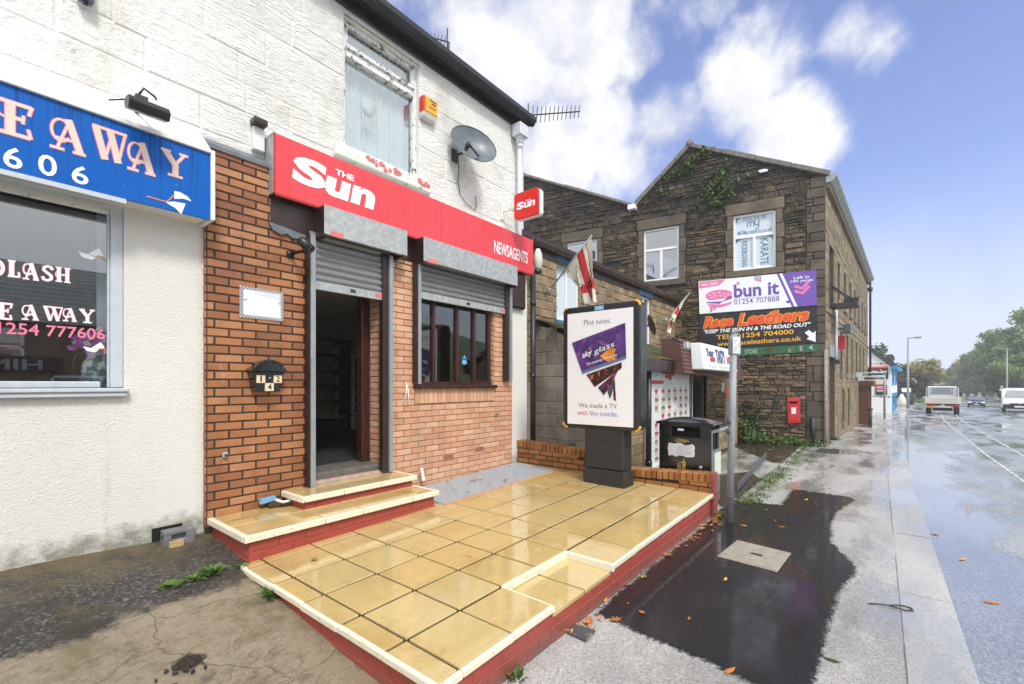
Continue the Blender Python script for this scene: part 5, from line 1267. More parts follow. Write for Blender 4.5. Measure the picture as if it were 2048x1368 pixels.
m = MB(); put_text(m, 'global', [V3((AX - .006, yc + .04, z1 - .035)), V3((AX - .006, yc - .04, z1 - .035)), V3((AX - .006, yc - .04, z1 - .062)), V3((AX - .006, yc + .04, z1 - .062))], .002, .02); m.build('badge_lettering', M['letter_white'], bd)
pa = A(1168, 955); pb = A(1234, 965); py1, py0 = A(1167, 900).y, A(1254, 900).y
pzb = PZ(AX, 2.7) - .02
m = MB(); m.box((AX + .01, py0 + .05, pzb + .22), (AX + .26, py1 - .01, z0 + .02)); m.box((AX - .01, py0 + .03, pzb), (AX + .28, py1 + .005, pzb + .215)); m.build('pedestal', M['pedestal_grey'], ad, bevel=.02, seg=2)

# ------------------------------------------------------------------ litter bin beyond the wall
BX = 6.12; pl0, pr0 = onX(1318, 850, BX), onX(1422, 850, BX)
bc = V3((BX, (pl0.y + pr0.y) / 2, 0)); bw = abs(pl0.y - pr0.y)
bn = thing('litter_bin', 'black litter bin with domed lid and torn white notice behind the low brick wall', 'litter bin', bc)
U, N_ = V3((0, -1, 0)), V3((-1, 0, 0))     # N_ faces the patio
bp = lambda u, d, z: bc + U * u - N_ * d + V3((0, 0, z))
def bbox(m, u0, u1, d0, d1, z0, z1, mi=0): m.hexa([bp(u0, d0, z0), bp(u1, d0, z0), bp(u1, d1, z0), bp(u0, d1, z0), bp(u0, d0, z1), bp(u1, d0, z1), bp(u1, d1, z1), bp(u0, d1, z1)], mi)
h = bw / 2; bd_ = .42
m = MB(); bbox(m, -h, h, 0, .02, .06, .90); bbox(m, -h, -h + .17, 0, .02, .90, 1.07); bbox(m, h - .14, h, 0, .02, .90, 1.07); bbox(m, -h + .17, h - .14, 0, .02, 1.03, 1.07); bbox(m, -h, h, bd_ - .02, bd_, .06, 1.07); bbox(m, -h, -h + .02, .02, bd_ - .02, .06, 1.07)
bbox(m, -h, h, .02, bd_ - .02, 0, .08); m.build('body', M['black_gloss'], bn, bevel=.008)
m = MB(); bbox(m, h - .018, h + .004, .015, bd_ - .015, .06, .74); bbox(m, h - .018, h + .004, .015, .06, .74, 1.0); bbox(m, h - .018, h + .004, bd_ - .06, bd_ - .015, .74, 1.0); bbox(m, h - .018, h + .004, .06, bd_ - .06, .96, 1.0); m.build('side_panel', M['bin_side'], bn)
m = MB(); bbox(m, -h + .03, h - .03, .10, bd_ - .06, .1, .97); m.build('liner', M['void_dark'], bn)
m = MB(); e = .03; n = 10; vs = []
for j in range(n + 1):
    for i in range(n + 1):
        u = -h - e + (2 * h + 2 * e) * i / n; d = -e + (bd_ + 2 * e) * j / n; q = (1 - abs(2 * i / n - 1) ** 2.6) * (1 - abs(2 * j / n - 1) ** 2.2)
        vs.append(bp(u, d, 1.095 + .06 * q))
m.add(vs, [(j * (n + 1) + i, j * (n + 1) + i + 1, (j + 1) * (n + 1) + i + 1, (j + 1) * (n + 1) + i) for j in range(n) for i in range(n)], 0, .5, True); bbox(m, -h - e, h + e, -e, bd_ + e, 1.062, 1.095); m.build('lid', M['black_gloss'], bn, bevel=.006)
BQ = [bp(-h, 0, 1.10), bp(h, 0, 1.10), bp(h, 0, .10), bp(-h, 0, .10)]
bq = lambda x0, y0_, x1, y1_: [bil(BQ, x0, y1_), bil(BQ, x1, y1_), bil(BQ, x1, y0_), bil(BQ, x0, y0_)]
m = MB(); rr = random.Random(6); pts = [(.19 + rr.uniform(-.012, .012), .71 - .022 * i) for i in range(8)] + [(.2 + .07 * i, .54 + rr.uniform(-.025, .02)) for i in range(8)] + [(.70 + rr.uniform(-.01, .01), .55 + .027 * i) for i in range(6)] + [(.66 - .07 * i, .705 + rr.uniform(-.02, .015)) for i in range(6)]
put_poly(m, pts, BQ, .004); put_poly(m, [(.38, .91), (.50, .91), (.50, .88), (.38, .88)], BQ, .012); no = m.build('torn_notice', M['torn_paper'], bn)
m = MB()
for k in range(5): put_text(m, 'aa aaaa aaa aa', bq(.36, .66 - .032 * k, .66 - .03 * (k % 3), .674 - .032 * k), .006) if False else put_poly(m, [(.37, .675 - .025 * k), (.67 - .04 * (k % 3), .675 - .025 * k), (.67 - .04 * (k % 3), .681 - .025 * k), (.37, .681 - .025 * k)], BQ, .006)
m.build('notice_lines', M['faded_grey'], no)
m = MB(); put_text(m, '-Litter-', bq(.32, .725, .60, .785), .004, .02)
fg = bq(.36, .34, .56, .515)
put_poly(m, circ(.70, .92, .08), fg, .005); put_poly(m, [(.58, .80), (.86, .80), (.92, .45), (.80, .45), (.80, 0), (.68, 0), (.68, .34), (.64, .34), (.60, 0), (.48, .02), (.54, .45), (.52, .66), (.26, .74), (.24, .66)], fg, .005)
for k in range(4): stroke(m, [(.06 + .10 * k, .58), (.10 + .085 * k, .05)], .035, fg, .005, 0, 1)
for k in range(4): stroke(m, [(.03, .58 - .17 * k), (.44, .58 - .17 * k)], .035, fg, .0055, 0, 1)
m.build('gold_printing', M['gold_print'], bn)
m = MB(); c = bp(h * .62, -.002, .52); m.lathe([(.022, 0), (.022, .01)], (0, 0, 0), 'Z', 12); m.v = [c + U * q.x + V3((0, 0, 1)) * q.y + N_ * q.z for q in m.v]; m.build('lock', M['galvanised'], bn)
m = MB(); SQ = [bp(h + .005, .13, .70), bp(h + .005, .44, .70), bp(h + .005, .44, .40), bp(h + .005, .13, .40)]; put_poly(m, [(0, 0), (1, 0), (1, 1), (0, 1)], SQ, .003); m.build('side_label', M['pale_green'], bn)

# ------------------------------------------------------------------ grey bus stop pole
pb = onG(1459, 1045); tp = (pb - CAM).dot(FW); pt = atT(1468, 668, tp)
pl = thing('street_pole', 'scuffed grey steel pole with a small notice case at the pavement edge', 'pole', (pb.x, pb.y, 0))
m = MB(); rad_ = 13.0 / 2 / FPX * tp; m.tube([(pb.x, pb.y, 0), (pb.x + (pt.x - pb.x) * .5, pb.y + (pt.y - pb.y) * .5, pt.z * .5), pt], rad_, 16); m.tube([pt, pt + V3((0, 0, .015))], rad_ * 1.05, 16); m.build('post', M['pole_grey'], pl)
m = MB()
for zz, hh in ((1.13, .10), (1.02, .06)): m.tube([(pb.x + .02 * zz / pt.z, pb.y - .0, zz), (pb.x + .02, pb.y, zz + hh)], rad_ * 1.03, 16)
m.tube([(pb.x, pb.y, .30), (pb.x, pb.y, .315)], rad_ * 1.12, 16); m.build('scraped_bands', M['pole_patch'], pl)
m = MB(); a = atT(1461, 672, tp - .02); b = atT(1482, 710, tp - .02); m.hexa([tuple(q) for q in (V3((a.x, a.y, b.z)), V3((b.x, b.y, b.z)), V3((b.x, b.y, b.z)) + FW * .06, V3((a.x, a.y, b.z)) + FW * .06, a, V3((b.x, b.y, a.z)), V3((b.x, b.y, a.z)) + FW * .06, a + FW * .06)]); cs = m.build('notice_case', M['pole_grey'], pl, bevel=.004)
aa, bb = atT(1466, 674, tp - .05), atT(1480, 707, tp - .05); q = [aa, V3((bb.x, bb.y, aa.z)), bb, V3((aa.x, aa.y, bb.z))]
m = MB(); put_poly(m, [(0, 0), (1, 0), (1, 1), (0, 1)], q, .0); ts = m.build('timetable', M['torn_paper'], cs)
m = MB(); [put_poly(m, [(.2 + .26 * (k % 3), .08 + .13 * (k // 3)), (.36 + .26 * (k % 3), .08 + .13 * (k // 3)), (.36 + .26 * (k % 3), .15 + .13 * (k // 3)), (.2 + .26 * (k % 3), .15 + .13 * (k // 3))], q, .004) for k in range(18) if k % 4 != 1]; m.build('print', M['faded_grey'], ts)

# ------------------------------------------------------------------ stone mill
MA = onG(1650, 893); GD = V3((-.176, .984, 0)).normalized(); GU = -GD; GN = V3((-.984, -.176, 0)).normalized()
far = onG(1729, 840); SU = V3((far.x - MA.x, far.y - MA.y, 0)).normalized(); SN = V3((SU.y, -SU.x, 0)); SL = 15.5
gp_ = lambda px, py: onP(px, py, MA, GN)
def guv(px, py): p = gp_(px, py) - V3((MA.x, MA.y, 0)); return (p.dot(GU), p.z)
def suv(px, py): p = onP(px, py, MA, SN) - V3((MA.x, MA.y, 0)); return (p.dot(SU), p.z)
MO = V3((MA.x, MA.y, 0)); Z3 = V3((0, 0, 1))
print('mill', MA, 'far', far, 'side dir', SU, guv(1380, 290), guv(1660, 345), guv(1262, 412), guv(1050, 352), 'eave far', suv(1722, 583))
eave = guv(1655, 352)[1]; apex = guv(1380, 296); val = guv(1264, 414); lft = guv(1050, 354)
mill = thing('stone_mill', 'dark rubble stone mill with pointed gable and a long row of windows along the road', 'building', MO)
sl_l = (lft[1] - val[1]) / (lft[0] - val[0]); uL = lft[0] - 3.0
GPOLY = [(uL, -.2), (0, -.2), (0, eave), apex, val, (uL, val[1] + sl_l * (uL - val[0]))]
def gwin(x0, x1, ya, yb):
    a = guv(x0, ya); b = guv(x1, yb); return (a[0], b[0], b[1], a[1])
W1 = gwin(1287, 1358, 461, 557); W2 = gwin(1466, 1552, 432, 534); W0 = gwin(1134, 1194, 486, 585)
wins = [W0, W1, W2]
jam = .20
holes = [(w[0] - jam, w[1] + jam, w[2] - .19, w[3] + .33) for w in wins]
qu = .42
m = MB(); rr = random.Random(40)
P = lambda u, v, d=0: MO + GU * u + Z3 * v + GN * d
# mortar face with the window openings cut out
def polyband(m, poly, holes, d, step=.08):
    vs = sorted({*(h[2] for h in holes), *(h[3] for h in holes), *(p[1] for p in poly)}); lv = []
    for a, b in zip(vs, vs[1:]):
        k = max(1, int((b - a) / 1.2)); lv += [(a + (b - a) * i / k, a + (b - a) * (i + 1) / k) for i in range(k)]
    for a, b in lv:
        if b - a < 1e-5: continue
        e = (b - a) * 1e-4
        for (l0, r0), (l1, r1) in zip(scan(poly, a + e), scan(poly, b - e)):
            cut = sorted([(h[0], h[1]) for h in holes if h[2] <= a + e and h[3] >= b - e])
            x0, x1 = l0, l1
            for h0, h1 in cut + [(None, None)]:
                if h0 is None: m.face([P(x0, a, d), P(r0, a, d), P(r1, b, d), P(x1, b, d)])
                else: m.face([P(x0, a, d), P(h0, a, d), P(h0, b, d), P(x1, b, d)]); x0 = x1 = h1
polyband(m, GPOLY, [w for w in wins], 0.0)
for w in wins:
    wallgrid(m, MO, GU, Z3, GN, w[0] - .01, w[1] + .01, w[2] - .01, w[3] + .01, [(*w, .16)])
m.build('mortar_face', M['rubble_mortar'], mill)
m = MB()
gpol = [(uL, -.2), (-.0, -.2), (-.0, eave), apex, val, GPOLY[5]]
rowf = lambda: rr.choice((.05, .06, .065, .075, .09, .10, .13, .17)); lenf = lambda: rr.choice((.08, .12, .18, .22, .28, .36, .48)) * rr.uniform(.8, 1.25)
# rubble is thin-bedded in bands; long quoins are left for the dressed corner
masonry(m, MO, GU, Z3, GN, gpol, holes + [(-qu, .1, -.3, eave - .05)], row=rowf, length=lenf, gap=.009, dep=(.004, .05), jit=.013, bev=.018, seed=41)
m.build('gable_rubble', M['rubble_stone'], mill)
m = MB(); z = -.15; k = 0
while z < eave - .25:
    h_ = rr.uniform(.24, .46) if z < 2.6 else rr.uniform(.18, .30); L_ = qu if k % 2 else qu * .62
    if k % 3 == 2: L_ = qu * .8
    m.hexa([tuple(P(-L_ + .008, z + .006, 0)), tuple(P(.012, z + .006, 0)), tuple(P(.012, z + h_ - .006, 0)), tuple(P(-L_ + .008, z + h_ - .006, 0)), tuple(P(-L_ + .016, z + .014, .03)), tuple(P(.002, z + .014, .03)), tuple(P(.002, z + h_ - .014, .03)), tuple(P(-L_ + .016, z + h_ - .014, .03))], 0, rr.random())
    if L_ < qu - .01: masonry(m, MO + Z3 * z, GU, Z3, GN, [(-qu, 0), (-L_, 0), (-L_, h_), (-qu, h_)], row=lambda: h_ / 2, length=lambda: .16, gap=.012, dep=(.008, .025), jit=.004, bev=.01, seed=k)
    z += h_; k += 1
m.build('quoins', M['quoin_stone'], mill)
for w in wins:
    m = MB(); u0, u1, v0, v1 = w; rr2 = random.Random(int(u0 * 100))
    def st(a, b, c, d, dp): m.hexa([tuple(P(a, c, -.02)), tuple(P(b, c, -.02)), tuple(P(b, d, -.02)), tuple(P(a, d, -.02)), tuple(P(a + .008, c + .008, dp)), tuple(P(b - .008, c + .008, dp)), tuple(P(b - .008, d - .008, dp)), tuple(P(a + .008, d - .008, dp))], 0, rr2.random())
    st(u0 - jam, u1 + jam, v1, v1 + .32, .05); st(u0 - jam, u1 + jam, v0 - .18, v0, .09)
    n_ = 4
    for s in range(n_):
        a, b = v0 + (v1 - v0) * s / n_, v0 + (v1 - v0) * (s + 1) / n_
        st(u0 - jam + .05 * (s % 2), u0 - .005, a + .004, b - .004, .045); st(u1 + .005, u1 + jam - .05 * (s % 2), a + .004, b - .004, .045)
    m.build('window_surround', M['dressed_stone'], mill)
def gable_window(w, frost):
    u0, u1, v0, v1 = w; m = MB(); fw = .065; vm = v0 + (v1 - v0) * .60; um = (u0 + u1) / 2 + .0
    def bar(a, b, c, d, d0=-.10, d1=-.03): m.hexa([tuple(P(a, c, d0)), tuple(P(b, c, d0)), tuple(P(b, d, d0)), tuple(P(a, d, d0)), tuple(P(a, c, d1)), tuple(P(b, c, d1)), tuple(P(b, d, d1)), tuple(P(a, d, d1))])
    bar(u0, u0 + fw, v0, v1); bar(u1 - fw, u1, v0, v1); bar(u0 + fw, u1 - fw, v1 - fw, v1); bar(u0 + fw, u1 - fw, v0, v0 + fw); bar(u0 + fw, u1 - fw, vm - fw * .6, vm + fw * .6); bar(um - fw * .6, um + fw * .6, v0 + fw, vm - fw * .6)
    fr_ = m.build('window_frame', M['white_upvc'], mill, bevel=.008)
    for a, b, c, d in ((u0 + fw, u1 - fw, vm + fw * .6, v1 - fw), (u0 + fw, um - fw * .6, v0 + fw, vm - fw * .6), (um + fw * .6, u1 - fw, v0 + fw, vm - fw * .6)):
        m = MB(); m.face([P(a, c, -.075), P(b, c, -.075), P(b, d, -.075), P(a, d, -.075)]); pn = m.build('pane', M['frost_blue'] if frost else M['dark_glass'], fr_)
        if frost: yield fr_, [P(a, d, -.073), P(b, d, -.073), P(b, c, -.073), P(a, c, -.073)]
list(gable_window(W0, False)); list(gable_window(W1, False))
fz = list(gable_window(W2, True)); fr_ = fz[0][0]
m = MB()
put_text(m, '03333 204 300', [bil(fz[0][1], .2, .98), bil(fz[0][1], .82, .98), bil(fz[0][1], .82, .80), bil(fz[0][1], .2, .80)], .003, .006)
put_text(m, 'MYMartialArts.co.uk', [bil(fz[0][1], .06, .30), bil(fz[0][1], .97, .30), bil(fz[0][1], .97, .06), bil(fz[0][1], .06, .06)], .003, .004)
mq = [bil(fz[0][1], .30, .78), bil(fz[0][1], .68, .78), bil(fz[0][1], .68, .30), bil(fz[0][1], .30, .30)]
stroke(m, [(.06, .3), (.06, .7), (.12, .88), (.22, .88), (.28, .7), (.28, .35)], .13, mq, .003, 0, 1.9); stroke(m, [(.28, .35), (.28, .7), (.34, .88), (.44, .88), (.5, .7), (.5, .3)], .13, mq, .0033, 0, 1.9)
stroke(m, [(.58, .95), (.58, .6), (.64, .42), (.78, .42), (.84, .6)], .13, mq, .003, 0, 1.9); stroke(m, [(.86, .98), (.86, .2), (.78, .04), (.64, .04)], .13, mq, .0033, 0, 1.9)
for q, s in ((fz[1][1], 'KICKBOXING'), (fz[2][1], 'KARATE')):
    big = s == 'KARATE'; xa, xb = (.36, .70) if not big else (.28, .74)
    put_text(m, s, [bil(q, xb, .94 if big else .92), bil(q, xb, .06), bil(q, xa, .06), bil(q, xa, .94 if big else .92)], .003, .012)
for q, pts in ((fz[0][1], [(0, 1), (.16, 1), (.05, .88), (0, .62)]), (fz[1][1], [(0, 1), (.4, 1), (.12, .93), (0, .84)]), (fz[2][1], [(1, 1), (.6, 1), (.88, .95), (1, .82)])): put_poly(m, pts, q, .003)
m.build_each('blue_lettering', M['decal_blue'], fr_)
# copings along the gable rakes, kneeler and the left roof edge
m = MB()
def rake(a, b, th=.13, out=.10, back=.34, seg_=.75):
    A_, B_ = V3((a[0], a[1], 0)), V3((b[0], b[1], 0)); n_ = max(1, int((B_ - A_).length / seg_)); rr3 = random.Random(3)
    d = (B_ - A_).normalized(); nrm = V3((-d.y, d.x, 0)); nrm = nrm if nrm.y > 0 else -nrm
    for i in range(n_):
        p, q = A_ + (B_ - A_) * (i / n_) + d * .006, A_ + (B_ - A_) * ((i + 1) / n_) - d * .006; t_ = th + rr3.uniform(-.012, .02)
        m.hexa([tuple(P(p.x, p.y, out)), tuple(P(q.x, q.y, out)), tuple(P(q.x, q.y, -back)), tuple(P(p.x, p.y, -back)), tuple(P(p.x + nrm.x * t_, p.y + nrm.y * t_, out)), tuple(P(q.x + nrm.x * t_, q.y + nrm.y * t_, out)), tuple(P(q.x + nrm.x * t_, q.y + nrm.y * t_, -back)), tuple(P(p.x + nrm.x * t_, p.y + nrm.y * t_, -back))], 0, rr3.random())
rake((.08, eave - .02), apex); rake(apex, (val[0] + .14, val[1])); rake((val[0], val[1]), GPOLY[5], .09, .12)
m.build('coping', M['coping_stone'], mill, bevel=.015)
m = MB(); c = P(apex[0], apex[1] + .10, .1); m.tube([c, c - GN * .45], .11, 10); m.build('ridge_end', M['coping_stone'], mill)
# roofs behind the gable
m = MB(); SB = SU * SL; far_c = MO + SB
ridge0, ridge1 = P(apex[0], apex[1] + .05, -.2), P(apex[0], apex[1] + .05, -.2) + SB
e0, e1 = P(.12, eave - .02, -.05), P(.12, eave - .02, -.05) + SB; v0_, v1_ = P(*val, -.1), P(*val, -.1) + SB; l0, l1 = P(*GPOLY[5], -.1), P(*GPOLY[5], -.1) + SB
for (a, b), (c, d) in (((e0, e1), (ridge0, ridge1)), ((ridge0, ridge1), (v0_, v1_)), ((v0_, v1_), (l0, l1))):
    n_ = 40
    for i in range(n_): m.face([a + (b - a) * (i / n_), a + (b - a) * ((i + 1) / n_), c + (d - c) * ((i + 1) / n_), c + (d - c) * (i / n_)], 0, random.random())
m.build('roof', M['roof_slate'], mill)
vh = gp_(1268, 422); t_ = thing('rainwater_hopper', 'white rainwater hopper in the valley between the mill gables', 'hopper', vh)
m = MB(); u, v = guv(1268, 420); hx_ = lambda m, a, b, c, d, d0, d1: m.hexa([tuple(P(a, c, d0)), tuple(P(b, c, d0)), tuple(P(b, d, d0)), tuple(P(a, d, d0)), tuple(P(a, c, d1)), tuple(P(b, c, d1)), tuple(P(b, d, d1)), tuple(P(a, d, d1))])
hx_(m, u - .14, u + .10, v - .05, v + .10, .02, .26); m.build('tank', M['white_upvc'], t_, bevel=.01); m = MB(); hx_(m, u - .02, u + .05, v - .18, v - .05, .04, .12); m.build('spout', M['black_plastic'], t_)

# side elevation along the road
S = lambda u, v, d=0: MO + SU * u + Z3 * v + SN * d
SE = eave - .12; FARZ = -.35
up = [(u, u + .62, 4.15, 5.35, .24) for u in (2.6, 4.4, 6.2, 8.0, 9.8, 11.6, 13.4)]; mid = [(u, u + .62, 1.95, 3.30, .24) for u in (3.3, 5.1, 6.9, 8.7, 10.5, 12.3)]; low = [(u, u + .6, .35, 1.45, .24) for u in (3.9, 5.6)]
door = (.75, 1.95, -.1, 2.62, .45); load = (.75, 1.65, 3.65, 5.45, .4); ent = (10.2, 11.4, -.4, 1.5, .4)
holes_s = up + mid + low + [door, load]
m = MB(); wallgrid(m, MO, SU, Z3, SN, 0, SL, FARZ, SE, holes_s); wallgrid(m, MO + SU * SL, -SN, Z3, SU, 0, 8, FARZ, eave, [])
m.build('side_mortar', M['mill_mortar'], mill)
m = MB(); rr = random.Random(61)
masonry(m, MO, SU, Z3, SN, [(0, FARZ), (SL, FARZ), (SL, SE - .18), (0, SE - .18)], [(a - .12, b + .12, c - .14, d + .2) for a, b, c, d, _ in holes_s], row=lambda: rr.choice((.16, .19, .22, .26)), length=lambda: rr.uniform(.3, .7), gap=.012, dep=(.005, .018), jit=.003, bev=.008, seed=62)
m.build('side_stonework', M['mill_stone'], mill)
m = MB(); rr2 = random.Random(5)
for a, b, c, d, _ in holes_s:
    def st(u0, u1, v0, v1, dp): m.hexa([tuple(S(u0, v0, 0)), tuple(S(u1, v0, 0)), tuple(S(u1, v1, 0)), tuple(S(u0, v1, 0)), tuple(S(u0, v0, dp)), tuple(S(u1, v0, dp)), tuple(S(u1, v1, dp)), tuple(S(u0, v1, dp))], 0, rr2.random())
    st(a - .12, b + .12, d, d + .2, .016); st(a - .14, b + .14, c - .14, c, .06); st(a - .12, a - .002, c, d, .014); st(b + .002, b + .12, c, d, .014)
st(0, SL, SE - .18, SE - .02, .10); st(0, SL, 3.52, 3.60, .03)
m.build('side_dressings', M['mill_stone'], mill)
for a, b, c, d, r in up + mid + low:
    m = MB()
    for u0, u1, v0, v1 in ((a, a + .05, c, d), (b - .05, b, c, d), (a + .05, b - .05, (c + d) / 2 - .03, (c + d) / 2 + .03), (a + .05, b - .05, c, c + .05), (a + .05, b - .05, d - .05, d)):
        m.hexa([tuple(S(u0, v0, -.19)), tuple(S(u1, v0, -.19)), tuple(S(u1, v1, -.19)), tuple(S(u0, v1, -.19)), tuple(S(u0, v0, -.14)), tuple(S(u1, v0, -.14)), tuple(S(u1, v1, -.14)), tuple(S(u0, v1, -.14))])
    fr_ = m.build('side_window', M['brown_timber'], mill)
    m = MB(); m.face([S(a, c, -.17), S(b, c, -.17), S(b, d, -.17), S(a, d, -.17)]); m.build('pane', M['dark_glass'], fr_)
for a, b, c, d, r in (door, load):
    m = MB(); m.face([S(a, c, -.38), S(b, c, -.38), S(b, d, -.38), S(a, d, -.38)]); m.build('loading_door', M['brown_timber'], mill)
m = MB(); m.hexa([tuple(S(door[0] - .05, 2.36, -.1)), tuple(S(door[1] + .02, 2.36, -.1)), tuple(S(door[1] + .02, 2.68, -.1)), tuple(S(door[0] - .05, 2.68, -.1)), tuple(S(door[0] - .05, 2.36, .03)), tuple(S(door[1] + .02, 2.36, .03)), tuple(S(door[1] + .02, 2.68, .03)), tuple(S(door[0] - .05, 2.68, .03))]); m.build('door_lintel_panel', M['steel_far'], mill)
m = MB(); pf = [(.02, SE - .02), (.02, SE - .06), (.14, SE - .06), (.26, SE + .06), (.27, SE + .14), (.25, SE + .14), (.02, SE + .10)]
m.prism([S(-.04, z, d) for d, z in pf], SU * (SL + .1)); [m.prism([S(u, z - .01, d * 1.03) for d, z in pf], SU * .05) for u in [.5 + .62 * i for i in range(24)]]; m.build('gutter', M['gutter_grey'], mill)
m = MB(); m.tube([S(SL - .15, SE - .1, .12), S(SL - .15, SE - .5, .12), S(SL - .15, -.3, .12)], .05, 8); m.tube([S(SL - .15, SE - .35, .12), S(SL - .15, SE - .55, .12)], .10, 8); m.build('drainpipe', M['gutter_black'], mill)
m = MB()
for u0, u1 in ((10.0, 10.2), (11.4, 11.6)): m.hexa([tuple(S(u0, -.3, 0)), tuple(S(u1, -.3, 0)), tuple(S(u1, 1.75, 0)), tuple(S(u0, 1.75, 0)), tuple(S(u0, -.3, .35)), tuple(S(u1, -.3, .35)), tuple(S(u1, 1.75, .35)), tuple(S(u0, 1.75, .35))])
m.hexa([tuple(S(9.9, 1.5, 0)), tuple(S(11.7, 1.5, 0)), tuple(S(11.7, 1.95, 0)), tuple(S(9.9, 1.95, 0)), tuple(S(9.9, 1.5, .5)), tuple(S(11.7, 1.5, .5)), tuple(S(11.7, 1.95, .5)), tuple(S(9.9, 1.95, .5))]); m.build('porch', M['brown_timber'], mill)
# fittings on the mill side wall
def sbox(m, u0, u1, v0, v1, d0, d1, mi=0): m.hexa([tuple(S(u0, v0, d0)), tuple(S(u1, v0, d0)), tuple(S(u1, v1, d0)), tuple(S(u0, v1, d0)), tuple(S(u0, v0, d1)), tuple(S(u1, v0, d1)), tuple(S(u1, v1, d1)), tuple(S(u0, v1, d1))], mi)
t_ = thing('loading_hoist', 'black steel loading platform jutting from the upper mill doorway', 'hoist', S(1.2, 3.9, 0))
m = MB(); sbox(m, .8, 1.55, 3.72, 3.80, 0, .62); sbox(m, 1.05, 1.5, 3.80, 3.95, .30, .62); m.build('platform', M['iron_dark'], t_); m = MB(); m.tube([S(.85, 4.35, 0), S(.85, 3.85, .55)], .02, 6); m.tube([S(1.5, 4.35, 0), S(1.5, 3.85, .55)], .02, 6); m.build('stay', M['iron_dark'], t_)
t_ = thing('floodlight', 'small square floodlight on the mill side wall below the platform', 'floodlight', S(1.9, 3.3, 0))
m = MB(); sbox(m, 1.75, 1.98, 3.05, 3.32, .22, .40); m.build('housing', M['dish_grey'], t_, bevel=.01); m = MB(); m.tube([S(1.85, 3.2, 0), S(1.85, 3.2, .22)], .03, 6); m.build('arm', M['iron_dark'], t_)
t_ = thing('white_conduit', 'white conduit pipe running down the mill side wall from the platform', 'pipe', S(1.75, 2.6, 0))
m = MB(); m.tube([S(1.72, 3.75, .06), S(1.72, 2.0, .06)], .045, 8); m.build('pipe', M['pipe_white'], t_); m = MB(); sbox(m, 1.6, 1.72, 2.18, 2.3, .05, .16); m.build('box', M['iron_dark'], t_)
t_ = thing('red_wall_sign', 'small red sign fixed high on the mill side wall', 'sign', S(2.2, 2.85, 0)); m = MB(); sbox(m, 1.95, 2.02, 2.62, 3.0, .02, .26); m.build('plate', M['post_red'], t_)
for lab, u, v in (('rectangular sign brackets sticking out of the mill wall above the porch', 8.3, 1.9), ('lower pair of white sign brackets sticking out of the mill wall', 9.2, 1.75)):
    t_ = thing('sign_bracket', lab, 'bracket', S(u, v, 0)); m = MB(); m.tube([S(u, v, 0), S(u, v, .9)], .022, 6); m.tube([S(u, v + .14, 0), S(u, v + .14, .9)], .022, 6); m.build('rails', M['pipe_white'], t_); m = MB(); sbox(m, u - .05, u + .05, v - .02, v + .16, .05, .25); m.build('clamp', M['pipe_white'], t_)
for lab, v in (('upper spiked wire arm reaching out from the mill drainpipe', 2.62), ('lower spiked wire arm reaching out from the mill drainpipe', .95)):
    t_ = thing('wire_arm', lab, 'wire', S(SL - .2, v, 0)); m = MB(); m.tube([S(SL - .2, v, .1), S(SL - .2, v + .0, 1.25)], .014, 5); m.build('rod', M['iron_dark'], t_); m = MB(); [m.tube([S(SL - .2, v - .04, d), S(SL - .2, v + .05, d)], .03, 5) for d in (.55, .85, 1.2)]; m.build('insulators', M['iron_dark'], t_)
t_ = thing('bollard_post', 'short dark metal post beside the brown mill porch', 'post', S(9.2, -.2, .45)); m = MB(); m.tube([S(9.2, -.3, .45), S(9.2, .55, .45)], .06, 8); m.tube([S(9.2, .55, .45), S(9.2, .62, .45)], .08, 8); m.build('shaft', M['iron_dark'], t_)
t_ = thing('corner_conduit', 'rough pale pipe standing at the front corner of the mill', 'pipe', P(-.02, 0, .06)); m = MB(); m.tube([P(.0, -.05, .05), P(.01, 2.5, .05)], .04, 8); m.build('pipe', M['fence_stone'], t_)

# ------------------------------------------------------------------ boards on the mill gable
gb = lambda px, py, d=.05: onP(px, py, MO + GN * d, GN)
def board(m, q, th=.03):
    m.prism(q, tuple(-GN * th))
b1 = thing('burger_billboard', 'white and purple burger banner with pink burger, upper of the boards on the mill gable', 'billboard', gb(1515, 585))
Q1 = [gb(1397, 563, .08), gb(1632, 540, .08), gb(1634, 610, .08), gb(1399, 628, .08)]
m = MB(); board(m, Q1, .05); m.build('board', M['letter_white'], b1)
m = MB(); put_poly(m, [(.735, 1), (1, 1), (1, 0), (.85, 0)], Q1, .003); put_poly(m, [(.69, 1), (.71, 1), (.825, 0), (.805, 0)], Q1, .003)
T1 = lambda x0, x1, y0_, y1_: [bil(Q1, x0, y1_), bil(Q1, x1, y1_), bil(Q1, x1, y0_), bil(Q1, x0, y0_)]
put_text(m, 'bun it', T1(.32, .705, .40, .80), .003, .03); put_text(m, '01254 707888', T1(.32, .705, .20, .35), .003, .002)
put_poly(m, [(.072, .315), (.19, .265), (.215, .315), (.305, .40), (.30, .47), (.275, .46), (.22, .33), (.07, .345)], Q1, .004); put_poly(m, circ(.775, .155, .016, .04), Q1, .003)
for k in range(4): put_poly(m, [(.505 + .016 * k, .99), (.509 + .016 * k, .99), (.509 + .016 * k, .87), (.505 + .016 * k, .87)], Q1, .003)
for k in range(3): put_poly(m, [(.50, .975 - .04 * k), (.56, .975 - .04 * k), (.56, .965 - .04 * k), (.50, .965 - .04 * k)], Q1, .0032)
m.build_each('purple_printing', M['sign_purple'], b1)
m = MB(); put_poly(m, [(.008, .985), (.25, .985), (.19, .82), (.008, .78)], Q1, .003)
m.mark(); put_poly(m, circ(.185, .535, .12, .155, 24, 0, 180) + [(.07, .46), (.10, .395), (.27, .42), (.30, .48)], Q1, .003)
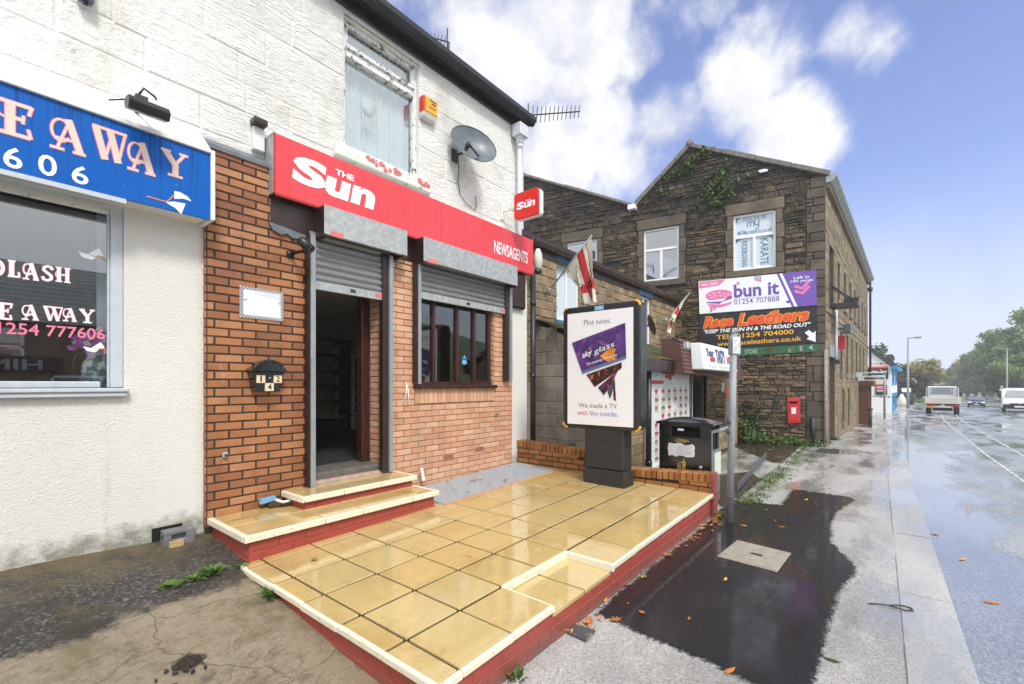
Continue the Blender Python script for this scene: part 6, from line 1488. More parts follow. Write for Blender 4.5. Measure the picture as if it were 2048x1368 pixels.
put_poly(m, [(.075, .285), (.20, .24), (.30, .30), (.295, .235), (.21, .155), (.155, .15), (.145, .06), (.128, .15), (.118, .03), (.10, .04), (.098, .2)], Q1, .003)
m.mark(); put_poly(m, circ(.36, .83, .014, .05), Q1, .003); put_poly(m, [(.505, .87), (.565, .87), (.555, .80), (.545, .84), (.535, .82), (.525, .85)], Q1, .003)
for k in range(2):
    m.mark(); o = -.14 * k; stroke(m, [(.83, .60 + o), (.89, .51 + o), (.945, .70 + o)], .085, Q1, .005, 0, 3.2)
m.build_each('pink_printing', M['sign_pink'], b1)
m = MB(); put_text(m, 'ALL DAY', T1(.025, .185, .845, .93), .0045, .02); put_text(m, 'Left in', T1(.825, .945, .79, .875), .0055, .012); put_text(m, '100 yards', T1(.80, .975, .68, .77), .0055, .012)
for x, y in ((.10, .55), (.14, .60), (.19, .60), (.23, .56), (.27, .52), (.15, .52), (.20, .51), (.12, .47), (.24, .48)): put_poly(m, circ(x, y, .012, .014, 8), Q1, .0045)
m.build_each('white_printing', M['letter_white'], b1)
m = MB(); put_text(m, 'SMASHED BURGERS', T1(.32, .705, .355, .385), .003, -.002); put_text(m, '@bunitdarwen', T1(.325, .50, .09, .13), .003, -.002) if False else None; m.build('faint_printing', M['faded_grey'], b1)
b2 = thing('leathers_billboard', 'black billboard with orange script lettering and white arrow below the burger banner', 'billboard', gb(1515, 650))
Q2 = [gb(1399, 629, .05), gb(1634, 611, .05), gb(1635.5, 686, .05), gb(1400, 699, .05)]
m = MB(); board(m, Q2, .04); m.build('board', M['sign_black'], b2)
T2 = lambda x0, x1, y0_, y1_, dy=0: [bil(Q2, x0, y1_), bil(Q2, x1, y1_ + dy), bil(Q2, x1, y0_ + dy), bil(Q2, x0, y0_)]
for mt, grow, off, gx in (('sign_yellow', .085, .003, .0), ('sign_orange', .036, .005, .006)):
    m = MB(); put_text(m, 'Race', T2(.03 + gx, .315 - gx, .58 + gx * 2, .93 - gx * 2, .0), off, grow, .25); put_text(m, 'Leathers', T2(.34 + gx, .945 - gx, .58 + gx * 2, .95 - gx * 2, .02), off, grow, .25); m.build('script_outline' if grow > .05 else 'script_lettering', M[mt], b2)
m = MB(); put_text(m, '"KEEP THE SKIN IN & THE ROAD OUT"', T2(.04, .95, .44, .55, .02), .003, .03, .25)
m.mark(); put_poly(m, [(.90, .30), (.935, .18), (.915, .12), (.985, .03), (.985, .33), (.965, .27), (.935, .36)], Q2, .003); m.build_each('white_lettering', M['letter_white'], b2)
m = MB(); put_text(m, 'TEL: 01254 704000', T2(.155, .815, .25, .38, .03), .003, .02); put_text(m, 'www.raceleathers.co.uk', T2(.16, .875, .06, .19, .03), .003, .016); m.build_each('yellow_lettering', M['sign_yellow'], b2)
b3 = thing('green_board', 'peeling green painted board with flaking white letters under the black billboard', 'signboard', gb(1550, 700))
Q3 = [gb(1402, 701, .04), gb(1635, 687, .04), gb(1635.5, 703, .04), gb(1403, 716, .04)]
m = MB(); board(m, Q3, .03); m.build('board', M['old_green'], b3)
m = MB(); put_text(m, 'STORE', [bil(Q3, .40, .78), bil(Q3, .51, .78), bil(Q3, .51, .2), bil(Q3, .40, .2)], .003, .01); put_text(m, 'E', [bil(Q3, .86, .8), bil(Q3, .885, .8), bil(Q3, .885, .2), bil(Q3, .86, .2)], .003, .01); put_text(m, 'E', [bil(Q3, .77, .6), bil(Q3, .79, .6), bil(Q3, .79, .1), bil(Q3, .77, .1)], .003, -.005); put_poly(m, [(.93, .55), (.965, .95), (.955, .6), (.97, .15)], Q3, .003); m.build_each('flaking_letters', M['faded_grey'], b3)
# post box let into the wall
pbx = thing('wall_post_box', 'red wall post box with white collection plate set in the mill gable', 'post box', gb(1587, 820))
q = [gb(1574, 796, .06), gb(1600, 795, .06), gb(1601, 846, .06), gb(1575, 847, .06)]
m = MB(); m.prism(q, tuple(-GN * .2)); m.build('case', M['post_red'], pbx, bevel=.015, seg=2)
m = MB(); sub = lambda a, b, c, d, o: [bil(q, a, d) + GN * o, bil(q, b, d) + GN * o, bil(q, b, c) + GN * o, bil(q, a, c) + GN * o]
m.prism(sub(.12, .88, .08, .70, .012), tuple(-GN * .015)); m.build('door', M['post_red'], pbx, bevel=.006); m = MB(); m.prism(sub(.12, .88, .86, .90, .03), tuple(-GN * .035)); m.build('hood', M['post_red'], pbx)
m = MB(); m.prism(sub(.18, .82, .77, .85, .003), tuple(-GN * .02)); m.build('slot', M['void_dark'], pbx); m = MB(); m.prism(sub(.32, .68, .37, .62, .018), tuple(-GN * .005)); m.build('collection_plate', M['tile_white'], pbx)
m = MB(); put_text(m, 'E II R', sub(.25, .75, .14, .26, .012), .004, .02); m.build('raised_cipher', M['alarm_red'], pbx)
t_ = thing('soil_pipe', 'old iron drainpipe stub on the gable right of the post box', 'pipe', gb(1627, 840)); m = MB(); m.tube([gb(1626, 835, .08), gb(1626, 886, .08)], .055, 8); m.build('pipe', M['iron_dark'], t_)
def leaf_blob(m, pts, n, size, rnd, spread, nrm=None):
    for k in range(n):
        c = V3(rnd.choice(pts)) + V3((rnd.gauss(0, spread[0]), rnd.gauss(0, spread[1]), rnd.gauss(0, spread[2]))); s = size * rnd.uniform(.5, 1.3)
        a_ = V3((rnd.uniform(-1, 1), rnd.uniform(-1, 1), rnd.uniform(-1, 1))).normalized(); b_ = a_.cross(V3((rnd.uniform(-1, 1), rnd.uniform(-1, 1), rnd.uniform(-.5, 1)))).normalized()
        m.face([c - a_ * s, c - b_ * s * .55, c + a_ * s, c + b_ * s * .55], 0, rnd.random())
rr = random.Random(77)
def wallplant(name, label, cat, pxs, n, size, sp):
    t = thing(name, label, cat, gb(*pxs[0])); m = MB(); pts = [gb(x, y, .10) for x, y in pxs]
    leaf_blob(m, pts, n, size, rr, sp); m.build('foliage', M['ivy_green'], t); m = MB()
    for p in pts[1:]: m.tube([pts[0] - GN * .06, (pts[0] + p) / 2 - GN * .05, p - GN * .06], .008, 4)
    m.build('stem', M['bark'], t)
wallplant('buddleia_bush', 'large bush sprouting from the middle of the mill gable above its windows', 'bush', [(1428, 398), (1415, 385), (1440, 372), (1450, 362), (1430, 365), (1420, 400), (1440, 390), (1455, 380), (1446, 350)], 620, .06, (.09, .20, .17))
wallplant('wall_fern', 'tuft of fern growing near the peak of the mill gable', 'plant', [(1385, 320), (1392, 314), (1404, 308), (1380, 326), (1410, 306)], 200, .07, (.06, .12, .07))
wallplant('wall_fern', 'small plant hanging on the mill gable left of the bush', 'plant', [(1355, 340), (1360, 346), (1374, 344)], 90, .06, (.05, .10, .07))
wallplant('wall_fern', 'little plant above the bush, right under the gable slope', 'plant', [(1450, 342), (1453, 338)], 60, .06, (.05, .07, .06))
wallplant('wall_fern', 'small plant on the lower left slope of the mill gable', 'plant', [(1322, 384), (1340, 352), (1298, 404)], 70, .06, (.05, .08, .06))
p_ = thing('pale_wall_stone', 'long pale stone patch high on the right of the mill gable', 'stone', gb(1526, 341)); m = MB(); q = [gb(1516, 341, .075), gb(1528, 337.5, .075), gb(1536, 338.5, .075), gb(1535, 342, .075), gb(1520, 345, .075)]; m.prism(q, tuple(-GN * .05)); m.build('face', M['tile_white'], p_)

# ------------------------------------------------------------------ neighbouring stone house and its takeaway lean-to
jn = gp_(1352, 618); HYP = jn.y + .02; 
print('house plane', HYP, jn)
hg = onY(1068, 478, HYP - .15); HZ = hg.z
HX0, HX1 = 6.05, jn.x - .02
hs = thing('stone_house', 'low two storey sandstone house with brown gutter between the white terrace and the mill', 'building', (HX0, HYP, 0))
hw = lambda x0, ya, yb, x1: (onY(x0, ya, HYP).x, onY(x1, ya, HYP).x, onY(x0, yb, HYP).z, onY(x0, ya, HYP).z)
HW1 = hw(1113, 520, 640, 1160); HW2 = hw(1279, 588, 690, 1302)
print('house', HZ, HX0, HX1, HW1, HW2)
m = MB(); wallgrid(m, (0, HYP, 0), (1, 0, 0), Z3, (0, -1, 0), HX0, HX1, 0, HZ, [(*HW1, .14), (*HW2, .14)]); m.face([(HX0, HYP, 0), (HX0, HYP + 6, 0), (HX0, HYP + 6, HZ), (HX0, HYP, HZ)]); m.build('mortar_face', M['house_mortar'], hs)
m = MB(); rr = random.Random(91)
masonry(m, (0, HYP, 0), (1, 0, 0), Z3, (0, -1, 0), [(HX0, 1.5), (HX1, 1.5), (HX1, HZ), (HX0, HZ)], [(HW1[0], HW1[1], HW1[2] - .15, HW1[3] + .2), (HW2[0], HW2[1], HW2[2] - .15, HW2[3] + .2)], row=lambda: rr.choice((.13, .15, .17)), length=lambda: rr.uniform(.18, .42), gap=.014, dep=(.008, .03), jit=.006, bev=.014, seed=92); m.build('stonework', M['house_stone'], hs)
m = MB(); x = HX0 - .1
while x < HX1: m.face([(x, HYP - .18, HZ + .06), (x + .3, HYP - .18, HZ + .06), (x + .3, HYP + 3.4, HZ + 1.6), (x, HYP + 3.4, HZ + 1.6)], 0, random.random()); x += .3
m.build('roof', M['roof_slate'], hs)
m = MB(); pf = [(HYP - .02, HZ - .02), (HYP - .06, HZ - .06), (HYP - .13, HZ - .07), (HYP - .17, HZ + .0), (HYP - .175, HZ + .07), (HYP - .16, HZ + .07), (HYP - .02, HZ + .06)]
m.prism([(HX0 - .1, y, z) for y, z in pf], (HX1 - HX0 + .1, 0, 0)); m.box((HX0 - .1, HYP - .03, HZ - .2), (HX1, HYP + .02, HZ - .03))
for k in range(9): x = HX0 + .3 + k * .7; m.prism([(x, y - .006, z - .006) for y, z in pf[:5]], (.05, 0, 0))
m.build('gutter', M['gutter_brown'], hs)
for w, nm in ((HW1, 0), (HW2, 1)):
    u0, u1, v0, v1 = w; yy = HYP + .08; m = MB(); f = .06
    for a, b, c, d in ((u0, u0 + f, v0, v1), (u1 - f, u1, v0, v1), (u0 + f, u1 - f, v1 - f, v1), (u0 + f, u1 - f, v0, v0 + f), ((u0 + u1) / 2 - .03, (u0 + u1) / 2 + .03, v0 + f, v1 - f)): m.box((a, yy - .03, c), (b, yy + .03, d))
    fr_ = m.build('window', M['white_upvc'], hs, bevel=.006); m = MB(); m.face([(u0, yy + .01, v0), (u1, yy + .01, v0), (u1, yy + .01, v1), (u0, yy + .01, v1)]); m.build('pane', M['frost_blue'] if nm == 0 else M['dark_glass'], fr_)
    m = MB(); m.box((u0 - .06, HYP - .06, v0 - .14), (u1 + .06, HYP + .06, v0)); m.build('sill', M['blue_board'], fr_); m = MB(); m.box((u0 - .06, HYP - .035, v1), (u1 + .06, HYP + .05, v1 + .19)); m.build('lintel', M['blue_board'], fr_)
# alarm/lamp box near the gutter end, satellite dish, flags
lp = onY(1076, 518, HYP - .25); t_ = thing('white_wall_lamp', 'rounded white lamp box on the stone house just right of the red sign', 'lamp', lp)
m = MB(); m.lathe([(.05, -.19), (.10, -.15), (.12, -.02), (.105, .08), (.05, .17), (.0, .18)], lp, seg=14, sx=.8, sy=.6); m.build('shell', M['cream_plastic'], t_); m = MB(); m.lathe([(.09, -.25), (.10, -.19)], lp, seg=12, sx=.8, sy=.6); m.tube([lp + V3((-.05, .05, .16)), lp + V3((-.06, .1, .45))], .02, 6); m.build('base', M['black_plastic'], t_)
dc2 = onY(1303, 650, HYP - .35); t_ = thing('satellite_dish', 'small dark satellite dish edge-on beside the advertising panel', 'satellite dish', dc2)
m = MB(); dn2 = V3((.55, -.75, .3)).normalized(); a_ = V3((0, 0, 1)).cross(dn2).normalized(); b_ = dn2.cross(a_); n = 18; vs = []
for k in range(4):
    for i in range(n): an = 2 * math.pi * i / n; r = k / 3; vs.append(dc2 + (a_ * math.cos(an) + b_ * math.sin(an)) * .27 * r - dn2 * .06 * (1 - r * r))
m.add(vs, [(k * n + i, k * n + (i + 1) % n, (k + 1) * n + (i + 1) % n, (k + 1) * n + i) for k in range(3) for i in range(n)], 0, .5, True); m.build('reflector', M['gutter_brown'], t_); m = MB(); m.tube([dc2 - dn2 * .06, (dc2.x - .1, HYP - .02, dc2.z)], .02, 6); m.build('bracket', M['iron_dark'], t_)
def flag(label, b0, tip, cloth, stripes, gname=None):
    t = thing('flag', label, 'flag', b0); m = MB(); m.tube([b0, tip], .014, 6); m.build('pole', M['gutter_grey'], t); m = MB(); m.tube([b0 - (tip - b0) * .06, b0 + (tip - b0) * .05], .03, 6); m.build('socket', M['galvanised'], t)
    # cloth grid: rows along the pole (a) and hanging (b)
    A0, A1, B0, B1 = cloth; m = MB(); na, nb_ = 22, 18; vs = []
    for i in range(na + 1):
        for j in range(nb_ + 1):
            u, v = i / na, j / nb_; p = (A0 * (1 - u) + A1 * u) * (1 - v) + (B0 * (1 - u) + B1 * u) * v
            vs.append(p + V3((.5, -.8, 0)).normalized() * (.05 * v * math.sin(u * 9 + v * 2.5) + .025 * math.sin(u * 17 + 1) * v))
    for i in range(na):
        for j in range(nb_):
            u, v = (i + .5) / na, (j + .5) / nb_; red = any(a <= u <= b for a, b in stripes[0]) or any(a <= v <= b for a, b in stripes[1])
            m.add([vs[i * (nb_ + 1) + j], vs[(i + 1) * (nb_ + 1) + j], vs[(i + 1) * (nb_ + 1) + j + 1], vs[i * (nb_ + 1) + j + 1]], [(0, 1, 2, 3)], 1 if red else 0, .5, True)
    o = m.build('cloth', [M['flag_white'], M['flag_red']], t); bm = bmesh.new(); bm.from_mesh(o.data); bmesh.ops.remove_doubles(bm, verts=bm.verts, dist=1e-4); bm.to_mesh(o.data); bm.free()
FT = (onY(1110, 570, HYP - .3) - CAM).dot(FW)
f0, f1 = onY(1098, 582, HYP - .1), atT(1184, 470, FT - .55)
pp = lambda x, y, d: atT(x, y, FT - d)
flag('grimy white flag with red cross on an angled pole over the advertising panel', f0, f1, (f0 + (f1 - f0) * .40, f0 + (f1 - f0) * .985, pp(1178, 604, .32), pp(1196, 600, .5)), [(.56, .74)], ) if False else None
flag('grimy white flag with red cross on an angled pole over the advertising panel', f0, f1, (f0 + (f1 - f0) * .40, f0 + (f1 - f0) * .985, pp(1172, 608, .32), pp(1195, 604, .5)), ([(.46, .68)], [(.60, .80)]))
G0, G1 = onY(1332, 640, HYP - .1), onY(1380, 585, HYP - .7)
flag('smaller faded flag drooping from a pole below the gutter end near the mill', G0, G1, (G0 + (G1 - G0) * .25, G1, onY(1337, 668, HYP - .35), onY(1346, 636, HYP - .45)), ([(.3, .5)], [(.55, .8)]))

# lean-to takeaway in front of the house
EY = 2.95
e0 = onY(1297, 745, EY); er = onY(1474, 880, EY)
EX0, EX1 = 6.55, er.x
print('lean-to', e0, er)
lt = thing('lean_to_takeaway', 'small lean-to takeaway shop with mossy slate roof and block side wall', 'building', (EX0, EY, 0))
blk = onX(1150, 680, EX0)
zf = 1.96; zb_ = 2.72
m = MB(); m.prism([(EX0 + .004, EY, 0), (EX0 + .004, HYP, 0), (EX0 + .004, HYP, zb_ - .05), (EX0 + .004, EY, zf - .0)], (.1, 0, 0)); m.build('side_mortar', M['house_mortar'], lt)
m = MB(); masonry(m, (EX0 + .004, HYP, 0), (0, -1, 0), Z3, (-1, 0, 0), [(0, 0), (HYP - EY, 0), (HYP - EY, zf), (0, zb_ - .06)], row=lambda: .215, length=lambda: .44, gap=.012, dep=(.006, .012), bev=.006, bond=.22, seed=13, jit=.003); m.build('block_wall', M['concrete_block'], lt)
m = MB(); rr = random.Random(14); ny_ = 9
for j in range(ny_):
    x = EX0 - .12 + (j % 2) * .12
    while x < 9.6:
        w_ = rr.uniform(.2, .28); ya, yb = EY - .22 + (HYP - EY + .2) * j / ny_, EY - .22 + (HYP - EY + .2) * (j + 1.25) / ny_; za, zb2 = zf + .02 + (zb_ - zf) * j / ny_, zf + .02 + (zb_ - zf) * (j + 1.25) / ny_ + .0
        d = rr.uniform(0, .012); m.hexa([(x, ya, za + .02 + d), (x + w_, ya, za + .02 + d), (x + w_, yb, zb2 + d), (x, yb, zb2 + d), (x, ya, za + .038 + d), (x + w_, ya, za + .038 + d), (x + w_, yb, zb2 + .015 + d), (x, yb, zb2 + .015 + d)], 0, rr.random()); x += w_ + .004
m.build('slate_roof', M['mossy_slate'], lt)
m = MB(); m.box((EX0 - .1, EY - .24, zf - .16), (9.55, EY - .14, zf + .03)); m.box((EX0 - .05, EY - .14, zf - .1), (9.55, EY, zf + .0)); m.build('gutter_board', M['dark_brown'], lt, bevel=.01)
# front: menu window, door, side window, brown fascia
X = lambda px: onY(px, 800, EY).x
mx0, mx1 = X(1290), X(1379); dx0, dx1 = X(1383), X(1402); wx0, wx1 = X(1413), X(1458)
print('front xs', mx0, mx1, dx0, dx1, wx0, wx1, EX1)
m = MB(); wallgrid(m, (0, EY, 0), (1, 0, 0), Z3, (0, -1, 0), EX0, EX1, 0, 2.0, [(mx0 + .02, mx1, .2, 1.95, .06), (dx0, dx1 + .5, .02, 1.95, .3), (wx0 + .4, wx1, .55, 1.9, .1)] if False else [(mx0 + .02, mx1, .2, 1.95, .06), (dx0, wx0 - .06, .02, 1.95, .3), (wx0, wx1, .55, 1.9, .12)], 0); m.build('front_mortar', M['house_mortar'], lt)
m = MB(); masonry(m, (0, EY, 0), (1, 0, 0), Z3, (0, -1, 0), [(EX0, 0), (EX1, 0), (EX1, 2.0), (EX0, 2.0)], [(mx0 - .05, mx1, -.1, 2.1), (dx0 - .06, wx0 - .04, -.1, 2.1), (wx0 - .05, wx1 + .03, .5, 2.1)], row=lambda: .16, length=lambda: .36, gap=.012, dep=(.008, .02), jit=.004, bev=.01, bond=.18, seed=15); m.build('front_stone', M['house_stone'], lt); m = MB()
masonry(m, (EX1, EY, 0), (0, 1, 0), Z3, (1, 0, 0), [(0, 0), (2.5, 0), (2.5, 2.2), (0, 2.0)], row=lambda: .16, length=lambda: .36, gap=.0, dep=(.008, .02), jit=.004, bev=.01, bond=.18, seed=16); m.build('end_stone', M['house_stone'], lt)
m = MB(); m.box((mx0 + .02, EY + .0, .2), (mx1, EY + .03, 1.95)); mn = m.build('menu_window', M['menu_white'], lt)
MQ = [V3((mx0 + .02, EY, 1.95)), V3((mx1, EY, 1.95)), V3((mx1, EY, .2)), V3((mx0 + .02, EY, .2))]
mR, mB, mG, mK = MB(), MB(), MB(), MB(); rr = random.Random(33)
pb_ = lambda m, x0, y0_, x1, y1_, o=.003: put_poly(m, [(x0, y0_), (x1, y0_), (x1, y1_), (x0, y1_)], MQ, o)
pb_(mR, .02, .80, .36, .835); pb_(mR, .40, .86, .46, .98); pb_(mR, .47, .84, .54, .98); pb_(mR, .55, .88, .60, .98); pb_(mB, .70, .90, .98, .985)
for r in range(9):
    for c in range(7):
        x = .03 + c * .138; y = .71 - r * .082
        if rr.random() < .12: continue
        k = rr.random(); put_poly(mB if k < .6 else mR, circ(x + .04, y + .02, .035, .020, 8), MQ, .003)
        if rr.random() < .35: pb_(mG, x + .06, y + .0, x + .085, y + .03, .0034)
        pb_(mK, x + .005, y + .048, x + .09, y + .056); pb_(mR, x + .01, y - .010, x + .07, y - .004)
        if rr.random() < .7: pb_(mK, x + .0, y - .022, x + .1, y - .017)
mR.build('red_printing', M['menu_red'], mn); mB.build('food_pictures', M['menu_brown'], mn); mG.build('green_printing', M['menu_green'], mn); mK.build('dark_printing', M['faded_grey'], mn)
m = MB(); m.box((mx0 - .04, EY - .09, .08), (mx1 - .1, EY + .02, .2)); m.build('menu_sill', M['gutter_grey'], mn)
m = MB(); m.box((dx0, EY + .28, .02), (wx0 - .06, EY + .32, 1.95)); m.build('dark_interior', M['interior_dark'], lt)
m = MB(); m.hexa([(dx0 + .02, EY + .02, .03), (dx0 + .30, EY + .2, .03), (dx0 + .32, EY + .17, .03), (dx0 + .04, EY - .01, .03), (dx0 + .02, EY + .02, 1.92), (dx0 + .30, EY + .2, 1.92), (dx0 + .32, EY + .17, 1.92), (dx0 + .04, EY - .01, 1.92)]); m.build('open_door', M['door_white'], lt)
m = MB()
for a, b in ((mx1, dx0 - .0), (wx0 - .06, wx0 + .02)): m.box((a, EY - .01, 0), (b, EY + .06, 1.95))
m.box((wx0 - .3, EY - .0, 0), (wx0 - .22, EY + .2, 1.95)); m.build('door_posts', M['black_plastic'], lt)
m = MB(); m.box((dx0 + .42, EY + .24, .4), (dx0 + .58, EY + .279, 1.3)); m.build('red_counter', M['menu_red'], lt)
m = MB(); m.face([(wx0, EY + .05, .55), (wx1, EY + .05, .55), (wx1, EY + .05, 1.9), (wx0, EY + .05, 1.9)]); sw = m.build('side_window', M['shop_glass'], lt); m = MB(); m.box((wx0, EY + .6, .3), (wx1, EY + .62, 1.9)); m.box((wx0, EY + .3, 1.2), (wx0 + .1, EY + .31, 1.4), 1); m.build('room_beyond', [M['interior_grey'], M['menu_green']], lt)
m = MB(); m.box((wx0 - .02, EY - .05, .48), (wx1 + .04, EY + .06, .55)); m.build('window_sill', M['gutter_grey'], sw)
m = MB(); m.box((wx1 - .2, EY + .04, 1.25), (wx1 - .03, EY + .046, 1.5)); m.build('red_notice', M['menu_red'], sw)
m = MB(); m.box((dx0 + .05, EY + .1, 1.86), (wx1, EY + .13, 1.885)); m.build('strip_lamp', M['shop_lamp'], lt)
fx0, fx1 = onY(1358, 700, EY - .32).x, onY(1480, 720, EY - .32).x; fz1, fz0 = onY(1364, 676, EY - .32).z, onY(1358, 746, EY - .32).z
print('fascia', fx0, fx1, fz0, fz1)
m = MB(); FQ = [V3((fx0 + .05, EY - .28, fz1)), V3((fx1, EY - .28, fz1 - .1)), V3((fx1, EY - .40, fz0 - .1)), V3((fx0, EY - .40, fz0))]
nn = qn(FQ, CAM); rows_ = 9; cols_ = 12
for i in range(cols_):
    for j in range(rows_):
        a, b = i / cols_, (i + 1) / cols_; c, d = j / rows_, (j + 1) / rows_
        pts = [bil(FQ, a + .003, c), bil(FQ, b - .003, c), bil(FQ, b - .003, d), bil(FQ, a + .003, d)]
        m.add(pts + [p + nn * (.02 if k < 2 else .006) for k, p in enumerate(pts)], [(0, 1, 2, 3), (4, 5, 6, 7), (0, 1, 5, 4), (1, 2, 6, 5), (2, 3, 7, 6), (3, 0, 4, 7)], 0, .5)
m.prism([FQ[0] - nn * .002, FQ[3] - nn * .002, V3((fx0, EY, fz0 + .02)), V3((fx0 + .05, EY, fz1))], (.03, 0, 0)); m.prism([FQ[1] - nn * .002, FQ[2] - nn * .002, V3((fx1, EY, fz0 + .02)), V3((fx1, EY, fz1))], (-.03, 0, 0))
m.build('brown_fascia', M['brown_cladding'], lt)
m = MB(); m.box((fx0 + .06, EY - .3, fz0 + .0), (fx1 - .05, EY, fz0 + .04)); m.build('fascia_underside', M['dark_brown'], lt)
lx0, lx1 = onY(1405, 710, EY - .55).x, onY(1470, 720, EY - .55).x; lz1, lz0 = onY(1405, 685, EY - .55).z, onY(1400, 738, EY - .55).z
ls = thing('lightbox_sign', 'white lightbox takeaway sign with blue and red lettering on the brown fascia', 'sign', (lx0, EY - .5, lz0))
m = MB(); m.hexa([(lx0 - .05, EY - .60, lz0), (lx1, EY - .60, lz0 - .0), (lx1, EY - .38, lz0), (lx0 - .05, EY - .38, lz0), (lx0, EY - .52, lz1), (lx1, EY - .52, lz1), (lx1, EY - .34, lz1), (lx0, EY - .34, lz1)]); m.build('case', M['letter_white'], ls, bevel=.01)
LQ = [V3((lx0, EY - .525, lz1)), V3((lx1, EY - .525, lz1)), V3((lx1, EY - .605, lz0)), V3((lx0 - .04, EY - .605, lz0))]
lt2 = lambda x0, x1, y0_, y1_: [bil(LQ, x0, y1_), bil(LQ, x1, y1_), bil(LQ, x1, y0_), bil(LQ, x0, y0_)]
m = MB(); put_text(m, 'TASTY', lt2(.36, .64, .28, .86), .004, .03, .15); put_text(m, 'Your', lt2(.10, .30, .50, .84), .004, .03, .2); m.build_each('blue_lettering', M['sign_blue'], ls)
m = MB(); put_text(m, 'HOUSE', lt2(.68, .98, .30, .66), .004, .03, .1); put_poly(m, [(.17, .46), (.31, .52), (.31, .34), (.19, .30)], LQ, .004); m.build_each('red_lettering', M['menu_red'], ls)
m = MB(); put_text(m, 'PIZZA  TAKEAWAY', lt2(.12, .80, .08, .20), .004, -.002); m.build('small_lettering', M['faded_grey'], ls)
t_ = thing('sign_floodlight', 'small silver floodlight on a stalk at the corner of the brown fascia', 'floodlight', onY(1375, 690, EY - .5)); c = onY(1374, 690, EY - .5)
m = MB(); m.tube([c + V3((-.12, .2, .12)), c], .018, 6); m.build('stalk', M['iron_dark'], t_); m = MB(); m.hexa([tuple(c + V3(q)) for q in ((-.09, -.05, -.06), (.09, -.05, -.06), (.09, .03, -.08), (-.09, .03, -.08), (-.07, -.03, .05), (.07, -.03, .05), (.07, .05, .04), (-.07, .05, .04))]); m.build('head', M['galvanised'], t_, bevel=.01)
t_ = thing('meter_box', 'small white meter box on the lean-to corner by its window', 'box', (wx1 + .1, EY, 1.3)); m = MB(); m.box((wx1 + .08, EY - .09, 1.38), (wx1 + .22, EY - .0, 1.62)); m.build('case', M['pipe_white'], t_, bevel=.01); m = MB(); m.box((wx1 + .10, EY - .097, 1.42), (wx1 + .2, EY - .0901, 1.5)); m.build('cover', M['faded_grey'], t_)
t_ = thing('dark_downpipe', 'black downpipe on the lean-to corner behind the advertising panel', 'downpipe', (mx0 - .1, EY - .1, 0)); m = MB(); m.tube([(mx0 - .10, EY - .1, 0), (mx0 - .10, EY - .1, zf - .1)], .05, 8); m.tube([(mx0 - .10, EY - .1, .3), (mx0 - .10, EY - .1, .38)], .06, 8); m.build('pipe', M['gutter_black'], t_)

# ------------------------------------------------------------------ pub down the road
PC = onG(1782, 826); PT = (PC - CAM).dot(FW)
pu = V3((-.12, .99, 0)).normalized(); pn_ = V3((-.99, -.12, 0)).normalized()
pq = lambda px, py: onP(px, py, PC, pn_)
pub = thing('white_pub', 'white painted building with bright blue trim and boards beyond the mill', 'building', PC)
ez = pq(1782, 733).z; az_ = pq(1735, 700); zb0 = PC.z - .4
D = (az_ - PC).dot(pu)
m = MB(); pr = [PC + V3((0, 0, -.4)), PC + V3((0, 0, ez - PC.z)), V3((PC.x, PC.y, 0)) + pu * D + Z3 * az_.z, V3((PC.x, PC.y, 0)) + pu * D * 2 + Z3 * ez, V3((PC.x, PC.y, 0)) + pu * D * 2 + Z3 * zb0]
PE = onG(1799, 818); pl_ = V3((1, -.06, 0)).normalized() * 8.5
m.prism(pr, pl_); m.build('walls', M['pub_white'], pub)
m = MB(); a, b = pr[1] - pn_ * -.15 - pu * .2, pr[2] + Z3 * .06
m.prism([pr[1] - pu * .25 + pn_ * .15, pr[2] + pn_ * .15 + Z3 * .08, pr[2] + pn_ * .15 + Z3 * .2, pr[1] - pu * .25 + pn_ * .15 + Z3 * .14], pl_); m.build('roof', M['roof_slate'], pub)
pside = V3((pl_.y, -pl_.x, 0)).normalized(); pside = pside if pside.y < 0 else -pside
ud = pl_.normalized(); PS = lambda u, z, d=0: V3((PC.x, PC.y, 0)) + ud * u + Z3 * z + pside * d
m = MB(); H_ = ez - PC.z
m.hexa([tuple(PS(-.2, ez - .16, 0)), tuple(PS(8.5, ez - .16, 0)), tuple(PS(8.5, ez + .02, 0)), tuple(PS(-.2, ez + .02, 0)), tuple(PS(-.2, ez - .16, .3)), tuple(PS(8.5, ez - .16, .3)), tuple(PS(8.5, ez + .02, .3)), tuple(PS(-.2, ez + .02, .3))]); m.build('blue_eaves', M['paint_blue'], pub)
for u, z0, z1, w_ in ((1.0, .60, .92, 1.3), (5.0, .60, .92, 1.3), (1.0, .02, .42, 1.6), (4.8, .02, .42, 1.6)):
    a, b = PC.z + H_ * z0, PC.z + H_ * z1; m = MB(); m.hexa([tuple(PS(u, a, -.05)), tuple(PS(u + w_, a, -.05)), tuple(PS(u + w_, b, -.05)), tuple(PS(u, b, -.05)), tuple(PS(u, a, .08)), tuple(PS(u + w_, a, .08)), tuple(PS(u + w_, b, .08)), tuple(PS(u, b, .08))]); w__ = m.build('blue_window', M['paint_blue'], pub)
    m = MB(); m.face([PS(u + .2, a + .2, .085), PS(u + w_ - .2, a + .2, .085), PS(u + w_ - .2, b - .2, .085), PS(u + .2, b - .2, .085)]); m.build('pane', M['dark_glass'], w__)
t_ = thing('pub_sign', 'black tapas sign with white script on the white gable wall', 'sign', pq(1755, 748))
q = [pq(1729, 737), pq(1776, 736), pq(1776, 758), pq(1729, 756)]; q = [p + pn_ * .06 for p in q]; m = MB(); m.prism(q, tuple(-pn_ * .05)); m.build('board', M['sign_black'], t_)
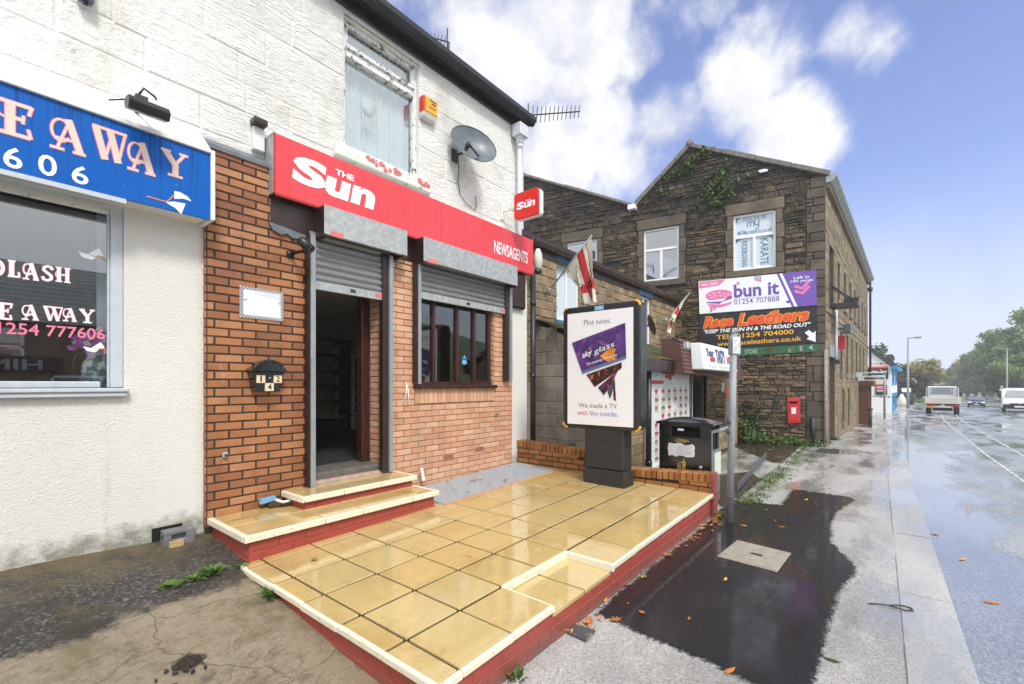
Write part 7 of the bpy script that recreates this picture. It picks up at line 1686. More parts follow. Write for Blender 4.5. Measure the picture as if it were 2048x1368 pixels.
m = MB(); put_text(m, 'giamo Tapas', [bil(q, .22, .86), bil(q, .96, .86), bil(q, .96, .46), bil(q, .22, .46)], .01, .01, .3); put_text(m, '254 760770', [bil(q, .25, .34), bil(q, .86, .34), bil(q, .86, .08), bil(q, .25, .08)], .01, .012); m.build_each('lettering', M['letter_white'], t_)
m = MB(); put_poly(m, [(0, 1), (1, 1), (1, 1.17), (0, 1.17)], q, .004); m.build('orange_band', M['sign_orange'], t_)
t_ = thing('pub_notice', 'small pink and black menu board lower on the white gable wall', 'sign', pq(1766, 775)); q = [p + pn_ * .06 for p in (pq(1751, 770), pq(1774, 770), pq(1774, 790), pq(1751, 790))]; m = MB(); m.prism(q, tuple(-pn_ * .05)); m.build('board', M['sign_black'], t_); m = MB(); put_poly(m, [(.06, .6), (.94, .6), (.94, .92), (.06, .92)], q, .01); m.build('pink_panel', M['sign_pink'], t_); m = MB(); put_poly(m, [(.1, .36), (.9, .36), (.9, .5), (.1, .5)], q, .01); put_poly(m, [(.0, 1.08), (1, 1.08), (1, 1.4), (.0, 1.4)], q, .01); m.build('lower_panel', M['plate_cream'], t_)
def pole(name, label, cat, px, pbase, ptop, r, arm=0, matn='steel_far', sgn_=None):
    b = onG(px, pbase); t = (b - CAM).dot(FW); tp = atT(px, ptop, t); o = thing(name, label, cat, b); m = MB()
    m.tube([b, V3((b.x, b.y, b.z + 1.2)), V3((b.x, b.y, tp.z))], [r * 1.4, r, r * .75] if arm else [r] * 3, 8); m.build('column', M[matn], o)
    if arm:
        e = V3((b.x, b.y, tp.z)) + RT * arm; m = MB(); m.tube([V3((b.x, b.y, tp.z - .05)), e], .05, 6); m.build('arm', M[matn], o)
        m = MB(); c = e; s = sgn_ or 1; m.box((c.x - .22, c.y - .22, c.z - .05), (c.x + .22, c.y + .22, c.z + .06)); m.build('lantern', M[matn], o, bevel=.03)
    return o
pole('sign_post', 'bare grey sign post standing in front of the white pub', 'post', 1769, 834, 748, .05)
pole('street_lamp', 'tall grey street lamp beyond the pub on the left pavement', 'street lamp', 1816, 817, 675, .075, .75)
RL = onG(2011, 806)
pole('street_lamp', 'grey street lamp among the trees on the right of the road', 'street lamp', 2014, 805, 697, .085, -.9)
# far kerbside things
ab = onG(1812, 812); t_ = thing('a_board_sign', 'blank white board on posts behind the street lamp by the hedge', 'board', ab); T_ = (ab - CAM).dot(FW)
tb_ = lambda px, py, dt=0: atT(px, py, T_ + dt)
m = MB(); m.prism([tb_(1804, 776), tb_(1822, 776), tb_(1822, 784), tb_(1804, 784)], tuple(FW * .06)); m.build('panel', M['white_paint'], t_); m = MB(); [m.tube([tb_(x, 784), tb_(x, 806)], .05, 6) for x in (1806, 1820)]; m.build('legs', M['iron_dark'], t_)
t_ = thing('garden_railing', 'dark railings and rubble wall edging the garden past the pub', 'railing', tb_(1810, 806)); m = MB()
for k in range(9): p = tb_(1801 + k * 3.2, 806 - k * .5, k * .6); m.box((p.x - .06, p.y - .06, p.z - .4), (p.x + .06, p.y + .06, p.z + .75))
m.tube([tb_(1799, 793), tb_(1829, 789, 5)], .07, 6); m.tube([tb_(1799, 800), tb_(1829, 796, 5)], .07, 6); m.build('rails', M['iron_dark'], t_)
t_ = thing('rubbish_sacks', 'pale sack leaning by the railings past the pub', 'sack', tb_(1803, 812)); c = tb_(1803, 811, -1); m = MB(); m.lathe([(.30, 0), (.36, .3), (.30, .7), (.14, .95), (.10, 1.1)], c + V3((0, 0, -.1)), seg=10); m.build('sack', M['truck_cream'], t_)

def RD(px): d = ray(px, 768); return d.normalized()
# ------------------------------------------------------------------ vehicles (built at the origin facing +X, then placed)
def wheel(parent, x, y, r, w_=.2):
    m = MB(); m.lathe([(r * .62, -w_ / 2), (r, -w_ / 2 + .03), (r, w_ / 2 - .03), (r * .62, w_ / 2)], (x, y, r), 'Y', 18); o = m.build('wheel', M['tyre_black'], parent); m = MB(); m.lathe([(r * .6, -w_ / 2 - .005), (r * .6, w_ / 2 + .005)], (x, y, r), 'Y', 14); m.build('rim', M['galvanised'], o)
def loft(m, secs, mi=0):
    n = len(secs[0]); vs = [p for s in secs for p in s]
    fs = [(i * n + k, i * n + (k + 1) % n, (i + 1) * n + (k + 1) % n, (i + 1) * n + k) for i in range(len(secs) - 1) for k in range(n)] + [list(range(n))[::-1], list(range((len(secs) - 1) * n, len(secs) * n))]
    m.add(vs, fs, mi)
def sect(x, hw, z0, z1, top=None, tz=None):
    top = top or hw * .92; return [(x, -hw * .94, z0), (x, -hw, z0 + .12), (x, -hw, z1 - .08), (x, -top, z1), (x, top, z1), (x, hw, z1 - .08), (x, hw, z0 + .12), (x, hw * .94, z0)]
def place(o, b, yaw, s): o.location = b; o.rotation_euler = (0, 0, yaw); o.scale = (s, s, s)
# dropside truck seen from behind
tk = thing('dropside_truck', 'cream dropside pickup truck driving away with mesh headboard and red tail lights', 'truck')
m = MB(); loft(m, [sect(x, hw_, .5, zt_, tp_) for x, hw_, zt_, tp_ in ((3.1, 1.0, 2.2, .78), (3.3, 1.0, 2.25, .80), (4.1, 1.0, 2.25, .82), (4.7, .98, 1.6, .86), (5.5, .92, 1.25, .8))]); m.build('cab', M['car_white'], tk, bevel=.05)
m = MB(); m.face([(3.085, -.62, 1.55), (3.085, .62, 1.55), (3.085, .56, 2.02), (3.085, -.56, 2.02)]); m.build('rear_window', M['dark_glass'], tk)
m = MB(); [m.box((3.02, y, 1.5), (3.06, y + .03, 2.08)) for y in (-.66, .63)]; m.box((3.02, -.66, 2.05), (3.06, .66, 2.08)); m.box((3.02, -.95, 2.28), (3.07, .95, 2.33)); [m.box((3.02, y, 1.3), (3.07, y + .05, 2.3)) for y in (-.95, .9)]; m.build('headboard', M['iron_dark'], tk)
m = MB(); m.box((0, -1.05, .86), (.06, 1.05, 1.36)); tg = m.build('tailgate', M['truck_cream'], tk, bevel=.012)
TQ = [V3((-.004, .98, 1.34)), V3((-.004, -.98, 1.34)), V3((-.004, -.98, .88)), V3((-.004, .98, .88))]
def ttext(m, s, x0, x1, y0_, y1_):
    m.mark(); vs, fs = text_geo(s, .006, 0, 1); q = [bil(TQ, x0, y1_), bil(TQ, x1, y1_), bil(TQ, x1, y0_), bil(TQ, x0, y0_)]; m.add([bil(q, x, y) for x, y in vs], fs)
m = MB(); ttext(m, '01254 760281', .34, .92, .55, .82); ttext(m, 'www.lawsoning.com', .18, .92, .14, .44); m.build_each('lettering', M['faded_grey'], tg)
for y in (-1.05, 1.0):
    m = MB(); m.box((.06, y, .86), (3.0, y + .05, 1.36)); m.build('side_board', M['truck_cream'], tk)
m = MB(); m.box((.06, -1.0, .82), (3.0, 1.0, .88)); m.build('bed_floor', M['iron_dark'], tk); m = MB(); m.box((.1, -.95, .60), (.2, .95, .82)); m.box((.2, -.4, .45), (5, -.3, .7)); m.box((.2, .3, .45), (5, .4, .7)); m.box((.9, -.6, .25), (1.2, .6, .5)); m.build('chassis', M['iron_dark'], tk)
for y in (-.92, .48):
    m = MB(); m.box((.02, y, .62), (.1, y + .44, .78)); m.build('tail_light', M['lamp_red'], tk, bevel=.01)
m = MB(); m.box((.04, -.48, .55), (.10, .92, .68)); m.build('bumper', M['truck_cream'], tk); m = MB(); m.box((.02, .48, .54), (.035, .95, .62)); m.build('number_plate', M['plate_yellow'], tk); m = MB(); m.box((.02, -.12, .70), (.05, .12, .78)); m.build('plate_lamp', M['plate_cream'], tk)
for x, y in ((.95, -.82), (.95, .82), (4.5, -.85), (4.5, .85)): wheel(tk, x, y, .34, .24 if x > 2 else .34)
for y in (-1.25, 1.15):
    m = MB(); m.box((4.1, y, 1.4), (4.2, y + .14, 1.72)); m.box((4.12, min(y + .1, y), 1.5), (4.18, max(y, y + .1) * .85, 1.55)); m.build('mirror', M['black_plastic'], tk, bevel=.02)
b = onG(1885, 829, -.045); b.z = gz(b.x) - .045; T_ = (b - CAM).dot(FW); place(tk, b, math.atan2(ray(1868, 0).y, ray(1868, 0).x) + 0, (atT(1922, 0, T_) - atT(1850, 0, T_)).length / 2.12 * .74)
def car(name, label, cat, van, body, dark_low):
    o = thing(name, label, cat); m = MB(); hw_ = .87
    if van: L_ = [(0.0, .80, .25, .70), (.12, hw_, .25, .86), (1.0, hw_, .25, 1.02), (1.8, hw_, .25, 1.60), (2.3, hw_, .25, 1.70), (4.2, hw_, .25, 1.68), (4.3, .85, .25, 1.55)]
    else: L_ = [(0.0, .76, .25, .62), (.12, .84, .22, .74), (1.1, hw_, .22, .95), (1.9, .86, .22, 1.38), (2.3, .86, .22, 1.44), (3.2, .86, .22, 1.40), (4.1, .85, .22, .98), (4.3, .8, .25, .9)]
    loft(m, [sect(x, h_, z0, z1, h_ * (.70 if z1 > 1.2 else .9)) for x, h_, z0, z1 in L_]); m.build('body', M[body], o, bevel=.05)
    if van: ws = [(.98, 1.04), (1.77, 1.56)]
    else: ws = [(1.08, .98), (1.86, 1.36)]
    (xa, za), (xb, zb2) = ws; m = MB(); m.face([(xa - .02, -.74, za + .03), (xa - .02, .74, za + .03), (xb - .02, .60, zb2 - .0), (xb - .02, -.60, zb2 - .0)]); m.build('windscreen', M['dark_glass'], o)
    m = MB(); m.box((-.06, -.82, .26), (.2, .82, .55)); m.box((-.07, -.5, .56), (.1, .5, .64)); m.build('bumper', M[dark_low], o, bevel=.04)
    for y in (-.80, .46):
        m = MB(); m.prism([(-.03, y, .60), (-.03, y + .34, .60), (.03, y + .34, .76), (.03, y, .76)], (.12, 0, 0)); m.build('headlight', M['lamp_clear'], o, bevel=.015)
    m = MB(); m.box((-.085, -.26, .36), (-.06, .26, .47)); m.build('number_plate', M['tile_white'], o)
    m = MB(); m.lathe([(.0, -.02), (.07, -.02), (.07, 0), (0, 0)], (-.07, 0, .66), 'X', 12); m.build('badge', M['tile_white'], o)
    for x in (.8, 3.5):
        for y in (-.76, .76): wheel(o, x, y, .31)
    for y in (-1.06, .92):
        m = MB(); m.box((1.25, y, .98 if not van else 1.05), (1.35, y + .16, 1.10 if not van else 1.25)); m.build('mirror', M['black_plastic'], o, bevel=.02)
    return o
cr = car('parked_car', 'dark blue saloon car coming towards us behind the truck', 'car', False, 'car_blue', 'black_plastic')
b = onG(1953, 815, -.045); T_ = (b - CAM).dot(FW); place(cr, b, math.atan2(ray(1930, 0).y, ray(1930, 0).x), (atT(1971, 0, T_) - atT(1935, 0, T_)).length / 1.76 * .72)
vn = car('delivery_van', 'white delivery van with black bumper at the right edge of the road', 'van', True, 'car_white', 'black_plastic')
b = onG(2040, 826, -.045); T_ = (b - CAM).dot(FW); place(vn, b, math.atan2(ray(1990, 0).y, ray(1990, 0).x), (atT(2040, 0, T_) - atT(2003, 0, T_)).length / .90 * .70)
vn.location.z += .02
b3_ = onG(2046, 806, -.045); c3 = copy_thing(cr, b3_, math.atan2(ray(2000, 0).y, ray(2000, 0).x), 'car half hidden behind the white van at the picture edge', (1.0, 1.0, 1.0))

# ------------------------------------------------------------------ bus shelter, fence, hillside and trees
bsb = onG(2000, 806); T_ = (bsb - CAM).dot(FW) + 3; q = lambda px, py, d=0: atT(px, py, T_ + d)
sh_ = thing('bus_shelter', 'small bus shelter with flat white roof across the road', 'bus shelter', q(2010, 806)); m = MB(); m.prism([q(1999, 778), q(2027, 779), q(2027, 782), q(1999, 781)], tuple(RD(2012) * 1.8)); m.build('roof', M['white_paint'], sh_)
m = MB(); [m.tube([q(x, 781, d), q(x, 808, d)], .05, 6) for x, d in ((2004, .1), (2024, .1), (2006, 1.3), (2023, 1.3))]; m.build('posts', M['steel_far'], sh_); m = MB(); m.prism([q(2007, 784, 1.3), q(2023, 784, 1.3), q(2023, 802, 1.3), q(2007, 802, 1.3)], tuple(FW * .03)); m.build('back_panel', M['brick_far'], sh_)
t_ = thing('bus_stop_flag', 'bus stop flag on a slim pole by the shelter', 'bus stop', q(2005, 808)); m = MB(); m.tube([q(2003, 808, -1), q(2003, 772, -1)], .04, 6); m.build('pole', M['steel_far'], t_); m = MB(); m.prism([q(2001, 771, -1), q(2007, 771, -1), q(2007, 778, -1), q(2001, 778, -1)], tuple(FW * .04)); m.build('flag_plate', M['steel_far'], t_)
# hillside rising on the right of the road
m = MB(); n1, n2 = 26, 14; vs = []
for i in range(n1 + 1):
    x = 26 + 190 * i / n1
    for j in range(n2 + 1):
        d = 9.2 + 90 * (j / n2) ** 1.4; y = kerb_y(x) - d
        vs.append((x, y, gz(x) + .1 + .30 * max(0, d - 12) * (1.0 if x < 60 else max(.25, 1.0 - (x - 60) / 110)) + .8 * mnoise.noise(V3((x * .05, y * .05, 0)))))
m.add(vs, [(i * (n2 + 1) + j, (i + 1) * (n2 + 1) + j, (i + 1) * (n2 + 1) + j + 1, i * (n2 + 1) + j + 1) for i in range(n1) for j in range(n2)], 0, .5, True); struct(m.build('hillside', M['hill_grass']))
m = MB(); vs = []
for i in range(31):
    a_ = R(-14 + 60 * i / 30) + YAW - R(52); d = 245
    for k in range(5):
        f = k / 4; vs.append((math.cos(a_) * d * (1 + .25 * f), math.sin(a_) * d * (1 + .25 * f), -5 + f * (12 + 6 * mnoise.noise(V3((i * .23, 3, 0))))))
m.add(vs, [(i * 5 + k, (i + 1) * 5 + k, (i + 1) * 5 + k + 1, i * 5 + k + 1) for i in range(30) for k in range(4)], 0, .5, True); struct(m.build('distant_hill', M['hill_grass']))
fen = thing('roadside_fence', 'pale paling fence at the foot of the wooded bank right of the road', 'fence', onG(1960, 800)); m = MB()
for k in range(60):
    px = 1938 + k * 1.0; T_ = 100 - k * .55; p = atT(px, 800, T_); m.box((p.x - .05, p.y - .05, p.z - .8), (p.x + .05, p.y + .05, p.z + .35 + .1 * (k % 3)))
m.build('palings', M['fence_stone'], fen)

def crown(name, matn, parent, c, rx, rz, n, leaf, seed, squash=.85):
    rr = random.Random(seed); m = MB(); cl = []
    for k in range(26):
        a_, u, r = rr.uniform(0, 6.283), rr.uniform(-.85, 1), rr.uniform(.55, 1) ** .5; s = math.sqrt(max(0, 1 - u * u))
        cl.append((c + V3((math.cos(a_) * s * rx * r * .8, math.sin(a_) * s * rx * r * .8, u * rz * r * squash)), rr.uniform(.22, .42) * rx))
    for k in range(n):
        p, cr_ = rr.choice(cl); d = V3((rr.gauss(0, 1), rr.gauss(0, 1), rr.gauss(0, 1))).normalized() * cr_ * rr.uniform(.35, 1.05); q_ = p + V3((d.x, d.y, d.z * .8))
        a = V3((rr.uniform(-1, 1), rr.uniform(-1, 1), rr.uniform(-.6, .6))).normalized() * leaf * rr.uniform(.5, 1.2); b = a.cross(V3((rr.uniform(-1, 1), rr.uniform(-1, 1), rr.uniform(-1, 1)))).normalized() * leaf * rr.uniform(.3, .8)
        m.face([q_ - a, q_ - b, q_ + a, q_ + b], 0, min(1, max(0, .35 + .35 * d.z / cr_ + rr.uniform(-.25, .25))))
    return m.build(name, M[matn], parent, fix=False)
tree_no = [0]
def tree(label, matn, px, pb_y, pt_y, pw, T, seed, n=2600, leaf=.16, squash=.85):
    """one tree: base pixel row, top pixel row, crown width in pixels, at depth T metres"""
    b = atT(px, pb_y, T); top = atT(px, pt_y, T); h_ = top.z - b.z; rx = pw / FPX * T / 2
    t = thing('tree', label, 'tree', b, 'trees along the road'); rr = random.Random(seed)
    ch = min(h_ * .42, rx * 1.5); c = V3((b.x, b.y, top.z - ch))
    m = MB(); m.tube([b - Z3 * .5, b + Z3 * h_ * .3 + V3((rr.uniform(-.1, .1), 0, 0)), c], [rx * .09, rx * .065, rx * .03], 8)
    for k in range(7):
        a_ = rr.uniform(0, 6.28); s = b + Z3 * h_ * rr.uniform(.22, .6); e = c + V3((math.cos(a_) * rx * .5, math.sin(a_) * rx * .5, rr.uniform(-.5, .15) * ch)); m.tube([s, (s + e) / 2 + Z3 * .3, e], [rx * .035, rx * .022, rx * .008], 5)
    m.build('trunk', M['bark'], t); crown('crown', matn, t, c, rx, ch, n, leaf * max(1, T / 45), seed, squash); return t
TR = [('tall pale green tree crowning the bank at the right edge of the picture', 'tree_light', 2030, 790, 608, 112, 72, 8000),
      ('big mid green tree at the right edge under the tall pale one', 'tree_green', 2042, 800, 664, 90, 58, 5200),
      ('broad green tree behind the right street lamp', 'tree_green', 2000, 802, 690, 88, 70, 4600),
      ('dark bushy tree left of the right street lamp', 'tree_dark', 1968, 802, 702, 72, 88, 3600),
      ('yellow green tree near the left end of the wooded bank', 'tree_yellow', 1936, 800, 706, 60, 105, 3200),
      ('olive green tree low at the left end of the wooded bank', 'tree_green', 1918, 798, 722, 50, 115, 2600),
      ('small yellowing tree farthest along the right side of the road', 'tree_yellow', 1905, 795, 736, 34, 135, 1600),
      ('low dark shrubby tree behind the bus shelter', 'tree_dark', 2016, 806, 740, 64, 56, 3000),
      ('low green shrubby tree at the foot of the bank behind the dark car', 'tree_green', 1966, 802, 748, 56, 80, 2600),
      ('low green shrubby tree beside the fence behind the truck', 'tree_green', 1934, 800, 752, 44, 95, 2000),
      ('rounded mid green tree between the tall pale tree and the street lamp', 'tree_green', 1998, 795, 668, 60, 95, 3400),
      ('leafy green tree filling the bank just left of the tall pale tree', 'tree_green', 2012, 795, 650, 84, 80, 4200),
      ('dense green tree high on the bank above the right street lamp', 'tree_dark', 1982, 795, 684, 64, 92, 3400),
      ('bright green bushy tree above the white van at the right edge', 'tree_light', 2044, 800, 700, 84, 54, 4200),
      ('hazy green tree on the crest of the bank above the dark car', 'tree_green', 1952, 797, 694, 58, 100, 2800),
      ('yellow green tree spreading behind the left street lamp', 'tree_yellow', 1836, 812, 712, 78, 62, 4200),
      ('copper leaved tree in the garden right of the pub', 'tree_copper', 1822, 814, 738, 66, 50, 3400),
      ('green leafy tree tucked behind the corner of the pub', 'tree_green', 1802, 816, 724, 44, 52, 2400),
      ('dark green tree rising above the roof of the white pub', 'tree_dark', 1758, 800, 684, 60, 60, 2600)]
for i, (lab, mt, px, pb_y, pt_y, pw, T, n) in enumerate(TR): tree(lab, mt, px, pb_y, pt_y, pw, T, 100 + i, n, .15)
hd = thing('garden_hedge', 'low green hedge along the garden past the railings', 'hedge', atT(1832, 806, 50)); m = MB(); rr = random.Random(5); leaf_blob(m, [atT(1822 + k * 2.6, 806 - k * .45, 48 + k * 1.3) for k in range(12)], 900, .17, rr, (.8, .8, .45)); m.build('foliage', M['tree_green'], hd)
t_ = thing('far_red_building', 'faint red brick building far down the misty road', 'building', atT(1885, 800, 130)); q = lambda px, py, d=0: atT(px, py, 130 + d); m = MB(); m.prism([q(1872, 803), q(1897, 803), q(1897, 776), q(1884, 770), q(1872, 776)], tuple(RD(1884) * 14)); m.build('walls', M['brick_far'], t_)
m = MB(); m.prism([q(1871, 776, -.5), q(1884, 769.5, -.5), q(1884, 768, -.5), q(1871, 774.5, -.5)], tuple(RD(1884) * 15)); m.prism([q(1898, 776, -.5), q(1884, 769.5, -.5), q(1884, 768, -.5), q(1898, 774.5, -.5)], tuple(RD(1884) * 15)); m.build('roof', M['roof_slate'], t_)

# ------------------------------------------------------------------ houses across the road, seen only in the window glass
op = thing('opposite_terrace', 'stone terrace across the road reflected in the shop windows', 'building', (-6, -12, 0))
OY = -12.4
m = MB(); wallgrid(m, (0, OY, 0), (-1, 0, 0), Z3, (0, 1, 0), -9.0, 6, -.2, 3.7, [(a, a + 1.1, z, z + 1.25, .12) for a in (-7.6, -4.6, -1.6, 1.6, 4.2) for z in (2.15,)] + [(a, a + 2.0, .7, 1.9, .12) for a in (-7.8, -4.2, -.6, 2.6)]); m.build('walls', M['house_stone'], op)
m = MB(); x = -6
while x < 9.2:
    for j in range(14): m.face([(x + .12 * (j % 2), OY + .25 - .34 * j, 3.62 + .2 * j), (x + .30 + .12 * (j % 2), OY + .25 - .34 * j, 3.62 + .2 * j), (x + .30 + .12 * (j % 2), OY + .25 - .34 * (j + 1.06), 3.60 + .2 * (j + 1.06)), (x + .12 * (j % 2), OY + .25 - .34 * (j + 1.06), 3.60 + .2 * (j + 1.06))], 0, random.random())
    x += .305
m.build('roof', M['roof_slate'], op)
for a, b, z0, z1 in [(-c - 1.1, -c, 2.15, 3.4) for c in (-7.6, -4.6, -1.6, 1.6, 4.2)] + [(-c - 2.0, -c, .7, 1.9) for c in (-7.8, -4.2, -.6, 2.6)]:
    m = MB(); [m.box((p, OY - .09, r), (q_, OY - .03, s)) for p, q_, r, s in ((a, a + .08, z0, z1), (b - .08, b, z0, z1), (a, b, z1 - .08, z1), (a, b, z0, z0 + .08), (a, b, (z0 + z1) / 2, (z0 + z1) / 2 + .07))]; f_ = m.build('window', M['white_upvc'], op); m = MB(); m.face([(a, OY - .08, z0), (b, OY - .08, z0), (b, OY - .08, z1), (a, OY - .08, z1)]); m.build('pane', M['dark_glass'], f_)
m = MB(); m.box((-4, OY + .0, 1.98), (2.5, OY + .1, 2.5)); sg = m.build('fascia', M['mahogany'], op)
m = MB(); vs, fs_ = text_geo("HING'S", .02, 0, 1); m.add([V3((2.0 - 2.3 * x, OY + .105, 2.06 + .36 * y)) for x, y in vs], fs_); m.build('fascia_lettering', M['gutter_grey'], sg)

# ------------------------------------------------------------------ small things on the ground
# dustpan and brush on the wide step
sz = .447; t_ = thing('dustpan', 'dark dustpan with a brown handle lying on the wide tiled step', 'dustpan', onZ(545, 1008, sz))
P_ = lambda px, py, z=sz: onZ(px, py, z)
m = MB(); a, b, c, d = P_(537, 1017), P_(585, 1011), P_(578, 997), P_(528, 1003)
m.hexa([a, b, c, d] + [p + Z3 * .012 for p in (a, b, c, d)]); [m.hexa([p, q_, q_ + Z3 * .04, p + Z3 * .05, p + V3((.01, .01, 0)), q_ + V3((.01, .01, 0)), q_ + V3((.01, .01, .04)), p + V3((.01, .01, .05))]) for p, q_ in ((a, b), (d, c))]; m.build('pan', M['dustpan_brown'], t_)
m = MB(); m.tube([P_(530, 1010, sz + .03), P_(512, 1006, sz + .04), P_(494, 1003, sz + .05)], [.014, .014, .011], 8); m.build('handle', M['brown_timber'], t_)
t_ = thing('hand_brush', 'blue bristled hand brush with a white handle lying in the dustpan', 'brush', P_(540, 1008, sz + .03))
m = MB(); a, b = P_(520, 1006, sz + .06), P_(549, 999, sz + .06); d = (b - a).normalized(); s = V3((-d.y, d.x, 0))
m.hexa([a - s * .01, b - s * .01, b + s * .015, a + s * .015, a - s * .02 + Z3 * .03, b - s * .02 + Z3 * .03, b + s * .02 + Z3 * .03, a + s * .02 + Z3 * .03])
for k in range(12): p = a + (b - a) * (k + .5) / 12; m.box((p.x - .006, p.y - .035, p.z), (p.x + .004, p.y + .02, p.z + .036))
m.build('bristles', M['brush_blue'], t_); m = MB(); m.tube([a - s * .005, b, P_(566, 1004, sz + .055), P_(582, 1001, sz + .05)], [.014, .016, .012, .014], 8); m.build('handle', M['white_paint'], t_)
# concrete block with a stick of wood at the foot of the rendered wall
cbk = onP(360, 1060, (0, TY - .12, 0), (0, 1, 0)); t_ = thing('concrete_block', 'grey hollow concrete block set against the hole at the foot of the white wall', 'block', cbk)
fz_ = fh(1.0, 4.4); a, b = onY(329, 1060, 4.42).x, onY(392, 1060, 4.42).x
m = MB(); m.box((a, 4.42, fz_ - .03), (b, 4.54, fz_ + .035)); m.box((a, 4.46, fz_ + .035), (b, 4.54, fz_ + .075)); m.box((a, 4.42, fz_ + .075), (b, 4.54, fz_ + .105)); m.box((a, 4.421, fz_ + .03), (a + .05, 4.5, fz_ + .08)); m.box((b - .07, 4.421, fz_ + .03), (b, 4.5, fz_ + .08)); m.build('block', M['grey_block'], t_, bevel=.006)
m = MB(); m.box((a - .05, TY - .006, fz_ - .0), (b - .06, TY - .002, fz_ + .125)); m.build('dark_hole', M['void_dark'], t_)
t_ = thing('wood_offcut', 'pale offcut of wood lying in front of the grey block', 'wood', (a + .03, 4.4, fz_)); m = MB(); m.hexa([(a + .02, 4.36, fz_ - .01), (b - .10, 4.37, fz_ - .01), (b - .10, 4.40, fz_ - .01), (a + .02, 4.39, fz_ - .01), (a + .02, 4.36, fz_ + .035), (b - .10, 4.37, fz_ + .035), (b - .10, 4.40, fz_ + .035), (a + .02, 4.39, fz_ + .035)]); tag(m.build('offcut', M['wood_tan'], t_), None, None) if False else m.build('stick', M['wood_tan'], t_)
# inspection cover and gully grates
t_ = thing('inspection_cover', 'square stone coloured inspection cover set in the wet black asphalt', 'manhole cover', onZ(1508, 1112, .004))
q = [onZ(x, y, .004) for x, y in ((1438, 1113), (1476, 1082), (1579, 1107), (1552, 1143))]; m = MB(); m.prism(q, (0, 0, .010)); m.build('plate', M['cover_stone'], t_, bevel=.003)
m = MB(); m.prism([onZ(x, y, .0145) for x, y in ((1500, 1107), (1505, 1105), (1526, 1110), (1522, 1113))], (0, 0, .002)); m.build('key_slot', M['iron_dark'], t_)
m = MB(); c_ = sum(q, V3()) / 4
for i in range(4):
    p, r = q[i], q[(i + 1) % 4]; o1, o2 = p + (p - c_).normalized() * .02, r + (r - c_).normalized() * .02; m.face([p + Z3 * .003, r + Z3 * .003, o2 + Z3 * .003, o1 + Z3 * .003])
m.build('frame', M['fence_stone'], t_)
def grate(label, px, n):
    q = [onG(x, y, .006) for x, y in px]; t = thing('drain_grate', label, 'drain', q[0]); m = MB(); m.face(q); m.build('pit', M['void_dark'], t); m = MB()
    for k in range(n + 1):
        f = k / n; p, r = q[0] * (1 - f) + q[1] * f, q[3] * (1 - f) + q[2] * f; s = (q[1] - q[0]).normalized() * .004; m.prism([p - s + Z3 * .002, p + s + Z3 * .002, r + s + Z3 * .002, r - s + Z3 * .002], (0, 0, .012))
    for p, r in ((q[0], q[1]), (q[3], q[2]), ((q[0] + q[3]) / 2, (q[1] + q[2]) / 2)): m.tube([p + Z3 * .006, r + Z3 * .006], .007, 4)
    m.build('bars', M['pole_patch'], t); return t
grate('small black drain grate among leaves beside the red patio wall', ((1136, 1267), (1150, 1253), (1190, 1264), (1172, 1283)), 9)
grate('long drain grate in the pavement at the corner of the mill', ((1630, 903), (1640, 897), (1680, 900), (1676, 907)), 9)
# loop of thin cable on the pavement
m = MB(); m.tube([onZ(x, y, .012) for x, y in ((1737, 1207), (1760, 1208), (1776, 1210), (1790, 1210), (1806, 1211), (1822, 1216), (1826, 1221), (1812, 1221), (1795, 1216), (1780, 1212))], .005, 5); tag(m.build('cable_loop', M['iron_dark']), 'thin black loop of cable dropped on the wet pavement', 'cable')
# upstand board and kerb edging beside the yard
yb_ = lambda px, py, dz: onG(px, py, dz)
m = MB(); a, b = onG(1474, 982, .02), onG(1533, 915, .02); s = V3((-(b - a).y, (b - a).x, 0)).normalized() * .008; m.hexa([a - s, b - s, b + s, a + s, a - s + Z3 * .10, b - s + Z3 * .12, b + s + Z3 * .12, a + s + Z3 * .10])
tag(m.build('edging_board', M['pole_patch']), 'thin grey edging board standing beside the wet yard and leaf strip', 'edging')
m = MB(); a, b = onG(1488, 999, .005), onG(1540, 955, .005); s = V3((-(b - a).y, (b - a).x, 0)).normalized() * .035; m.hexa([a - s, b - s, b + s, a + s, a - s + Z3 * .04, b - s + Z3 * .03, b + s + Z3 * .03, a + s + Z3 * .04]); a, b = onG(1542, 953, .005), onG(1606, 893, .005); m.hexa([a - s, b - s, b + s, a + s, a - s + Z3 * .03, b - s + Z3 * .02, b + s + Z3 * .02, a + s + Z3 * .03])
tag(m.build('edging_stones', M['kerb_stone']), 'worn edging stones between the leaf strip and the pavement', 'edging')
rr = random.Random(55)
def weed(name, label, p, n, h_, sp, matn='weed_green'):
    t = thing(name, label, 'weed', p); m = MB()
    for k in range(n):
        a_ = rr.uniform(0, 6.28); r = sp * rr.uniform(.2, 1); L = h_ * rr.uniform(.4, 1); b = p + V3((math.cos(a_) * r * .5, math.sin(a_) * r * .5, 0)); tip = b + V3((math.cos(a_) * r * .9, math.sin(a_) * r * .9, L)); mid = (b + tip) / 2 + Z3 * L * .25
        w_ = V3((-math.sin(a_), math.cos(a_), 0)) * rr.uniform(.006, .016); m.add([b - w_ * .4, b + w_ * .4, mid + w_, mid - w_, tip], [(0, 1, 2, 3), (3, 2, 4)], 0, rr.random())
    m.build('leaves', M[matn], t)
def fz(p): return V3((p.x, p.y, fh(p.x, p.y)))
def onF(px, py):
    p = onZ(px, py, .15)
    for _ in range(8): p = onZ(px, py, fh(p.x, p.y))
    return p
weed('weed', 'spiky green weed in the corner where step and forecourt meet', onF(425, 1148), 60, .06, .09)
weed('weed', 'flat bright green weed between asphalt and concrete on the forecourt', onF(338, 1172), 90, .02, .07)
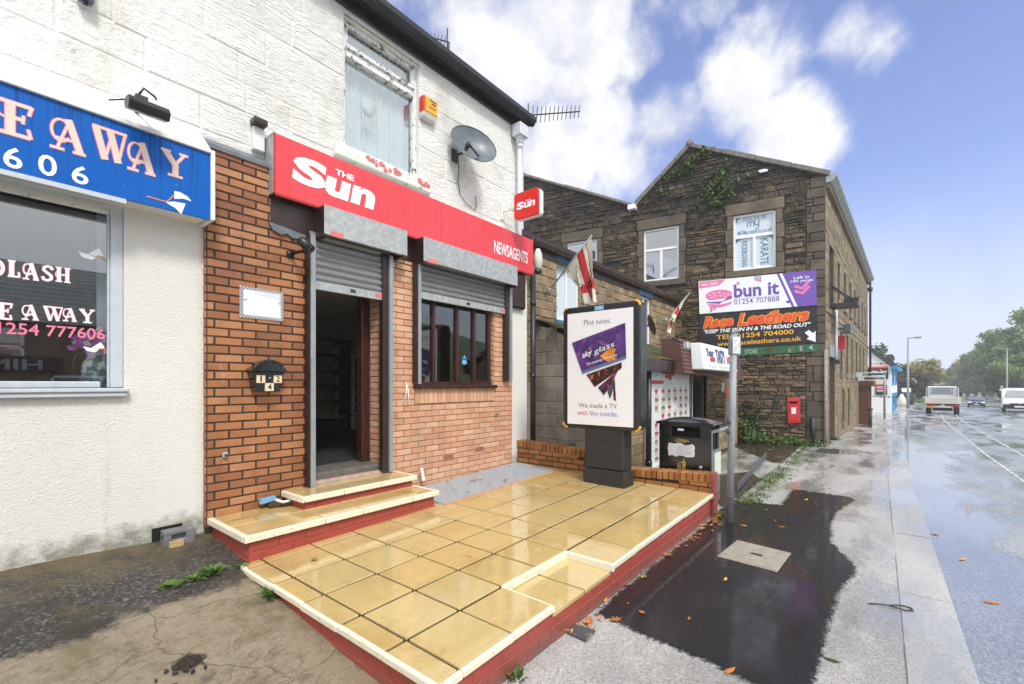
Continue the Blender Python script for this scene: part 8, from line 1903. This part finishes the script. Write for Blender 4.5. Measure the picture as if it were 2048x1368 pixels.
weed('weed', 'tufty weed growing against the left edge of the tiled patio', onF(543, 1195), 70, .065, .075)
weed('weed', 'tiny weed at the foot of the red step corner', onF(486, 1135), 40, .03, .05); weed('weed', 'thin trail of green weed on the forecourt crack', onF(390, 1157), 50, .02, .08)
for i, (x, y) in enumerate(((1650, 888), (1672, 880))): weed('weed', ('weeds at the foot of the mill corner pipe', 'weeds beside the mill doorway')[i], onG(x, y), 60, .12, .25)
weed('weed', 'clump of weeds by the kerb near the red patio wall bottom corner', onG(1034, 1358), 26, .05, .06, 'ivy_green')
weed('weed', 'small weed at the bottom of the painted wall end', onG(1437, 1030), 30, .06, .08)
m = MB()
leaf_blob(m, [onG(x, y, .05) for x, y in ((1500, 1000), (1512, 990), (1524, 975), (1560, 950), (1570, 938), (1580, 925), (1592, 913), (1600, 905), (1610, 896), (1640, 893), (1545, 955), (1535, 962))], 1700, .018, rr, (.08, .08, .018)); struct(m.build('grass_verge', M['weed_green']), 'stuff')
t_ = thing('wall_foot_plants', 'leafy green plants along the foot of the mill gable under the post box', 'plant', gb(1500, 870)); m = MB(); leaf_blob(m, [gb(x, y, .18) for x, y in ((1482, 868), (1490, 860), (1500, 872), (1512, 874), (1526, 876), (1548, 878), (1566, 880), (1590, 884), (1610, 886), (1486, 850), (1496, 878), (1630, 886))], 1300, .04, rr, (.12, .12, .06)); m.build('foliage', M['weed_green'], t_)
t_ = thing('wall_creeper', 'thin creeper climbing the mill gable above the ground plants', 'plant', gb(1500, 850)); m = MB(); leaf_blob(m, [gb(x, y, .06) for x, y in ((1488, 840), (1498, 830), (1508, 835), (1515, 848), (1500, 815))], 260, .045, rr, (.03, .16, .18)); m.build('foliage', M['ivy_green'], t_)
# fallen leaves: the big ones one by one, the drifts as a mass
def leaf(p, s, rot, kind, zoff=.004, curl=.25):
    m = MB(); pts = [(0, 1), (.16, .45), (.6, .55), (.35, .12), (.75, -.2), (.25, -.25), (.12, -.8), (-.12, -.8), (-.25, -.25), (-.75, -.2), (-.35, .12), (-.6, .55), (-.16, .45)]
    if kind % 2: pts = [(0, 1), (.22, .5), (.3, 0), (.2, -.5), (.03, -.8), (-.03, -.8), (-.2, -.5), (-.3, 0), (-.22, .5)]
    c, sn = math.cos(rot), math.sin(rot); vs = [V3((p.x, p.y, p.z + zoff + curl * s * .2))]
    for x, y in pts: vs.append(V3((p.x + s * (x * c - y * sn), p.y + s * (x * sn + y * c), p.z + zoff + curl * s * (x * x + .5 * y * y) * rr.uniform(.5, 1.2))))
    n = len(pts); m.add(vs, [(0, i + 1, (i + 1) % n + 1) for i in range(n)]); return m
LV = [('curled brown leaf lying at the edge of the black asphalt patch', onZ(1231, 1240, .004), .055, 'leaf_brown', 0), ('bright yellow leaf on the wet black asphalt', onZ(1451, 1159, .004), .045, 'leaf_yellow', 1),
      ('orange leaf at the bottom of the picture between asphalt and grey pavement', onZ(1459, 1343, .002), .055, 'leaf_orange', 1), ('green and yellow leaf on the pale pavement', onZ(1662, 1321, .002), .055, 'weed_green', 1),
      ('orange leaf near the foot of the grey pole', onZ(1487, 1052, .004), .05, 'leaf_orange', 0), ('brown leaf on the asphalt below the inspection cover', onZ(1378, 1238, .004), .03, 'leaf_brown', 1), ('orange leaf lying on the grating by the wall', onPat(962, 962) + V3((0, 0, .03)), .05, 'leaf_yellow', 0),
      ('rusty leaf floating in the gutter of the road', onZ(1984, 1206, -.045), .07, 'leaf_orange', 1), ('yellow leaf on the wet road below the first white line', onZ(1925, 1119, -.045), .06, 'leaf_yellow', 1), ('small brown leaf on the road beside the kerb', onZ(1868, 1069, -.045), .05, 'leaf_brown', 0), ('brown leaf stain on the left of the patio tiles', onPat(629, 1119), .045, 'leaf_brown', 0),
      ('yellow leaf on the middle of the patio tiles', onPat(942, 1111), .03, 'leaf_yellow', 1), ('small orange leaf on the far patio tiles', onPat(1207, 1058), .03, 'leaf_brown', 1), ('orange leaf on the pavement beyond the asphalt patch', onG(1612, 1000, .003), .06, 'leaf_yellow', 1)]
for lab, p, s, mt, kd in LV:
    m = leaf(p, s, rr.uniform(0, 6), kd); tag(m.build('fallen_leaf', M[mt]), lab, 'leaf', 'single fallen leaves')
def drift(name, pts, n, s, jit_):
    ms = {k: MB() for k in ('leaf_brown', 'leaf_orange', 'leaf_yellow')}; allm = MB(); names = list(ms)
    for k in range(n):
        p = V3(rr.choice(pts)) + V3((rr.gauss(0, jit_), rr.gauss(0, jit_), rr.uniform(0, .012))); l_ = leaf(p, s * rr.uniform(.5, 1.2), rr.uniform(0, 6.28), rr.randrange(2), .004, rr.uniform(.1, .9)); mi = rr.choice((0, 0, 1, 1, 2)); allm.add(l_.v, l_.f, mi)
    return struct(allm.build(name, [M[q] for q in names]), 'stuff')
wl = [V3((x, FRONT - .05, .006)) for x in (3.6, 4.2, 4.5, 4.8, 5.0, 5.2, 5.4, 5.6, 5.8, 5.9, 5.5, 5.3, 5.7)] + [V3((2.75, FRONT - .06, .006)), V3((2.6, FRONT - .07, .006))]
drift('leaf_litter', wl + [onG(x, y, .02) for x, y in ((1494, 1002), (1505, 993), (1515, 985), (1525, 970), (1534, 960), (1545, 945), (1500, 990), (1560, 915), (1540, 900))], 130, .035, .05)
drift('grating_leaves', [onPat(x, y) + V3((0, 0, .03)) for x, y in ((905, 985), (935, 990), (980, 972), (1010, 965), (945, 965), (1030, 955), (1020, 938), (1075, 938), (900, 968), (955, 948), (1000, 928), (1010, 925), (880, 1010), (870, 960))] , 44, .032, .03)
drift('pavement_leaves', [onG(x, y, .004) for x, y in ((1500, 1040), (1535, 1048), (1540, 1035), (1580, 1048), (1560, 1025), (1640, 1010), (1600, 985), (1700, 1020), (1240, 1210), (1255, 1213))] + [onG(x, y, -.04) for x, y in ((1845, 1006), (1930, 1018), (1990, 1036), (1950, 1125), (1900, 1070))], 30, .03, .10)
# debris in the broken patch of the forecourt
p = onF(352, 1352); m = MB()
for k in range(12):
    c = V3((p.x + rr.gauss(0, .07), p.y + rr.gauss(0, .06), 0)); c.z = fh(c.x, c.y) + .004; s = rr.uniform(.006, .016)
    pts = [c + V3((math.cos(a_) * s * rr.uniform(.6, 1.3), math.sin(a_) * s * rr.uniform(.6, 1.3), 0)) for a_ in (0, 1.2, 2.5, 3.7, 5)]; m.prism(pts, (0, 0, rr.uniform(.006, .02)))
struct(m.build('broken_rubble', M['iron_dark']), 'stuff')

# ------------------------------------------------------------------ damp air down the street
m = MB(); m.box((-14, -130, -9), (330, 260, 26)); hz_ = m.build('haze', []) ; struct(hz_, 'stuff')
hm = bpy.data.materials.new('haze'); hm.use_nodes = True; nt = hm.node_tree; nt.nodes.clear(); gg = G(nt)
vp = gg.n('ShaderNodeVolumePrincipled', None, Color=(1.0, 1.0, 1.0, 1), Density=.0016, Anisotropy=.2); nt.links.new(vp.outputs[0], gg.n('ShaderNodeOutputMaterial').inputs['Volume']); hz_.data.materials.clear(); hz_.data.materials.append(hm)
